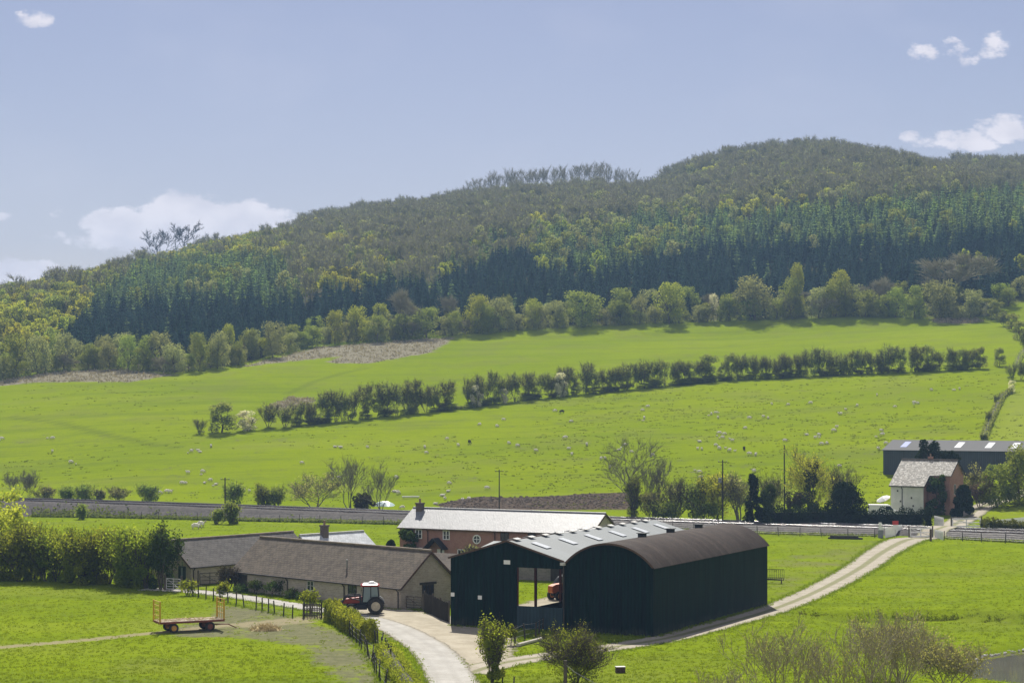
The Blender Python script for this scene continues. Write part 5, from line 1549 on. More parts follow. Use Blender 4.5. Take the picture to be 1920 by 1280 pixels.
picket('long white fence running right from the far crossing gate', pxy(1843, 980, 1.2), pxy(1925, 972, 1.2), 1.1, M_white, zf)
x, y = Gs(1745, 1010, .3)
o = MB().bar((0, 0, -.1), (0, 0, 1.7), .26, .26).build('gate_post', M_barge, None, loc=(x, y, zf(x, y))); tag(o, 'thick rust brown gatepost at the level crossing', 'post')
def sign(label, u, v, z, w, h, zt, mats, split, nm='crossing_sign'):
    x, y = pxy(u, v, z)
    t = thing(nm, label, 'sign', (x, y, zf(x, y)))
    a = MB(); a.tube([(0, .06, 0), (0, .06, zt)], .05, 6); a.build('post', M_whitem, t)
    a = MB(); a.box(-w / 2, w / 2, 0, .03, zt - h, zt - h * split); a.build('board', mats[0], t)
    if split:
        a = MB(); a.box(-w / 2, w / 2, 0, .03, zt - h * split, zt); a.build('board', mats[1], t)['label'] = 'red upper half'
sign('red and white warning sign at the crossing', 1679, 1000, .5, .85, 1.25, 2.35, (M_white, M_signred), .45)
t = thing('signal_cabinet', 'grey and white telephone cabinet left of the crossing sign', 'cabinet', (*Gs(1651, 1004, .3), zf(*Gs(1651, 1004, .3))), 0)
a = MB(); a.box(-.35, .35, -.25, .25, 0, 1.15); a.build('cabinet', M_greyp, t)
a = MB(); a.box(-.26, .12, -.2, .1, 1.15, 2.2); a.build('box', M_white, t)
a = MB(); a.box(.14, .42, -.2, .1, 1.15, 1.6); a.build('box', M_white, t)
a = MB()
for (u, v, r) in ((1772, 982, .6), ): pass
# feed trough and plastic by the line
q = T1(770, 934)
t = thing('feed_trough', 'long pale sheep feed trough on the pasture', 'trough', (q[0], q[1], q[2]), R(4))
a = MB(); a.prism([(-.25, .45), (.25, .45), (.16, .18), (-.16, .18)], -1.6, 1.6, 0, 'yz'); a.build('trough', M_white, t)
a = MB()
for x in (-1.3, 1.3): a.bar((x, -.2, 0), (x, .0, .25), .05, .05); a.bar((x, .2, 0), (x, 0, .25), .05, .05)
a.build('legs', M_timber, t)
q = T1(722, 948)
heap('plastic_sheeting', 'crumpled pale turquoise plastic sheeting beside the bare trees', 'plastic sheet', (q[0], q[1], q[2]), 1.9, 1.6, .85, M_tarp, seed=5)
# ------------------------------------------------------------------ sheep
def sheep_mesh(name, graze, lying=False):
    bm_ = bpy.data.meshes.new('tmp')
    ob = bpy.data.objects.new('tmp', bm_); COL.objects.link(ob)
    z = .30 if lying else .58
    V = [(0, 0, z), (-.33, 0, z + .02), (-.50, 0, z - .02), (.33, 0, z + .02), (.48, 0, z + .02)]
    Rr = [(.25, .29), (.25, .28), (.14, .17), (.25, .27), (.15, .16)]
    E = [(0, 1), (1, 2), (0, 3), (3, 4)]
    def add(p, r, par):
        V.append(p); Rr.append((r, r)); E.append((par, len(V) - 1)); return len(V) - 1
    if graze: n1 = add((.62, .02, z - .16), .095, 4); n2 = add((.74, .04, z - .36), .075, n1); n3 = add((.80, .06, z - .50), .05, n2)
    else: n1 = add((.58, .0, z + .17), .10, 4); n2 = add((.68, .02, z + .28), .085, n1); n3 = add((.86, .05, z + .20), .05, n2)
    add((V[n2][0] - .03, .13, V[n2][2] + .06), .028, n2); add((V[n2][0] - .03, -.13, V[n2][2] + .06), .028, n2)
    if not lying:
        for x, par in ((.34, 3), (-.36, 1)):
            for s_ in (-1, 1):
                h = add((x, s_ * .15, .36), .075, par); k = add((x + (.02 if x > 0 else -.05), s_ * .15, .18), .04, h); add((x, s_ * .15, .02), .035, k)
    t_ = add((-.60, 0, z - .10), .04, 2); add((-.63, 0, z - .26), .03, t_)
    bm_.from_pydata(V, E, []); bm_.update()
    md = ob.modifiers.new('s', 'SKIN'); md.use_smooth_shade = True
    for i, sv in enumerate(bm_.skin_vertices[0].data): sv.radius = Rr[i]
    bm_.skin_vertices[0].data[0].use_root = True
    ss = ob.modifiers.new('ss', 'SUBSURF'); ss.levels = ss.render_levels = 1
    dg = bpy.context.evaluated_depsgraph_get(); dg.update()
    me = bpy.data.meshes.new_from_object(ob.evaluated_get(dg))
    bpy.data.objects.remove(ob)
    me.name = name
    me.materials.clear(); me.materials.append(M_fleece); me.materials.append(M_face)
    for p in me.polygons:
        c = p.center
        p.material_index = 1 if (c.x > .60 or c.z < .30 and not lying) else 0
        p.use_smooth = True
    return me
SH = [sheep_mesh('grazing_sheep', True), sheep_mesh('standing_sheep', False), sheep_mesh('lying_sheep', False, True)]
SHD = []
for m_ in SH:
    k = m_.copy(); k.materials.clear(); k.materials.append(M_fleeceD); k.materials.append(M_fleeceD); SHD.append(k)
spots = []
for x, y in [(85, 292), (148, 334), (448, 275), (427, 290), (434, 321), (697, 305), (713, 299), (723, 319), (829, 360), (845, 321), (900, 315), (919, 321), (933, 265), (997, 267), (1085, 262), (1267, 272), (1203, 304), (1222, 287), (1345, 230), (1415, 276), (1490, 260), (1504, 262), (1557, 210), (1646, 211), (1668, 206), (728, 380), (740, 397), (748, 383), (779, 408), (650, 411), (714, 427), (727, 440), (643, 440), (659, 442), (768, 448), (845, 461), (870, 465), (984, 409), (1070, 384), (1103, 397), (1117, 388), (1128, 422), (1149, 420), (1175, 370), (1187, 355), (1361, 370), (1366, 385), (1380, 420), (1350, 440), (125, 398), (139, 440), (151, 463), (209, 425), (10, 447), (265, 480), (280, 478), (335, 443), (359, 425), (384, 453), (467, 467), (300, 513)]:
    spots.append((1000 + x / 2.087, 630 + y / 2.087 + 2))
for x, y in [(48, 520), (79, 512), (88, 521), (141, 496), (728, 497), (754, 499), (881, 500), (1153, 502), (1160, 527), (1259, 460), (1311, 493), (1413, 393), (1495, 401), (1526, 370), (1551, 483), (1592, 495), (1679, 515), (1847, 378)]:
    spots.append((340 + x / 2.526, 640 + y / 2.526 + 2))
for x, y in [(8, 1132), (252, 1130), (251, 1191), (340, 1245), (1448, 1248)]:
    spots.append((x / 2.559, 380 + y / 2.559 + 2))
for x, y in [(1057, 15), (1140, 10), (1184, 57), (1150, 70), (1214, 78), (1025, 75), (1042, 74), (940, 122), (958, 124), (898, 130), (1370, 112)]:
    spots.append((x / 3, 880 + y / 3 + 3))
for x, y in [(903, 80), (897, 125), (862, 152), (878, 172), (820, 200), (1129, 110), (575, 128), (597, 140), (585, 45), (240, 45), (622, 228), (983, 180), (1021, 175)]:
    spots.append((560 + x / 3.2, 880 + y / 3.2 + 3))
for x, y in [(725, 326), (733, 358), (1075, 322), (1625, 288)]:
    spots.append((1100 + x / 3.43, 790 + y / 3.43 + 2))
NAMES = ['grazing_sheep', 'standing_sheep', 'lying_sheep']
LABS = ['white sheep grazing head down on the green hillside pasture', 'white sheep standing head up on the green hillside pasture', 'white sheep lying down on the green hillside pasture']
def put_sheep(u, v, kind, label, group, me=None, sc=1.0, rz=None):
    q = T1(u, v)
    o = bpy.data.objects.new('sheep', me or SH[kind]); COL.objects.link(o)
    o.location = (q[0], q[1], q[2] - .02); o.rotation_euler = (0, 0, rng.uniform(0, 6.28) if rz is None else rz); o.scale = (sc,) * 3
    return tag(o, label, 'sheep', group)
for i, (u, v) in enumerate(spots):
    k = [0, 0, 0, 0, 1, 2][int(rng.integers(0, 6))]
    rz_ = rng.choice([0, math.pi]) + rng.normal(scale=.7)
    put_sheep(u, v, k, LABS[k], 'sheep scattered over the hillside pasture', sc=rng.uniform(.72, .95), rz=rz_)
for i in range(26):
    u, v = spots[int(rng.integers(0, len(spots)))]
    put_sheep(u + rng.uniform(-14, 14), v + rng.uniform(-4, 5), 1, 'small white lamb near the ewes on the green hillside pasture', 'lambs on the hillside pasture', sc=rng.uniform(.45, .58))
for (u, v, lab) in ((1000 + 112 / 2.087, 630 + 297 / 2.087, 'dark sheep beside a white one high on the pasture below the tree row'), (1000 + 825 / 2.087, 630 + 443 / 2.087, 'dark sheep among white ones behind the scrub poles'), (340 + 1365 / 2.526, 640 + 479 / 2.526, 'small dark sheep alone in the middle of the pasture')):
    put_sheep(u, v + 2, 0, lab, 'dark sheep on the pasture', SHD[0], 1.0)
put_sheep(367, 992, 0, 'shorn white sheep grazing in the flat meadow, nearer the hedge shrubs', 'pair of sheep in the flat meadow', sc=1.15, rz=.3)
put_sheep(377, 988, 1, 'white sheep in the flat meadow, nearer the railway of its pair', 'pair of sheep in the flat meadow', sc=1.15, rz=-.4)

# ------------------------------------------------------------------ trees and shrubs
def h_at(Y, z0, vt): return CH - (vt - HZ) * Y / F - z0
# --- proto pool for plants away from the camera (unit height 10, scaled)
# tall hedgerow shrubs on the left
gl = np.random.default_rng(21)
HS = []
for s_ in range(4):
    HS.append((7.0, airy(100 + s_, 7.0, 4.6, M_hedgeL, M_bark, n=3600, size=.13, twn=1200, twl=.6, tww=.014, depth=3, kids=(9, 6), r0=.09, stems=6, trunk=.12, spread=.6, upward=.6, jit=.42, zmin=.12, fill=4200, fz=.72, fw=.95)))
hs_obj = []
hedge_u = [-42, -16, 10, 34, 60, 84, 108, 132, 156, 180, 204, 228, 252, 274]
for i, u in enumerate(hedge_u):
    vb = 1084 + (u / 320) * 20 + gl.uniform(-3, 3)
    p = G(u, vb)
    h = h_at(p[1], 0, 990 + gl.uniform(-12, 14) + (0 if u > 60 else -10))
    k = i % 4; lab = 'tall leafy hawthorn shrub in the thick hedgerow beside the shadowed field'
    if i < 4:
        o = plant('hawthorn_shrub', lab, 'shrub', (p[0], p[1], 0), HS[k][1], gl.uniform(0, 6), h / 7.0, 'tall shrubs of the left hedgerow'); hs_obj.append(o)
    else: o = dup(hs_obj[k], (p[0], p[1], 0), gl.uniform(0, 6), (1.0, 1.0, h / 7.0))
    o.scale = (1.0 * gl.uniform(.9, 1.15),) * 2 + (h / 7.0,)
p = G(303, 1105)
plant('ivy_clad_tree', 'tallest dark ivy clad shrub ending the left hedgerow', 'tree', (p[0], p[1], 0), airy(131, 7.4, 3.6, M_ivy, M_bark, n=4200, size=.13, twn=500, twl=.7, tww=.02, depth=3, kids=(8, 6), r0=.12, stems=4, trunk=.1, spread=.4, upward=.7, jit=.36, zmin=.05, fill=3600, fz=.75, fw=.95))
plant('flowering_maple', 'pale yellow green spreading tree at the left edge behind the hedgerow', 'tree', (-59.5, 230, 0), airy(140, 9.8, 9.5, M_yel, M_barkg, n=3800, size=.20, twn=300, depth=4, kids=(6, 4, 4), r0=.22, trunk=.22, jit=.45))
# front bushes
p = G(923, 1279)
plant('roadside_shrub', 'upright leafy shrub at the lane edge before the green barn', 'shrub', (p[0], p[1], 0), airy(151, 4.95, 2.2, M_hedgeL, M_bark, n=3600, size=.075, twn=900, twl=.5, tww=.012, depth=3, kids=(10, 6), r0=.05, stems=6, trunk=.1, spread=.4, upward=.8, jit=.22, fill=3600, fz=.72, fw=.85))
p = G(1080, 1282)
plant('round_bush', 'broad twiggy bush with bright new leaf before the dutch barn', 'bush', (p[0], p[1], 0), airy(152, 4.7, 5.0, foliage('sparse_leaf', (.13, .145, .04), (.22, .26, .04), .5, .15, .35), M_bark, n=3600, size=.06, twn=3600, twl=.6, tww=.010, depth=4, kids=(7, 5, 4), r0=.05, stems=7, trunk=.12, spread=.85, upward=.4, jit=.25, fill=3400, fz=.85, fw=1.0))
p = G(958, 1209)
plant('gate_bush', 'small round bush beside the little barn fence', 'bush', (p[0], p[1], 0), leafy(153, 1.9, 1.3, M_hedgeL, M_bark, .1, 10, 900, .09))
# bottom right bare coppice
M_bud = foliage('bud_scale', (.30, .29, .12), (.26, .31, .09), .5)
M_twig = simple('pale_twig', (.34, .30, .21), (.25, .215, .15), 2, .9, .1)
for (u, Y, h, w, sd_) in ((1470, 122, 7.6, 6.2, 161), (1590, 118, 8.0, 6.4, 162), (1345, 113, 5.2, 4.6, 163), (1670, 125, 7.4, 5.2, 168)):
    x = (u - 960) / F * Y
    plant('bare_shrub', 'bare many stemmed twiggy shrub rising over the bottom picture edge by the pond', 'shrub', (x, Y, float(terr(x, Y))), airy(sd_, h, w, M_bud, M_twig, n=1500, size=.05, twn=900, twl=.6, tww=.011, depth=4, kids=(6, 4, 3), r0=.075, stems=6, trunk=.3, spread=.62, upward=.6, jit=.15, minr=.012, wob=.12), group='bare shrubs in the foreground')
for (u, v, h, w, sd_, lab) in ((1690, 1290, 5.2, 6.6, 164, 'pale budding willow scrub beside the pond'), (1775, 1300, 3.8, 5.0, 165, 'small pale willow bush on the pond bank')):
    p = G(u, v, -.9); plant('willow_scrub', lab, 'shrub', (p[0], p[1], float(terr(p[0], p[1]))), airy(sd_, h, w, M_willow, M_twig, n=4200, size=.07, twn=1400, twl=.6, tww=.012, depth=4, kids=(7, 5, 3), r0=.06, stems=5, spread=.8, upward=.35, jit=.25))
# clipped lane hedge and the ragged one below it
def hedge(name, label, pts, h, w, mat, n, size, seed, zf=None, top=None, stem_m=None, round_=.6):
    stem_m = stem_m or M_timberD
    g = np.random.default_rng(seed); zf = zf or (lambda x, y: 0)
    C = catmull([(p[0], p[1], 0) for p in pts], .5)
    o = C[0].copy(); o[2] = zf(o[0], o[1])
    i = g.integers(0, len(C) - 1, n); f = g.uniform(0, 1, n)
    P = C[i] * (1 - f[:, None]) + C[i + 1] * f[:, None]
    d = C[i + 1] - C[i]; d /= np.linalg.norm(d, axis=1, keepdims=True); nn = np.stack([d[:, 1], -d[:, 0]], 1)
    th = g.uniform(0, math.pi, n); rr = g.uniform(.72, 1.03, n)
    se = 2 / 3.2
    cx = np.sign(np.cos(th)) * np.abs(np.cos(th)) ** se * rr; cz_ = np.abs(np.sin(th)) ** se * rr
    low = g.uniform(0, 1, n) < .45
    cx = np.where(low, np.sign(g.normal(size=n)) * g.uniform(.75, 1.0, n), cx); cz_ = np.where(low, g.uniform(.03, .75, n), cz_)
    ec = g.uniform(0, 1, n) < .16
    i = np.where(ec, np.where(g.uniform(0, 1, n) < .5, 0, len(C) - 2), i)
    P = np.where(ec[:, None], np.where((i == 0)[:, None], C[0], C[-1]), P)
    P[ec, :2] += g.normal(scale=.14, size=(int(ec.sum()), 2)); cx = np.where(ec, g.uniform(-.95, .95, n), cx); cz_ = np.where(ec, g.uniform(.02, .98, n), cz_)
    lump = 1 + .12 * np.sin(P[:, 0] * 1.9 + P[:, 1] * 1.3) + .08 * np.sin(P[:, 0] * 4.1 - P[:, 1] * 3.2)
    hz = (h(i / len(C)) if callable(h) else h) * lump
    Q = np.stack([P[:, 0] + nn[:, 0] * cx * w / 2 * lump, P[:, 1] + nn[:, 1] * cx * w / 2 * lump, cz_ * hz], 1)
    Q[:, 2] += np.array([zf(a, b) for a, b in P[:, :2]]) - 0
    v, f_ = leaf_np(Q - o, size, g, .3)
    t = thing(name, label, 'hedge', tuple(o))
    mesh_obj('foliage', v, f_, mat, t)
    # a solid woody heart
    a = MB(); k = max(1, len(C) // 30)
    cc = C[::k]
    cc = C[3:-3][::k]
    dd = 0
    prof = [(-.27, 0), (.27, 0), (.30, .45), (.18, .66), (-.18, .66), (-.30, .45)]
    vs, fs = [], []
    dd = np.gradient(cc[:, :2], axis=0); dd /= np.linalg.norm(dd, axis=1, keepdims=True)
    for j, c in enumerate(cc):
        hh = h(j / len(cc)) if callable(h) else h
        for (q, r) in prof: vs.append((c[0] + dd[j, 1] * q * w * .9 - o[0], c[1] - dd[j, 0] * q * w * .9 - o[1], zf(c[0], c[1]) - o[2] + r * hh))
    m = len(prof)
    for j in range(len(cc) - 1):
        for q in range(m): fs.append((j * m + q, j * m + (q + 1) % m, (j + 1) * m + (q + 1) % m, (j + 1) * m + q))
    fs.append(tuple(range(m))); fs.append(tuple(range((len(cc) - 1) * m, len(cc) * m)))
    a.add(vs, fs); a.build('stems', stem_m or M_brownw, t)
    if top:
        sel = g.uniform(0, 1, len(Q)) < .0
    return t
hedge('clipped_hedge', 'bright clipped hedge along the lane, in front of the tractor', GG((623, 1163), (645, 1176), (668, 1190), (692, 1203)), 1.75, 1.4, M_hedgeL, 16000, .075, 31, stem_m=M_timberD)
hedge('ragged_hedge', 'ragged hedge and grass bank at the bottom edge of the lane', GG((722, 1232), (738, 1253), (752, 1276), (770, 1300), (790, 1330)), 1.2, 1.7, M_hedgeL, 11000, .07, 32, stem_m=M_timberD)
zf = lambda x, y: float(gz(x, y))
hedge('garden_hedge', 'dark clipped garden hedge beyond the railway', [pxy(1436, 980, .8), pxy(1500, 979, .8), pxy(1580, 979, .8), pxy(1660, 978, .9), pxy(1742, 977, 1.0)], 2.6, 2.0, M_dark, 12000, .14, 33, zf, stem_m=simple('hedge_heart', (.02, .022, .014), None, 2, .95))
p = pxy(1880, 988, .9)
hedge('grassy_bank', 'weedy green bank of brambles right of the far crossing gate', [pxy(1848, 986, 1.0), pxy(1890, 985, 1.0), pxy(1960, 986, 1.0)], 1.5, 3.2, M_weed, 4200, .14, 34, zf)
# weeds along the fence under the left embankment
ge = np.random.default_rng(77)
uu = ge.uniform(55, 770, 2600); bv = np.interp(uu, [60, 200, 330, 450, 600, 760], [969, 971, 974, 977, 980, 984])
PP = np.array([G(a, b)[:2] for a, b in zip(uu, bv)]); PP[:, 1] += np.abs(ge.normal(scale=1.9, size=len(PP))) + .1
zz = gz(PP[:, 0], PP[:, 1])
Pw = np.stack([PP[:, 0], PP[:, 1], zz], 1).repeat(4, 0) + ge.normal(scale=(.25, .25, .12), size=(len(PP) * 4, 3)) + np.array([0, 0, .22])
v, f = leaf_np(Pw, .2, ge, .6)
tag(mesh_obj('embankment_weeds', v, f, M_weed), 'weeds and brambles along the embankment fence', 'weeds', kind='stuff')
uu = ge.uniform(1150, 1930, 1300); bv = np.interp(uu, [1150, 1300, 1420, 1540, 1640, 1770, 1840, 1930], [990, 996, 1001, 1004, 1006, 1010, 1014, 1019])
ok = (uu < 1650) | (uu > 1775); uu, bv = uu[ok], bv[ok]
PP = np.array([G(a, b)[:2] for a, b in zip(uu, bv)]); PP[:, 1] += np.abs(ge.normal(scale=1.0, size=len(PP)))
zz = gz(PP[:, 0], PP[:, 1])
Pw = np.stack([PP[:, 0], PP[:, 1], zz], 1).repeat(3, 0) + ge.normal(scale=(.25, .25, .1), size=(len(PP) * 3, 3)) + np.array([0, 0, .14])
v, f = leaf_np(Pw, .16, ge, .6)
tag(mesh_obj('trackside_grass', v, f, M_weed), 'long grass under the fence beside the right railway', 'grass', kind='stuff')
# single plants: (u, base v, top v, width px, kind, label)
def put(u, vb, vt, wpx, kind, label, seed, name='tree', cat='tree', group=None, T=True, xy=None):
    if xy: x, y = xy; z = float(gz(x, y))
    else:
        x, y, z = T1(u, vb)
        z = float(gz(x, y))
    h = h_at(y, z, vt); w = hpx(wpx, y)
    if kind == 'bare': ps = airy(seed, h, w, M_mid, M_barkg, n=0, twn=1600, twl=.10 * h, tww=.018, depth=4, kids=(7, 5, 4), r0=h * .016, trunk=.25, spread=.9, upward=.4, minr=.02)
    elif kind == 'bare3': ps = airy(seed, h, w, M_mid, M_barkg, n=0, twn=900, twl=.11 * h, tww=.017, depth=4, kids=(6, 4, 3), r0=h * .011, trunk=.3, spread=.7, upward=.55, minr=.02, stems=4)
    elif kind == 'scrub': ps = airy(seed, h, w, M_grey, M_bark, n=600, size=.13, twn=1500, twl=.14 * h, tww=.02, depth=3, kids=(8, 6), r0=h * .014, stems=7, spread=.55, upward=.6, jit=.35, trunk=.15, fill=900, fz=.75, fw=1.0)
    elif kind == 'olive': ps = airy(seed, h, w, M_mid, M_bark, n=1500, size=.14, twn=900, twl=.12 * h, tww=.02, depth=3, kids=(9, 6), r0=h * .016, stems=5, spread=.65, upward=.5, jit=.35, trunk=.12, fill=1900, fz=.85, fw=1.0)
    elif kind == 'willow': ps = airy(seed, h, w, M_willow, M_barkg, n=1700, size=.14, twn=1500, twl=.16 * h, tww=.022, depth=4, kids=(6, 5, 4), r0=h * .025, stems=3, spread=1.0, upward=.3, jit=.4, trunk=.2)
    elif kind == 'dark': ps = leafy(seed, h, w, M_dark, M_bark, .05, 40, 9000, .17, bushy=True, belly=.3)
    elif kind == 'yew': ps = leafy(seed, h, w, M_dark, M_bark, .05, 60, 9000, .13, bushy=True, belly=.02)
    elif kind == 'fircone': ps = leafy(seed, h, w, M_dark, M_bark, .05, 44, 7000, .17, bushy=True, belly=.42)
    elif kind == 'cedar': ps = conifer(seed, h, w, M_spruce, M_bark, 13, 8, .05, .45)
    elif kind == 'lime': ps = airy(seed, h, w, M_yel, M_bark, n=4200, size=.13, twn=900, twl=.12 * h, tww=.02, depth=4, kids=(6, 5, 4), r0=h * .014, stems=3, spread=.8, upward=.4, jit=.45, trunk=.12, fill=700, fz=.8, fw=1.0)
    elif kind == 'pink': ps = airy(seed, h, w, M_pink, M_bark, n=1800, size=.15, twn=900, twl=.12 * h, tww=.02, depth=3, kids=(8, 6), r0=h * .02, stems=4, spread=.6, upward=.5, jit=.35)
    elif kind == 'ivy': ps = leafy(seed, h, w, M_ivy, M_bark, .05, 26, 4600, .17, bushy=True)
    elif kind == 'bramble': ps = leafy(seed, h, w, M_bramble, M_bark, .0, 22, 2600, .16, bushy=True)
    elif kind == 'round': ps = leafy(seed, h, w, M_mid, M_bark, h * .06, 26, 5200, .18, bushy=True)
    return plant(name, label, cat, (x, y, z - .05), ps, seed * 1.7, 1.0, group)
L_ = 'beside the railway'
put(36, 934, 876, 66, 'bare3', 'bare multi stemmed tree at the left end of the railway bushes', 201, 'bare_tree')
put(54, 936, 886, 26, 'bare3', 'slimmer bare tree just right of another bare tree by the railway', 202, 'bare_tree')
for i, (u, vb, vt, w, k, lab) in enumerate(((84, 936, 908, 48, 'scrub', 'low wide scrub bush right of the two bare railway trees'), (125, 938, 908, 34, 'olive', 'first olive bush of the left railway group, touching a rounder one'), (158, 939, 905, 44, 'olive', 'rounder olive bush, tallest of the left railway group'), (188, 939, 916, 22, 'scrub', 'smallest bush in the gap of the left railway group'), (222, 940, 910, 46, 'scrub', 'wide bush next to the smallest one by the railway'), (279, 942, 905, 40, 'olive', 'lone rounded bush with clear pasture on both sides'), (440, 948, 900, 46, 'olive', 'bush directly behind the left telegraph pole'), (492, 950, 903, 38, 'olive', 'dark leafy bush left of the pale willow'), (518, 950, 905, 40, 'olive', 'dark leafy bush merging into the pale willow'))):
    put(u, vb, vt, w, k, lab, 210 + i, 'railway_bush', 'bush', 'bushes along the railway')
put(436, 978, 936, 26, 'olive', 'narrow bush at the foot of the left telegraph pole', 221, 'railway_bush', 'bush', xy=pxy(436, 976, .5))
put(408, 978, 955, 16, 'olive', 'tiny bush on the bank just left of the telegraph pole', 222, 'railway_bush', 'bush', xy=pxy(408, 976, .5))
put(154, 970, 945, 12, 'olive', 'slender young bush on the stony bank', 223, 'railway_bush', 'bush', xy=pxy(154, 970, .3))
put(590, 954, 880, 112, 'willow', 'wide airy pale willow beside the railway', 231, 'willow_tree')
put(655, 956, 850, 84, 'bare3', 'tall bare tree by the line, left of the dark bramble', 232, 'bare_tree')
put(714, 957, 862, 72, 'bare3', 'bare tree by the line, right of the dark bramble', 233, 'bare_tree')
put(682, 957, 922, 48, 'bramble', 'dark bramble mound between the two tall bare trees', 234, 'bramble_bush', 'bush')
put(1190, 972, 812, 138, 'bare', 'largest bare spreading tree, beyond the barn roofs', 241, 'bare_tree')
put(1230, 968, 850, 60, 'bare3', 'finer bare tree touching the largest bare tree', 242, 'bare_tree')
put(1186, 974, 884, 40, 'olive', 'ivy thick bush at the foot of the largest bare tree', 243, 'railway_bush', 'bush')
for i, (u, vb, vt, w, k, lab) in enumerate(((1222, 972, 905, 60, 'scrub', 'grey scrub bush between bare tree and hazel poles'), (1268, 972, 884, 62, 'scrub', 'tall grey scrub of upright poles behind the dutch barn'), (1305, 974, 890, 52, 'olive', 'olive scrub bush left of the transformer pole'), (1342, 976, 884, 66, 'lime', 'yellowish willow scrub behind the transformer pole'), (1386, 978, 884, 50, 'willow', 'pale scrub bush between transformer pole and dark cypress'), (1250, 974, 935, 60, 'olive', 'low green undergrowth bush below the grey poles'), (1325, 976, 935, 70, 'olive', 'low green undergrowth bush below the yellowish willow'))):
    put(u, vb, vt, w, k, lab, 250 + i, 'scrub_bush', 'bush', 'scrub thicket beyond the railway')
put(1413, 982, 884, 44, 'yew', 'dark pointed cypress at the end of the garden hedge', 261, 'cypress', xy=pxy(1413, 978, .8))
put(1436, 978, 904, 40, 'ivy', 'dark holly bush against the pointed cypress', 262, 'holly_bush', 'bush', xy=pxy(1440, 974, .9))
put(1448, 962, 880, 60, 'scrub', 'brown leafless scrub behind the holly', 263, 'scrub_bush', 'bush')
put(1488, 964, 920, 60, 'bramble', 'brown bramble bank at the foot of the bare pole', 264, 'bramble_bush', 'bush')
put(1524, 968, 832, 108, 'lime', 'yellow green tree with loose crown in the garden', 265, 'garden_tree')
put(1522, 969, 858, 40, 'ivy', 'dark ivy column inside the yellow green garden tree', 266, 'ivy_column', 'ivy')
put(1570, 964, 868, 60, 'scrub', 'thin grey scrub right of the yellow green garden tree', 267, 'scrub_bush', 'bush')
put(1588, 980, 902, 92, 'dark', 'big round dark evergreen standing in the garden hedge', 268, 'round_evergreen', 'tree', xy=pxy(1588, 977, .9))
put(1742, 930, 820, 58, 'fircone', 'dark conifer rising behind the cottage roof', 271, 'garden_conifer', xy=(71.6, 341.5))
put(1772, 930, 843, 56, 'fircone', 'shorter dark conifer right of the cottage ridge', 272, 'garden_conifer', xy=(74.6, 341))
put(1768, 968, 886, 50, 'ivy', 'dark ivy mass over the cottage front', 273, 'ivy_bush', 'bush', xy=(69.6, 325.4))
put(1802, 966, 908, 44, 'dark', 'dark evergreen bush below the brick gable', 274, 'evergreen_bush', 'bush', xy=(72.9, 322.2))
put(1822, 948, 868, 44, 'willow', 'pale hawthorn between cottage gable and shed', 275, 'hawthorn', 'tree', xy=(80, 345))
put(1838, 962, 895, 46, 'pink', 'pinkish budding bush right of the brick gable', 276, 'budding_bush', 'bush', xy=(78.5, 334))
put(1868, 968, 862, 84, 'round', 'round mid green tree at the right, beside the pinkish bush', 277, 'garden_tree', xy=(81.5, 334))
put(1912, 968, 830, 96, 'round', 'taller green tree cut by the right edge', 278, 'garden_tree', xy=(85.5, 336))
# shrubs against the stone barn
for i, (u, v, h, w) in enumerate(((450, 1112, .8, 1.6), (478, 1114, 1.5, 1.6), (512, 1118, 1.7, 2.0), (545, 1122, .9, 1.6), (566, 1125, .7, 1.4))):
    p = G(u, v); plant('wall_shrub', ('low dark shrub at the foot of the stone barn wall', 'trained wall shrub spreading on the stone barn')[h > 1.2], 'shrub', (p[0], p[1] + .4, 0), airy(300 + i, h, w, M_ivy, M_bark, n=500, size=.10, twn=200, twl=.3, tww=.015, depth=3, kids=(6, 4), r0=.04, stems=3, jit=.15), group='shrubs along the stone barn wall')
p = G(432, 1107)
plant('wall_creeper', 'brown leafless creeper over the left eave of the long stone barn', 'creeper', (p[0] - .2, p[1] - .3, 0), airy(310, 2.6, 2.2, M_bramble, M_bark, n=1500, size=.10, twn=800, twl=.5, tww=.02, depth=3, kids=(7, 5), r0=.06, stems=4, jit=.25))
for (u, v, h, w, lab) in ((352, 1116, 1.5, 1.5, 'little pale bush beside the lane gate'), (415, 1122, 1.8, 1.1, 'little dark bush on the lane verge before the long barn'), (583, 1150, 2.3, 1.7, 'young sapling growing in the crate guard')):
    p = G(u, v); plant('verge_bush', lab, 'bush', (p[0], p[1], 0), airy(320 + u, h, w, M_hedgeL, M_bark, n=800, size=.09, twn=200, twl=.3, tww=.015, depth=3, kids=(6, 4), r0=.05, stems=3, jit=.18))
q = (-13.2, 239.9)
plant('wall_ivy', 'green ivy on the left end of the brick farmhouse', 'ivy', (q[0] + .7, q[1] - .2, 0), leafy(330, 4.4, 3.4, M_ivy, M_bark, 0, 26, 5000, .14, bushy=True))
put(697, 1033, 1010, 26, 'dark', 'dark pergola climber beside the slate cottage', 331, 'climber', 'bush', xy=(-14.2, 232))
put(870, 1040, 1018, 40, 'scrub', 'bare climber over the farmhouse garden wall', 332, 'climber', 'bush', xy=(-4.5, 229))
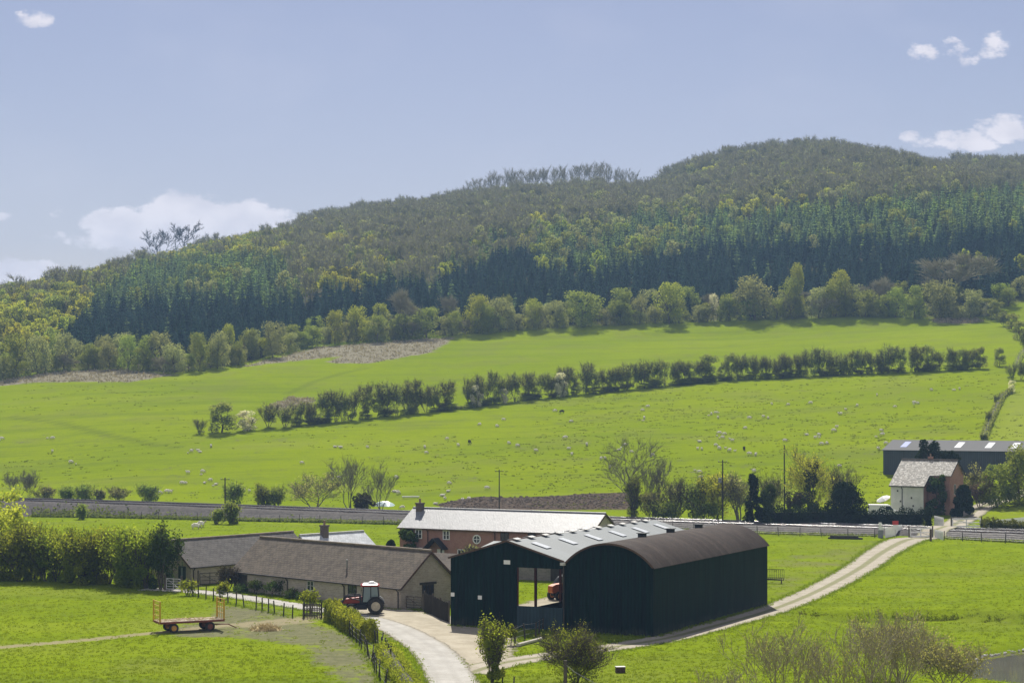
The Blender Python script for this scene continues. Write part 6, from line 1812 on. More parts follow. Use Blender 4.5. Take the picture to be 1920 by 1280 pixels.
# ------------------------------------------------------------------ tree row across the hillside
gh = np.random.default_rng(41)
HP = []
for s_ in range(6):
    h, w = 7.0, 5.0
    if s_ < 4: ps = airy(400 + s_, h, w, M_hill, M_bark, n=1500, size=.13, twn=1100, twl=.9, tww=.024, depth=3, kids=(8, 6), r0=.09, fill=1500, fz=.72, fw=.8, stems=(1, 3, 2, 4)[s_], spread=(.8, .45, .6, .4)[s_], upward=(.4, .8, .6, .8)[s_], jit=.5, trunk=.22, zmin=.2)
    elif s_ == 4: ps = leafy(404, h, w * 1.1, M_hill, M_bark, h * .06, 24, 3600, .14, bushy=True)
    else: ps = leafy(405, h, w, M_blos, M_bark, .1, 24, 3000, .15, bushy=True) if True else airy(405, h, w, M_blos, M_bark, n=1700, size=.15, twn=500, twl=.8, tww=.03, fill=900, fz=.9, fw=1.0, depth=3, kids=(8, 6), r0=.12, stems=3, spread=.7, jit=.5, trunk=.15)
    HP.append((h, w, ps, []))
def hill_tree(u, vb, hpxx, wpx, k, label, group, name='hedgerow_tree'):
    x, y, z = T1(u, vb); h, w, ps, pool = HP[k]
    sc = (hpx(wpx, y) / w, hpx(wpx, y) / w, hpx(hpxx, y) / h)
    if not pool:
        o = plant(name, label, 'tree', (x, y, z - .1), ps, gh.uniform(0, 6), 1.0, group); pool.append(o); o.scale = sc
    else: o = dup(pool[0], (x, y, z - .1), gh.uniform(0, 6), sc, label, group)
    return o
ROW = [(375, 813), (500, 803), (640, 789), (760, 776), (850, 767), (1000, 747), (1150, 733), (1350, 713), (1500, 706), (1650, 699), (1845, 691)]
rowv = lambda u: float(np.interp(u, [a for a, b in ROW], [b for a, b in ROW]))
GRP = 'row of small trees across the hillside'
hill_tree(376, 813, 30, 26, 1, 'smallest tree at the left end of the hillside row', GRP)
hill_tree(416, 810, 58, 66, 4, 'broad dark tree second from the left end of the hillside row', GRP)
hill_tree(463, 807, 40, 54, 5, 'white blossoming bush near the left end of the hillside row', GRP, 'blossoming_bush')
hill_tree(503, 801, 48, 46, 3, 'upright tree just right of the white blossoming bush', GRP)
hill_tree(534, 801, 42, 42, 3, 'thin pale tree in front of the brown scrub patch', GRP)
u = 560.0
gaps = [(862, 866), (1340, 1346), (1838, 2000)]
HL = {0: 'single trunked thorn tree within the long hillside row', 1: 'three stemmed thorn tree within the long hillside row', 2: 'forked thorn tree within the long hillside row', 3: 'bushy many stemmed thorn tree within the long hillside row', 4: 'dense rounded tree within the long hillside row'}
while u < 1838:
    k = int(gh.choice([0, 1, 2, 3, 4], p=[.22, .26, .2, .2, .12]))
    hp = float(np.interp(u, [560, 700, 830, 900, 1000, 1200, 1400, 1600, 1840], [50, 62, 68, 56, 56, 52, 48, 52, 46])) * gh.uniform(.75, 1.12); wp = hp * gh.uniform(.5, .8)
    if not any(a < u < b for a, b in gaps):
        hill_tree(u, rowv(u) + gh.uniform(-1, 1), hp, wp, k, HL[k], GRP)
    u += wp * gh.uniform(.36, .64)
for u, hp, lab in ((893, 44, 'paler blossoming tree in the middle of the hillside row'), (1052, 48, 'thin white flowered tree right of the row middle'), (945, 30, 'low white flowered bush in the middle of the hillside row')):
    hill_tree(u, rowv(u) + 2, hp, hp * .75, 5, lab, GRP, 'blossoming_tree')
for i in range(90):   # low bushes under the row
    u = gh.uniform(540, 1840)
    if any(a < u < b for a, b in gaps): continue
    hill_tree(u, rowv(u) + 1, gh.uniform(8, 18), gh.uniform(20, 40), int(gh.choice([3, 4, 4])), 'low bush under the trees of the hillside row', 'low bushes under the hillside row', 'hedge_bush')
hill_tree(1874, 686, 36, 28, 4, 'small lone tree on the pasture right of the hillside row', None)
# hedge and bushes down the right side
RB = [(1852, 592, 26, 30, 5, 'white flowered tree at the top corner of the pasture'), (1868, 600, 38, 34, 4, 'rounded tree at the top corner beside the white flowered one'), (1884, 612, 30, 30, 3, 'bush third down the right hedge line'), (1898, 620, 34, 34, 4, 'yellowish bush fourth down the right hedge line'), (1912, 636, 36, 34, 4, 'bush fifth down the right hedge line, at the edge'), (1926, 655, 40, 40, 3, 'bush cut by the right edge above the field wall'),
      (1896, 712, 32, 24, 1, 'upright bush above the white blossom on the right hedge'), (1914, 712, 38, 24, 3, 'bush at the right edge above the white blossom'), (1897, 735, 24, 18, 5, 'white blossom bush on the right hedge line'), (1868, 758, 20, 14, 3, 'small bush at the bend of the right hedge'), (1852, 795, 26, 18, 2, 'thin bush low on the right hedge line')]
for (u, vb, hp, wp, k, lab) in RB: hill_tree(u, vb, hp, wp, k, lab, None, 'hedge_bush')
hedge('field_hedge', 'low dark field hedge climbing the right edge of the pasture', [T1(u, v)[:2] for u, v in ((1845, 824), (1853, 800), (1868, 768), (1880, 745), (1893, 738))], 1.3, 1.6, M_hill, 3000, .2, 36, lambda x, y: float(terr(x, y)))
hedge('field_hedge', 'short dark field hedge at the right picture edge above the blossom', [T1(u, v)[:2] for u, v in ((1905, 690), (1912, 672), (1925, 655))], 1.3, 1.6, M_hill, 1600, .2, 37, lambda x, y: float(terr(x, y)))

# ------------------------------------------------------------------ edge of the wood
EPRO = {}
def edge_proto(key):
    if key in EPRO: return EPRO[key]
    kind, v = key; sd_ = 500 + hash(kind) % 7 * 0 + {'lime': 10, 'mid': 20, 'grey': 30, 'olive': 40, 'bare': 50, 'white': 60}[kind] + v
    mat = {'lime': M_lime, 'mid': M_mid, 'grey': M_grey, 'olive': M_olive, 'bare': M_brownw, 'white': M_blos}[kind]
    h, w = 12.0, 10.0
    if kind == 'bare':
        ps = airy(sd_, h, w, mat, M_brownw, n=0, twn=3200, twl=1.8, tww=.05, depth=4, kids=(7, 5, 4), r0=.25, spread=.8, trunk=.2, minr=.04)
    else:
        ps = leafy(sd_, h, w, mat, M_bark, .3, 36, 4600, .19, up=.5, bushy=True)
    EPRO[key] = [h, w, ps, None]; return EPRO[key]
ELAB = {'lime': 'bright lime leafed tree along the foot of the wood', 'mid': 'mid green tree along the foot of the wood', 'grey': 'grey green budding tree along the foot of the wood', 'olive': 'olive tree along the foot of the wood', 'bare': 'bare grey tree along the foot of the wood', 'white': 'white flowering tree along the foot of the wood'}
EGRP = 'broadleaf trees along the foot of the wood'
gE = np.random.default_rng(55)
def edge_tree(u, vb, vt, wpx, kind, label=None, back=0.0):
    q = T1(u, vb)
    if q is None: return
    x, y = q[0], q[1] + back
    x = x * y / q[1]; z = float(terr(x, y))
    v = int(gE.integers(0, 3)); pr = edge_proto((kind, v)); h, w = pr[0], pr[1]
    hh = max(h_at(y, z, vt), 3.0); ww = hpx(wpx, y)
    sc = (ww / w, ww / w, hh / h)
    lab = label or ELAB[kind]
    if pr[3] is None:
        o = plant('woodland_tree', lab, 'tree', (x, y, z - .3), pr[2], gE.uniform(0, 6), 1.0, EGRP); o.scale = sc; pr[3] = o
    else: dup(pr[3], (x, y, z - .3), gE.uniform(0, 6), sc, lab, EGRP)
ev = lambda u: float(np.interp(u, [a for a, b in EDGE], [b for a, b in EDGE]))
for (u, dv, vt, w, kind, lab) in (
    (1255, 2, 526, 76, 'lime', 'big bright lime tree standing before the dark spruces right of centre'), (1415, 0, 512, 108, 'grey', 'largest rounded grey green tree at the foot of the wood'),
    (1362, 0, 548, 44, 'mid', None), (1338, 0, 548, 22, 'white', 'small white flowering tree left of the largest grey green one'), (1486, 0, 516, 62, 'mid', None), (1496, -4, 490, 34, 'lime', 'narrow lime tree rising above the foot of the wood'), (1566, 0, 520, 66, 'mid', None), (1572, -6, 502, 60, 'lime', 'lime crowned tree between bushes right of the largest grey one'), (1535, 0, 535, 60, 'grey', None),
    (1622, 0, 540, 74, 'olive', None), (1680, 0, 535, 50, 'mid', None), (1715, 0, 532, 44, 'olive', None), (1765, 0, 520, 80, 'grey', None), (1790, -30, 478, 140, 'bare', 'huge grey leafless tree above the right end of the edge'), (1820, 0, 540, 60, 'grey', None),
    (1310, 0, 570, 50, 'grey', None), (1200, 0, 555, 50, 'grey', None), (1160, 0, 560, 56, 'mid', None), (1090, 0, 543, 96, 'olive', 'wide dome shaped olive tree at the centre of the wood edge'), (1045, 0, 560, 50, 'grey', None), (1000, 0, 556, 44, 'lime', 'lime tree left of the wide olive dome'), (940, 0, 555, 64, 'grey', None), (893, 0, 548, 56, 'lime', 'pale lime tree rising at the centre left of the wood edge'), (905, 2, 565, 60, 'mid', None),
    (850, 2, 580, 40, 'mid', None), (838, -12, 552, 40, 'bare', None), (800, 2, 573, 64, 'olive', None), (768, -6, 540, 60, 'bare', 'tall bare tree standing over the grey scrub patch'), (755, 2, 585, 54, 'mid', None), (708, 4, 588, 56, 'olive', None), (672, 0, 570, 54, 'lime', 'lime tree, right one of two side by side'), (628, 2, 578, 46, 'lime', 'lime tree, left one of two side by side'), (715, -10, 566, 40, 'lime', None),
    (585, 2, 607, 56, 'mid', None), (512, 4, 600, 62, 'grey', None), (545, 0, 620, 40, 'grey', None), (446, 2, 636, 38, 'mid', 'compact bright green tree near the grey scrub strip'), (470, -4, 612, 46, 'grey', None), (408, 2, 615, 60, 'grey', None), (430, -8, 604, 30, 'lime', None), (372, 2, 620, 50, 'mid', None), (328, 0, 640, 60, 'grey', None), (300, -6, 618, 66, 'grey', None), (240, 0, 625, 56, 'mid', None), (205, 2, 635, 54, 'grey', None), (165, 0, 640, 50, 'olive', None), (120, 0, 620, 54, 'grey', None), (72, 2, 625, 56, 'grey', None), (24, 2, 620, 60, 'mid', None), (-20, 2, 630, 60, 'grey', None)):
    edge_tree(u, ev(u) + dv - (0 if dv > -5 else 0), vt, w, kind, lab)
for i in range(128):
    u = -420 + i * 22.0 + gE.uniform(-9, 9)
    kind = gE.choice(['grey', 'mid', 'olive', 'bare', 'lime'], p=[.4, .22, .2, .12, .06])
    if i % 2: edge_tree(u, ev(u), ev(u) - gE.uniform(26, 48), gE.uniform(38, 62), kind)
    else: edge_tree(u, ev(u), ev(u) - gE.uniform(48, 74), gE.uniform(44, 66), kind, None, gE.uniform(6, 18))

# ------------------------------------------------------------------ forest on the hill
def single(name, label, cat, loc, ps, group, sc=1.0): return plant(name, label, cat, loc, ps, gE.uniform(0, 6), sc, group, single=True)
gw = np.random.default_rng(66)
def interp(u, P): return np.interp(u, [a for a, b in P], [b for a, b in P])
SPR_TOP = [(-200, 700), (0, 640), (90, 618), (140, 572), (210, 540), (560, 530), (700, 508), (808, 500), (900, 463), (1005, 436), (1016, 480), (1127, 480), (1240, 455), (1350, 432), (1540, 424), (1690, 424), (1800, 410), (1920, 398), (2300, 390)]
LAR_TOP = [(-200, 700), (0, 640), (100, 600), (180, 530), (240, 486), (300, 470), (420, 458), (560, 462), (640, 470), (780, 470), (900, 430), (1000, 408), (1060, 408), (1200, 385), (1400, 374), (1500, 366), (1700, 350), (1920, 332), (2300, 330)]
pts = []
# jittered planting grid on the slope
for y in np.arange(640, 1345, 4.9):
    xs = np.arange(-.40 * y, .40 * y, 4.9)
    pts.append(np.stack([xs + gw.uniform(-2.0, 2.0, len(xs)), y + gw.uniform(-2.0, 2.0, len(xs))], 1))
pts = np.concatenate(pts)
pts = pts[pts[:, 1] > yedge(pts[:, 0]) + 9]
px, py = pts[:, 0], pts[:, 1]; pz = terr(px, py)
pu = 960 + px / py * F; pv = HZ - (pz - CH) / py * F
vc = pv - 11 * F / py            # row of the crown
spr, lar = interp(pu, SPR_TOP), interp(pu, LAR_TOP)
n1 = np.sin(px * .031 + 1) * np.cos(py * .023) + .6 * np.sin(px * .083 + py * .061) + .4 * np.sin(px * .17 - py * .11)
rnd = gw.uniform(0, 1, len(px))
S = np.full(len(px), -1)
# species: 0 spruce, 1 fir, 2 larch, 3 bare, 4 olive, 5 yellow, 6 lime, 7 grey
jit = gw.normal(scale=5, size=len(px))
in_sp = (vc + jit > spr) & (pu > 60)
in_la = ~in_sp & (vc + jit > lar) & (pu > 150)
mixz = (pu > 540) & (pu < 1010) & in_la                      # brown wood with scattered larches
top = ~in_sp & ~in_la
S[in_sp] = np.where(rnd[in_sp] < .93, 0, np.where(rnd[in_sp] < .96, 1, np.where(rnd[in_sp] < .985, 7, 6)))
S[in_la] = np.where(rnd[in_la] < .50, 1, np.where(rnd[in_la] < .80, 2, np.where(rnd[in_la] < .91, 4, np.where(rnd[in_la] + .1 * n1[in_la] < .98, 7, 6))))
S[mixz] = np.where(rnd[mixz] < .30, 2, np.where(rnd[mixz] < .42, 1, np.where(rnd[mixz] < .78, 3, np.where(rnd[mixz] < .92, 7, 4))))
S[top] = np.where(rnd[top] < .56, 3, np.where(rnd[top] < .80, 7, np.where(rnd[top] < .93, 4, np.where(n1[top] > .2, 5, 3))))
yl = top & (n1 > .95) & (pu > 600) & (rnd < .55); S[yl] = 5
yl2 = (top | mixz) & (pu > 300) & (pu < 1240) & (n1 < -.55) & (rnd * 11.3 % 1 < .5); S[yl2] = np.where(rnd[yl2] * 5.1 % 1 < .5, 5, 6)
lft = (pu < 560) & top
S[lft] = np.where(rnd[lft] < .45, 5, np.where(rnd[lft] < .80, 4, np.where(rnd[lft] < .92, 2, 3)))
ll = (pu < 230) & (vc > 560) & ~in_sp; S[ll] = np.where(rnd[ll] < .5, 6, np.where(rnd[ll] < .8, 5, 4))
lm = (pu > 980) & (pu < 1330) & in_la & (n1 > .55) & (rnd < .45); S[lm] = 6
lm = in_sp & (pu > 1780) & (vc > 455) & (vc < 480) & (rnd < .5); S[lm] = 6
S[(pu > 862) & (pu < 1190) & (py > 1262)] = -1
q_ = in_la & ((pu > 1300) | (pu < 560)) & (S >= 4) & (rnd * 17.3 % 1 < .68); S[q_] = np.where(rnd[q_] * 29.1 % 1 < .7, 1, 2)
cl_ = np.sin(px * .052 + 2 * np.sin(py * .03)) * np.sin(py * .043 + 1.7 * np.sin(px * .021))
S[(cl_ > .80) & (rnd * 13.7 % 1 < .6) & (S <= 2)] = -1
thin = ((S >= 3) & (rnd * 7.3 % 1 < .45)); S[thin] = -1       # broad crowns need more room
SPEC = {0: ('spruce', (10.5, 5.2), (.62, 1.3)), 1: ('fir', (11, 6.2), (.65, 1.25)), 2: ('larch', (11, 6.0), (.65, 1.25)), 3: ('bare', (14, 9), (.8, 1.15)), 4: ('olive', (12, 8.5), (.8, 1.15)), 5: ('yellow', (11, 8.5), (.7, 1.15)), 6: ('lime', (11, 7), (.65, 1.05)), 7: ('budding', (13, 9), (.8, 1.1))}
def wood_ps(k, v):
    sd_ = 700 + k * 10 + v; h, w = SPEC[k][1]
    if k == 0: return conifer(sd_, h, w, M_spruce, M_bark, 17, 7, .5, .3)
    if k == 1: return conifer(sd_, h, w, M_fir, M_bark, 16, 7, .45, .35)
    if k == 2: return conifer(sd_, h, w, M_larch, M_bark, 16, 7, .4, .35)
    if k == 3: return airy(sd_, h, w, M_grey, M_brownw, n=300, size=.30, twn=700, twl=1.9, tww=.06, depth=3, kids=(7, 6), r0=.2, spread=.65, upward=.5, minr=.05, trunk=.3, jit=.5)
    m = {4: M_olive, 5: M_yel, 6: M_lime, 7: M_grey}[k]
    return leafy(sd_, h, w, m, M_brownw, h * .2, 14, 900, .36)
ob_of = {}
CN = {0: 'spruce_tree', 1: 'fir_tree', 2: 'larch_tree', 3: 'bare_woodland_tree', 4: 'olive_woodland_tree', 5: 'yellow_green_woodland_tree', 6: 'lime_woodland_tree', 7: 'budding_woodland_tree'}
CL = {0: 'dark blue green spruce in the front ranks of the plantation', 1: 'soft green fir on the lower wooded slope', 2: 'pale green pointed larch on the wooded slope', 3: 'bare brown woodland tree on the slope', 4: 'olive broadleaf standing among the conifers', 5: 'yellow green broadleaf on the left wooded slope', 6: 'fresh lime broadleaf standing among dark conifers', 7: 'grey budding broadleaf standing among dark conifers'}
order = np.argsort(py)
solo = np.zeros(len(px), bool); cnt = {k: 0 for k in SPEC}; LIM = {0: 300, 1: 40, 2: 60, 3: 40, 4: 40, 5: 40, 6: 60, 7: 30}
base_u = np.abs(pu - 960) < 1000
for i in order:
    k = int(S[i])
    if k < 0 or not base_u[i] or cnt[k] >= LIM[k]: continue
    if k in (4, 5, 7) and cnt[k] >= LIM[k]: continue
    cnt[k] += 1; solo[i] = True
    v = cnt[k] % 3; sc = gw.uniform(*SPEC[k][2])
    loc = (px[i], py[i], pz[i] - .3)
    if (k, v) not in ob_of:
        o = single(CN[k], CL[k], 'tree', loc, wood_ps(k, v), 'individual trees of the lower wood', sc); ob_of[(k, v)] = o
    else:
        o = ob_of[(k, v)].copy(); COL.objects.link(o); o.location = loc; o.rotation_euler = (0, 0, gw.uniform(0, 6.28)); o.scale = (sc, sc, sc * gw.uniform(.92, 1.1))
rest = (S >= 0) & ~solo
def scatter(name, label, kind, P, rot, scl, which, protos, mat0):
    """one object: points that carry copies of the protos' geometry (geometry nodes)"""
    me = bpy.data.meshes.new(name); n = len(P)
    me.vertices.add(n); me.vertices.foreach_set('co', np.asarray(P, np.float32).ravel())
    for nm, ty, val in (('rot', 'FLOAT', rot), ('scl', 'FLOAT', scl), ('which', 'INT', which)):
        at_ = me.attributes.new(nm, ty, 'POINT'); at_.data.foreach_set('value', np.asarray(val, np.int32 if ty == 'INT' else np.float32))
    ob = bpy.data.objects.new(name, me); COL.objects.link(ob)
    ng = bpy.data.node_groups.new(name + '_nodes', 'GeometryNodeTree')
    ng.interface.new_socket('Geometry', in_out='INPUT', socket_type='NodeSocketGeometry'); ng.interface.new_socket('Geometry', in_out='OUTPUT', socket_type='NodeSocketGeometry')
    N, L = ng.nodes, ng.links
    gi, go = N.new('NodeGroupInput'), N.new('NodeGroupOutput'); jn = N.new('GeometryNodeJoinGeometry')
    def named(nm, ty):
        a = N.new('GeometryNodeInputNamedAttribute'); a.data_type = ty; a.inputs['Name'].default_value = nm
        return a.outputs['Attribute']
    rc = N.new('ShaderNodeCombineXYZ'); L.new(named('rot', 'FLOAT'), rc.inputs[2])
    scn = named('scl', 'FLOAT'); wh = named('which', 'INT')
    for j, po in enumerate(protos):
        oi = N.new('GeometryNodeObjectInfo'); oi.inputs['Object'].default_value = po; oi.transform_space = 'ORIGINAL'; oi.inputs['As Instance'].default_value = False
        cp = N.new('FunctionNodeCompare'); cp.data_type = 'INT'; cp.operation = 'EQUAL'
        L.new(wh, cp.inputs[2]); cp.inputs[3].default_value = j
        ip = N.new('GeometryNodeInstanceOnPoints')
        L.new(gi.outputs[0], ip.inputs['Points']); L.new(cp.outputs[0], ip.inputs['Selection']); L.new(oi.outputs['Geometry'], ip.inputs['Instance'])
        L.new(rc.outputs[0], ip.inputs['Rotation']); L.new(scn, ip.inputs['Scale']); L.new(ip.outputs[0], jn.inputs[0])
    L.new(jn.outputs[0], go.inputs[0])
    md = ob.modifiers.new('scatter', 'NODES'); md.node_group = ng
    return tag(ob, label, kind=kind)
keys = sorted(ob_of)
for (nm, lab, ks) in (('conifer_wood', 'conifer plantation covering the hillside', (0, 1, 2)), ('broadleaf_wood', 'mixed bare and budding woodland over the hill', (3, 4, 5, 6, 7))):
    kk = [q for q in keys if q[0] in ks]
    sel = np.where(rest & np.isin(S, ks))[0]
    wh = np.zeros(len(sel), int)
    for c, i in enumerate(sel):
        opts = [j for j, q in enumerate(kk) if q[0] == S[i]]
        wh[c] = opts[int(gw.integers(0, len(opts)))]
    scs = np.array([gw.uniform(*SPEC[int(S[i])][2]) for i in sel])
    scatter(nm, lab, 'stuff', np.stack([px[sel], py[sel], pz[sel] - .3], 1), gw.uniform(0, 6.28, len(sel)), scs, wh, [ob_of[q] for q in kk], None)
# bare trees along the skyline
RP = []
for s_ in range(4):
    RP.append([airy(800 + s_, 16, 8.5, M_grey, M_brownw, n=0, twn=450, twl=1.5, tww=.04, depth=4, kids=(5, 4, 3), r0=.22, trunk=.5, spread=.5, upward=.6, minr=.045), None])
def ridge_tree(u, hpxx, label, back=-6, wide=1.0):
    a = (u - 960) / F; y = YR + back; x = a * y; z = float(terr(x, y)); k = int(gE.integers(0, 4))
    sc = hpx(hpxx, y) / 16
    if RP[k][1] is None:
        o = plant('skyline_tree', label, 'tree', (x, y, z - .3), RP[k][0], gE.uniform(0, 6), 1.0, 'bare trees along the skyline', single=True); RP[k][1] = o
    else:
        o = RP[k][1].copy(); COL.objects.link(o); o['label'] = label
    o.location = (x, y, z - .3); o.rotation_euler = (0, 0, gE.uniform(0, 6)); o.scale = (sc * wide, sc * wide, sc)
u = 842
while u < 1188:
    ridge_tree(u, gE.uniform(52, 70) * (1 if u > 900 else .8), 'tall slender bare tree in the skyline avenue left of the summit', gE.uniform(-14, 6)); u += gE.uniform(6, 13)
u = 1770
while u < 1935:
    ridge_tree(u, gE.uniform(34, 50), 'bare tree on the skyline right of the summit', gE.uniform(-10, 6)); u += gE.uniform(8, 16)
u = 560
while u < 842:
    ridge_tree(u, gE.uniform(32, 46), 'small bare tree on the skyline left of the avenue', gE.uniform(-10, 6), 1.3); u += gE.uniform(8, 16)
u = 1200
while u < 1765:
    ridge_tree(u, gE.uniform(36, 46), 'bare tree crowning the wooded summit', gE.uniform(-14, 6), 1.4); u += gE.uniform(8, 15)
for (u, hp, sd_, lab) in ((304, 104, 811, 'left one of two big bare trees standing above the left skyline'), (342, 100, 812, 'right one of two big bare trees standing above the left skyline')):
    y = YR - 6; x = (u - 960) / F * y
    plant('skyline_tree', lab, 'tree', (x, y, float(terr(x, y)) - .3), airy(sd_, hpx(hp, y), hpx(78, y), M_grey, M_bark, n=0, twn=1900, twl=1.8, tww=.08, depth=4, kids=(6, 5, 4), r0=.6, trunk=.5, spread=.95, upward=.35, minr=.10), 0, 1.0, 'bare trees along the skyline', single=True)

# ------------------------------------------------------------------ grass, rushes, rough soil
gg = np.random.default_rng(91)
def tuft_mesh(seed, n, h, w, mat):
    g = np.random.default_rng(seed)
    P = np.stack([g.normal(scale=w * .35, size=n), g.normal(scale=w * .35, size=n), np.zeros(n)], 1)
    D = np.stack([P[:, 0] * 2, P[:, 1] * 2, np.full(n, .8)], 1)
    v, f = twig_np(P, D, h, .03, g)
    return v, f
# rushes and dock on the hillside pasture
R_, keep = [], 0
while keep < 2300:
    uq = gg.uniform(0, 1920); vq = gg.uniform(700, 955)
    q = T1(uq, vq)
    if q is None or vq < rowv(uq) + 6 - (200 if uq < 370 else 0): continue
    if rail_s(q[0], q[1]) < 16: continue
    dens = .5 + .5 * math.sin(q[0] * .06 + 2) * math.cos(q[1] * .045) + (.45 if uq > 1000 else -.25)
    if gg.uniform(0, 1) > dens: continue
    R_.append(q); keep += 1
R_ = np.array(R_)
n = len(R_)
off = gg.normal(size=(n, 5, 3)) * np.array([.55, .25, 0]); Pt = (R_[:, None, :] + off * gg.uniform(.3, 1.5, (n, 1, 1))).reshape(-1, 3)
Pt[:, 2] = terr(Pt[:, 0], Pt[:, 1])
Pt = Pt.repeat(4, 0); Pt[:, :2] += gg.normal(scale=.1, size=(len(Pt), 2))
v, f = twig_np(Pt, np.tile([[0, 0, .9]], (len(Pt), 1)), .17, .07, gg)
tag(mesh_obj('rush_tufts', v, f, M_tuft), 'dark rush tufts dotted over the sheep pasture', 'rushes', kind='stuff')
# rough grass and scrub on the grey patches
Ps = []
for (poly, nn_) in [(SCRUB[0], 900), (SCRUB[1], 1500), (SCRUB[2], 350), (SCRUB[3], 250)]:
    P = np.array(poly); lo, hi = P.min(0), P.max(0); c = 0
    while c < nn_:
        q = gg.uniform(lo, hi); ins = False
        for i in range(len(P)):
            a_, b_ = P[i], P[(i + 1) % len(P)]
            if (a_[1] > q[1]) != (b_[1] > q[1]) and q[0] < (b_[0] - a_[0]) * (q[1] - a_[1]) / (b_[1] - a_[1]) + a_[0]: ins = not ins
        c += 1
        if ins:
            w_ = T1(*q)
            if w_: Ps.append(w_)
Ps = np.array(Ps).repeat(6, 0) + gg.normal(scale=(.7, .7, .15), size=(len(Ps) * 6, 3)) + np.array([0, 0, .2])
v, f = leaf_np(Ps, .28, gg, .5)
tag(mesh_obj('bracken', v, f, foliage('dead_bracken', (.37, .335, .245), (.27, .245, .175), .2, .1, .2)), 'dead bracken on the grey patches below the wood', 'bracken', kind='stuff')
V, Q = [], []
for i in range(900):   # clods of dug soil
    w_ = None
    while w_ is None:
        uq, vq = gg.uniform(820, 1185), gg.uniform(926, 953)
        if vq < np.interp(uq, [820, 850, 900, 1000, 1170], [946, 938, 931, 931, 923]): continue
        w_ = T1(uq, vq)
    r = gg.uniform(.15, .5); c = np.array(w_)
    b0 = len(V)
    for k in range(6):
        t_ = k * math.pi / 3; V.append(c + np.array([math.cos(t_) * r * gg.uniform(.7, 1.3), math.sin(t_) * r * gg.uniform(.7, 1.3), -.1]))
    for k in range(6):
        t_ = k * math.pi / 3; V.append(c + np.array([math.cos(t_) * r * .5, math.sin(t_) * r * .5, r * gg.uniform(.1, .6)]))
    V.append(c + np.array([0, 0, r * .5]))
    for k in range(6): Q.append((b0 + k, b0 + (k + 1) % 6, b0 + 6 + (k + 1) % 6, b0 + 6 + k)); Q.append((b0 + 6 + k, b0 + 6 + (k + 1) % 6, b0 + 12))
tag(mesh_obj('rough_soil', V, Q, M_soil), 'dug rough brown soil beyond the farmhouse roof', 'soil', kind='stuff')
# near grass
tv, tf = tuft_mesh(1, 10, .09, .6, None)
M_grassb = foliage('grass_blade', (.175, .240, .016), (.145, .205, .014), .5, .0, .3)
N_ = 36000
yq = 1 / gg.uniform(1 / 345, 1 / 138, N_); xq = gg.uniform(-.262, .262, N_) * yq
sq = rail_s(xq, yq)
ok = sq < -9
def clear(poly_world, pad=0):
    global ok
    P = np.array(poly_world); ins = np.zeros(N_, bool)
    for i in range(len(P)):
        a_, b_ = P[i], P[(i + 1) % len(P)]
        ins ^= ((a_[1] > yq) != (b_[1] > yq)) & (xq < (b_[0] - a_[0]) * (yq - a_[1]) / (b_[1] - a_[1] + 1e-9) + a_[0])
    ok &= ~ins
for nm in ('yard', 'track', 'lane', 'farmyard'):
    me = bpy.data.objects[nm].data
    co = np.empty(len(me.vertices) * 3, np.float32); me.vertices.foreach_get('co', co); co = co.reshape(-1, 13, 3)
    clear(np.concatenate([co[:, 2, :2], co[::-1, 10, :2]]))
clear([A0, (A0[0] + 19.3 * E1[0], A0[1] + 19.3 * E1[1]), (A0[0] + 19.3 * E1[0] + 34 * E2[0], A0[1] + 19.3 * E1[1] + 34 * E2[1]), (A0[0] + 34 * E2[0], A0[1] + 34 * E2[1])])
# thin on the bare soil
gi_x = np.searchsorted(gx, xq).clip(0, len(gx) - 1); gi_y = np.searchsorted(gy, yq).clip(0, len(gy) - 1)
ok &= gg.uniform(0, 1, N_) > .9 * np.maximum(mud, np.maximum(pale, worn))[gi_y, gi_x]
xq, yq = xq[ok], yq[ok]; zq = terr(xq, yq)
ok2 = zq > -1.35; xq, yq, zq = xq[ok2], yq[ok2], zq[ok2]
n = len(xq); blades = len(tf)
rot = gg.uniform(0, 6.28, n); sc_ = gg.uniform(.6, 1.5, n)
c_, s_ = np.cos(rot), np.sin(rot)
VV = np.empty((n, len(tv), 3), np.float32)
VV[:, :, 0] = xq[:, None] + (tv[None, :, 0] * c_[:, None] - tv[None, :, 1] * s_[:, None]) * sc_[:, None]
VV[:, :, 1] = yq[:, None] + (tv[None, :, 0] * s_[:, None] + tv[None, :, 1] * c_[:, None]) * sc_[:, None]
VV[:, :, 2] = zq[:, None] + tv[None, :, 2] * sc_[:, None]
FF = (tf[None] + (np.arange(n) * len(tv))[:, None, None]).reshape(-1, 4)
tag(mesh_obj('meadow_grass', VV.reshape(-1, 3), FF, M_grassb), 'short green meadow grass around the farm', 'grass', kind='stuff')

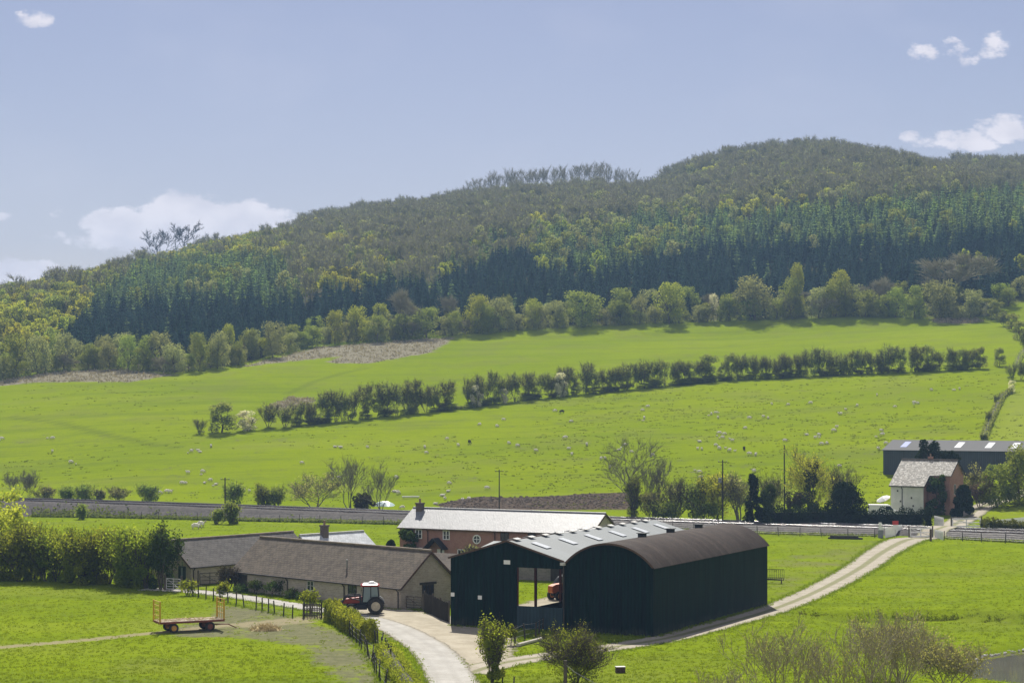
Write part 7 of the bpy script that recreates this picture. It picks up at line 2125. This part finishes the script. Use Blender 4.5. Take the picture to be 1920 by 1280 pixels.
# longer grass along verges, fences and barn walls
VP = []
SP = {}
for nm in ('yard', 'track', 'lane'):
    me = bpy.data.objects[nm].data
    co = np.empty(len(me.vertices) * 3, np.float32); me.vertices.foreach_get('co', co); SP[nm] = co.reshape(-1, 13, 3)
def inside(P, poly):
    r = np.zeros(len(P), bool)
    for a_, b_ in zip(poly, np.roll(poly, -1, 0)):
        r ^= ((a_[1] > P[:, 1]) != (b_[1] > P[:, 1])) & (P[:, 0] < (b_[0] - a_[0]) * (P[:, 1] - a_[1]) / (b_[1] - a_[1] + 1e-9) + a_[0])
    return r
for nm in ('track', 'lane'):
    for e in (0, 12):
        E_ = SP[nm][:, e, :]; k = np.repeat(np.arange(len(E_)), 7)
        q = E_[k] + gg.normal(scale=(.24, .24, 0), size=(len(k), 3))
        for ot in SP:
            if ot != nm: q = q[~inside(q, np.concatenate([SP[ot][:, 0, :2], SP[ot][::-1, 12, :2]]))]
        VP.append(q)
def along(p, q, n, sp=.2):
    f = gg.uniform(0, 1, n)[:, None]; VP.append(np.concatenate([np.array(p)[None] * (1 - f) + np.array(q)[None] * f, np.zeros((n, 1))], 1) + gg.normal(scale=(sp, sp, 0), size=(n, 3)))
C0 = (A0[0] + E1[0] * 19.26, A0[1] + E1[1] * 19.26)
along((A0[0] - .1, A0[1] - .3), (C0[0], C0[1] - .3), 200, .22)
along((C0[0] + .3, C0[1]), (C0[0] + .3 + E2[0] * 29.3, C0[1] + E2[1] * 29.3), 200, .25)
along((-29.2, 207.6), (-10.7, 188.7), 200, .25)
for pl in (((352, 1113), (428, 1131), (548, 1157)), ((622, 1165), (668, 1204), (706, 1262), (722, 1290)), ((966, 1203), (1017, 1183))):
    for a_, b_ in zip(pl[:-1], pl[1:]): along(G(*a_)[:2], G(*b_)[:2], 110, .28)
VP = np.concatenate(VP); ok_ = rail_s(VP[:, 0], VP[:, 1]) < -9; VP = VP[ok_]; VP[:, 2] = terr(VP[:, 0], VP[:, 1])
VP = VP.repeat(5, 0) + gg.normal(scale=(.10, .10, 0), size=(len(VP) * 5, 3))
v, f = twig_np(VP, np.tile([[0, 0, 1.0]], (len(VP), 1)), .19, .03, gg)
tag(mesh_obj('verge_grass', v, f, M_grassb), 'longer rough grass along verges, fences and barn walls', 'grass', kind='stuff')
xb = gg.uniform(27, 56, 1100); BP = np.stack([xb, 190.6 - .08 * xb + .8 * np.sin(xb * .35) - .62 + gg.normal(scale=.28, size=1100), np.zeros(1100)], 1)  # dark tufts stand in for the shade on the bank face
BP[:, 2] = terr(BP[:, 0], BP[:, 1]); BP = BP.repeat(4, 0) + gg.normal(scale=(.1, .1, 0), size=(4400, 3))
v, f = twig_np(BP, np.tile([[0, 0, .8]], (len(BP), 1)), .15, .04, gg)
tag(mesh_obj('bank_shade_tufts', v, f, M_tuft), 'dark grass tufts added as the shade of the low bank above the pond', 'rushes', kind='stuff')
# pale stones along the pond edge
SV, SQ = [], []
for i in range(260):
    th_ = gg.uniform(1.5, 3.1); rad_ = np.linspace(.8, 1.2, 80); xx_ = 54 + 19 * rad_ * math.cos(th_); yy = 155 + 17 * rad_ * math.sin(th_); zz_ = terr(xx_, yy)
    k_ = int(np.argmin(np.abs(zz_ + 1.36))); x = xx_[k_]
    c = np.array([x + gg.normal(scale=.1), yy[k_] + gg.normal(scale=.28), float(terr(x, yy[k_]))]); r = gg.uniform(.04, .15); b0 = len(SV)
    for (dx, dy_, dz) in ((-1, -.8, 0), (1, -.7, 0), (.9, .8, 0), (-.8, .9, 0), (-.6, -.5, .7), (.6, -.4, .6), (.5, .5, .8), (-.5, .5, .6)): SV.append(c + np.array([dx, dy_, dz]) * r * gg.uniform(.7, 1.2, 3))
    SQ += [(b0 + 4, b0 + 5, b0 + 6, b0 + 7), (b0, b0 + 1, b0 + 5, b0 + 4), (b0 + 1, b0 + 2, b0 + 6, b0 + 5), (b0 + 2, b0 + 3, b0 + 7, b0 + 6), (b0 + 3, b0, b0 + 4, b0 + 7)]
if SV: tag(mesh_obj('shore_stones', SV, SQ, simple('pale_stone', (.5, .49, .46), (.38, .37, .34), 3, .9)), 'pale stones along the pond edge', 'stones', kind='stuff')

# ------------------------------------------------------------------ air
HAZE = .00017
hm = bpy.data.materials.new('haze_air'); hm.use_nodes = True
hm.node_tree.nodes.clear(); t = NT(hm)
vp = t.new('ShaderNodeVolumePrincipled')
vp.inputs['Color'].default_value = (.42, .66, 1.0, 1); vp.inputs["Density"].default_value = HAZE; vp.inputs['Anisotropy'].default_value = 0.0
t.l.new(vp.outputs[0], t.out.inputs['Volume'])
a = MB(); a.box(-1900, 1900, -300, 3100, -8, 265)
tag(a.build('haze', hm), 'thin blue spring haze over the valley', 'haze', kind='stuff')
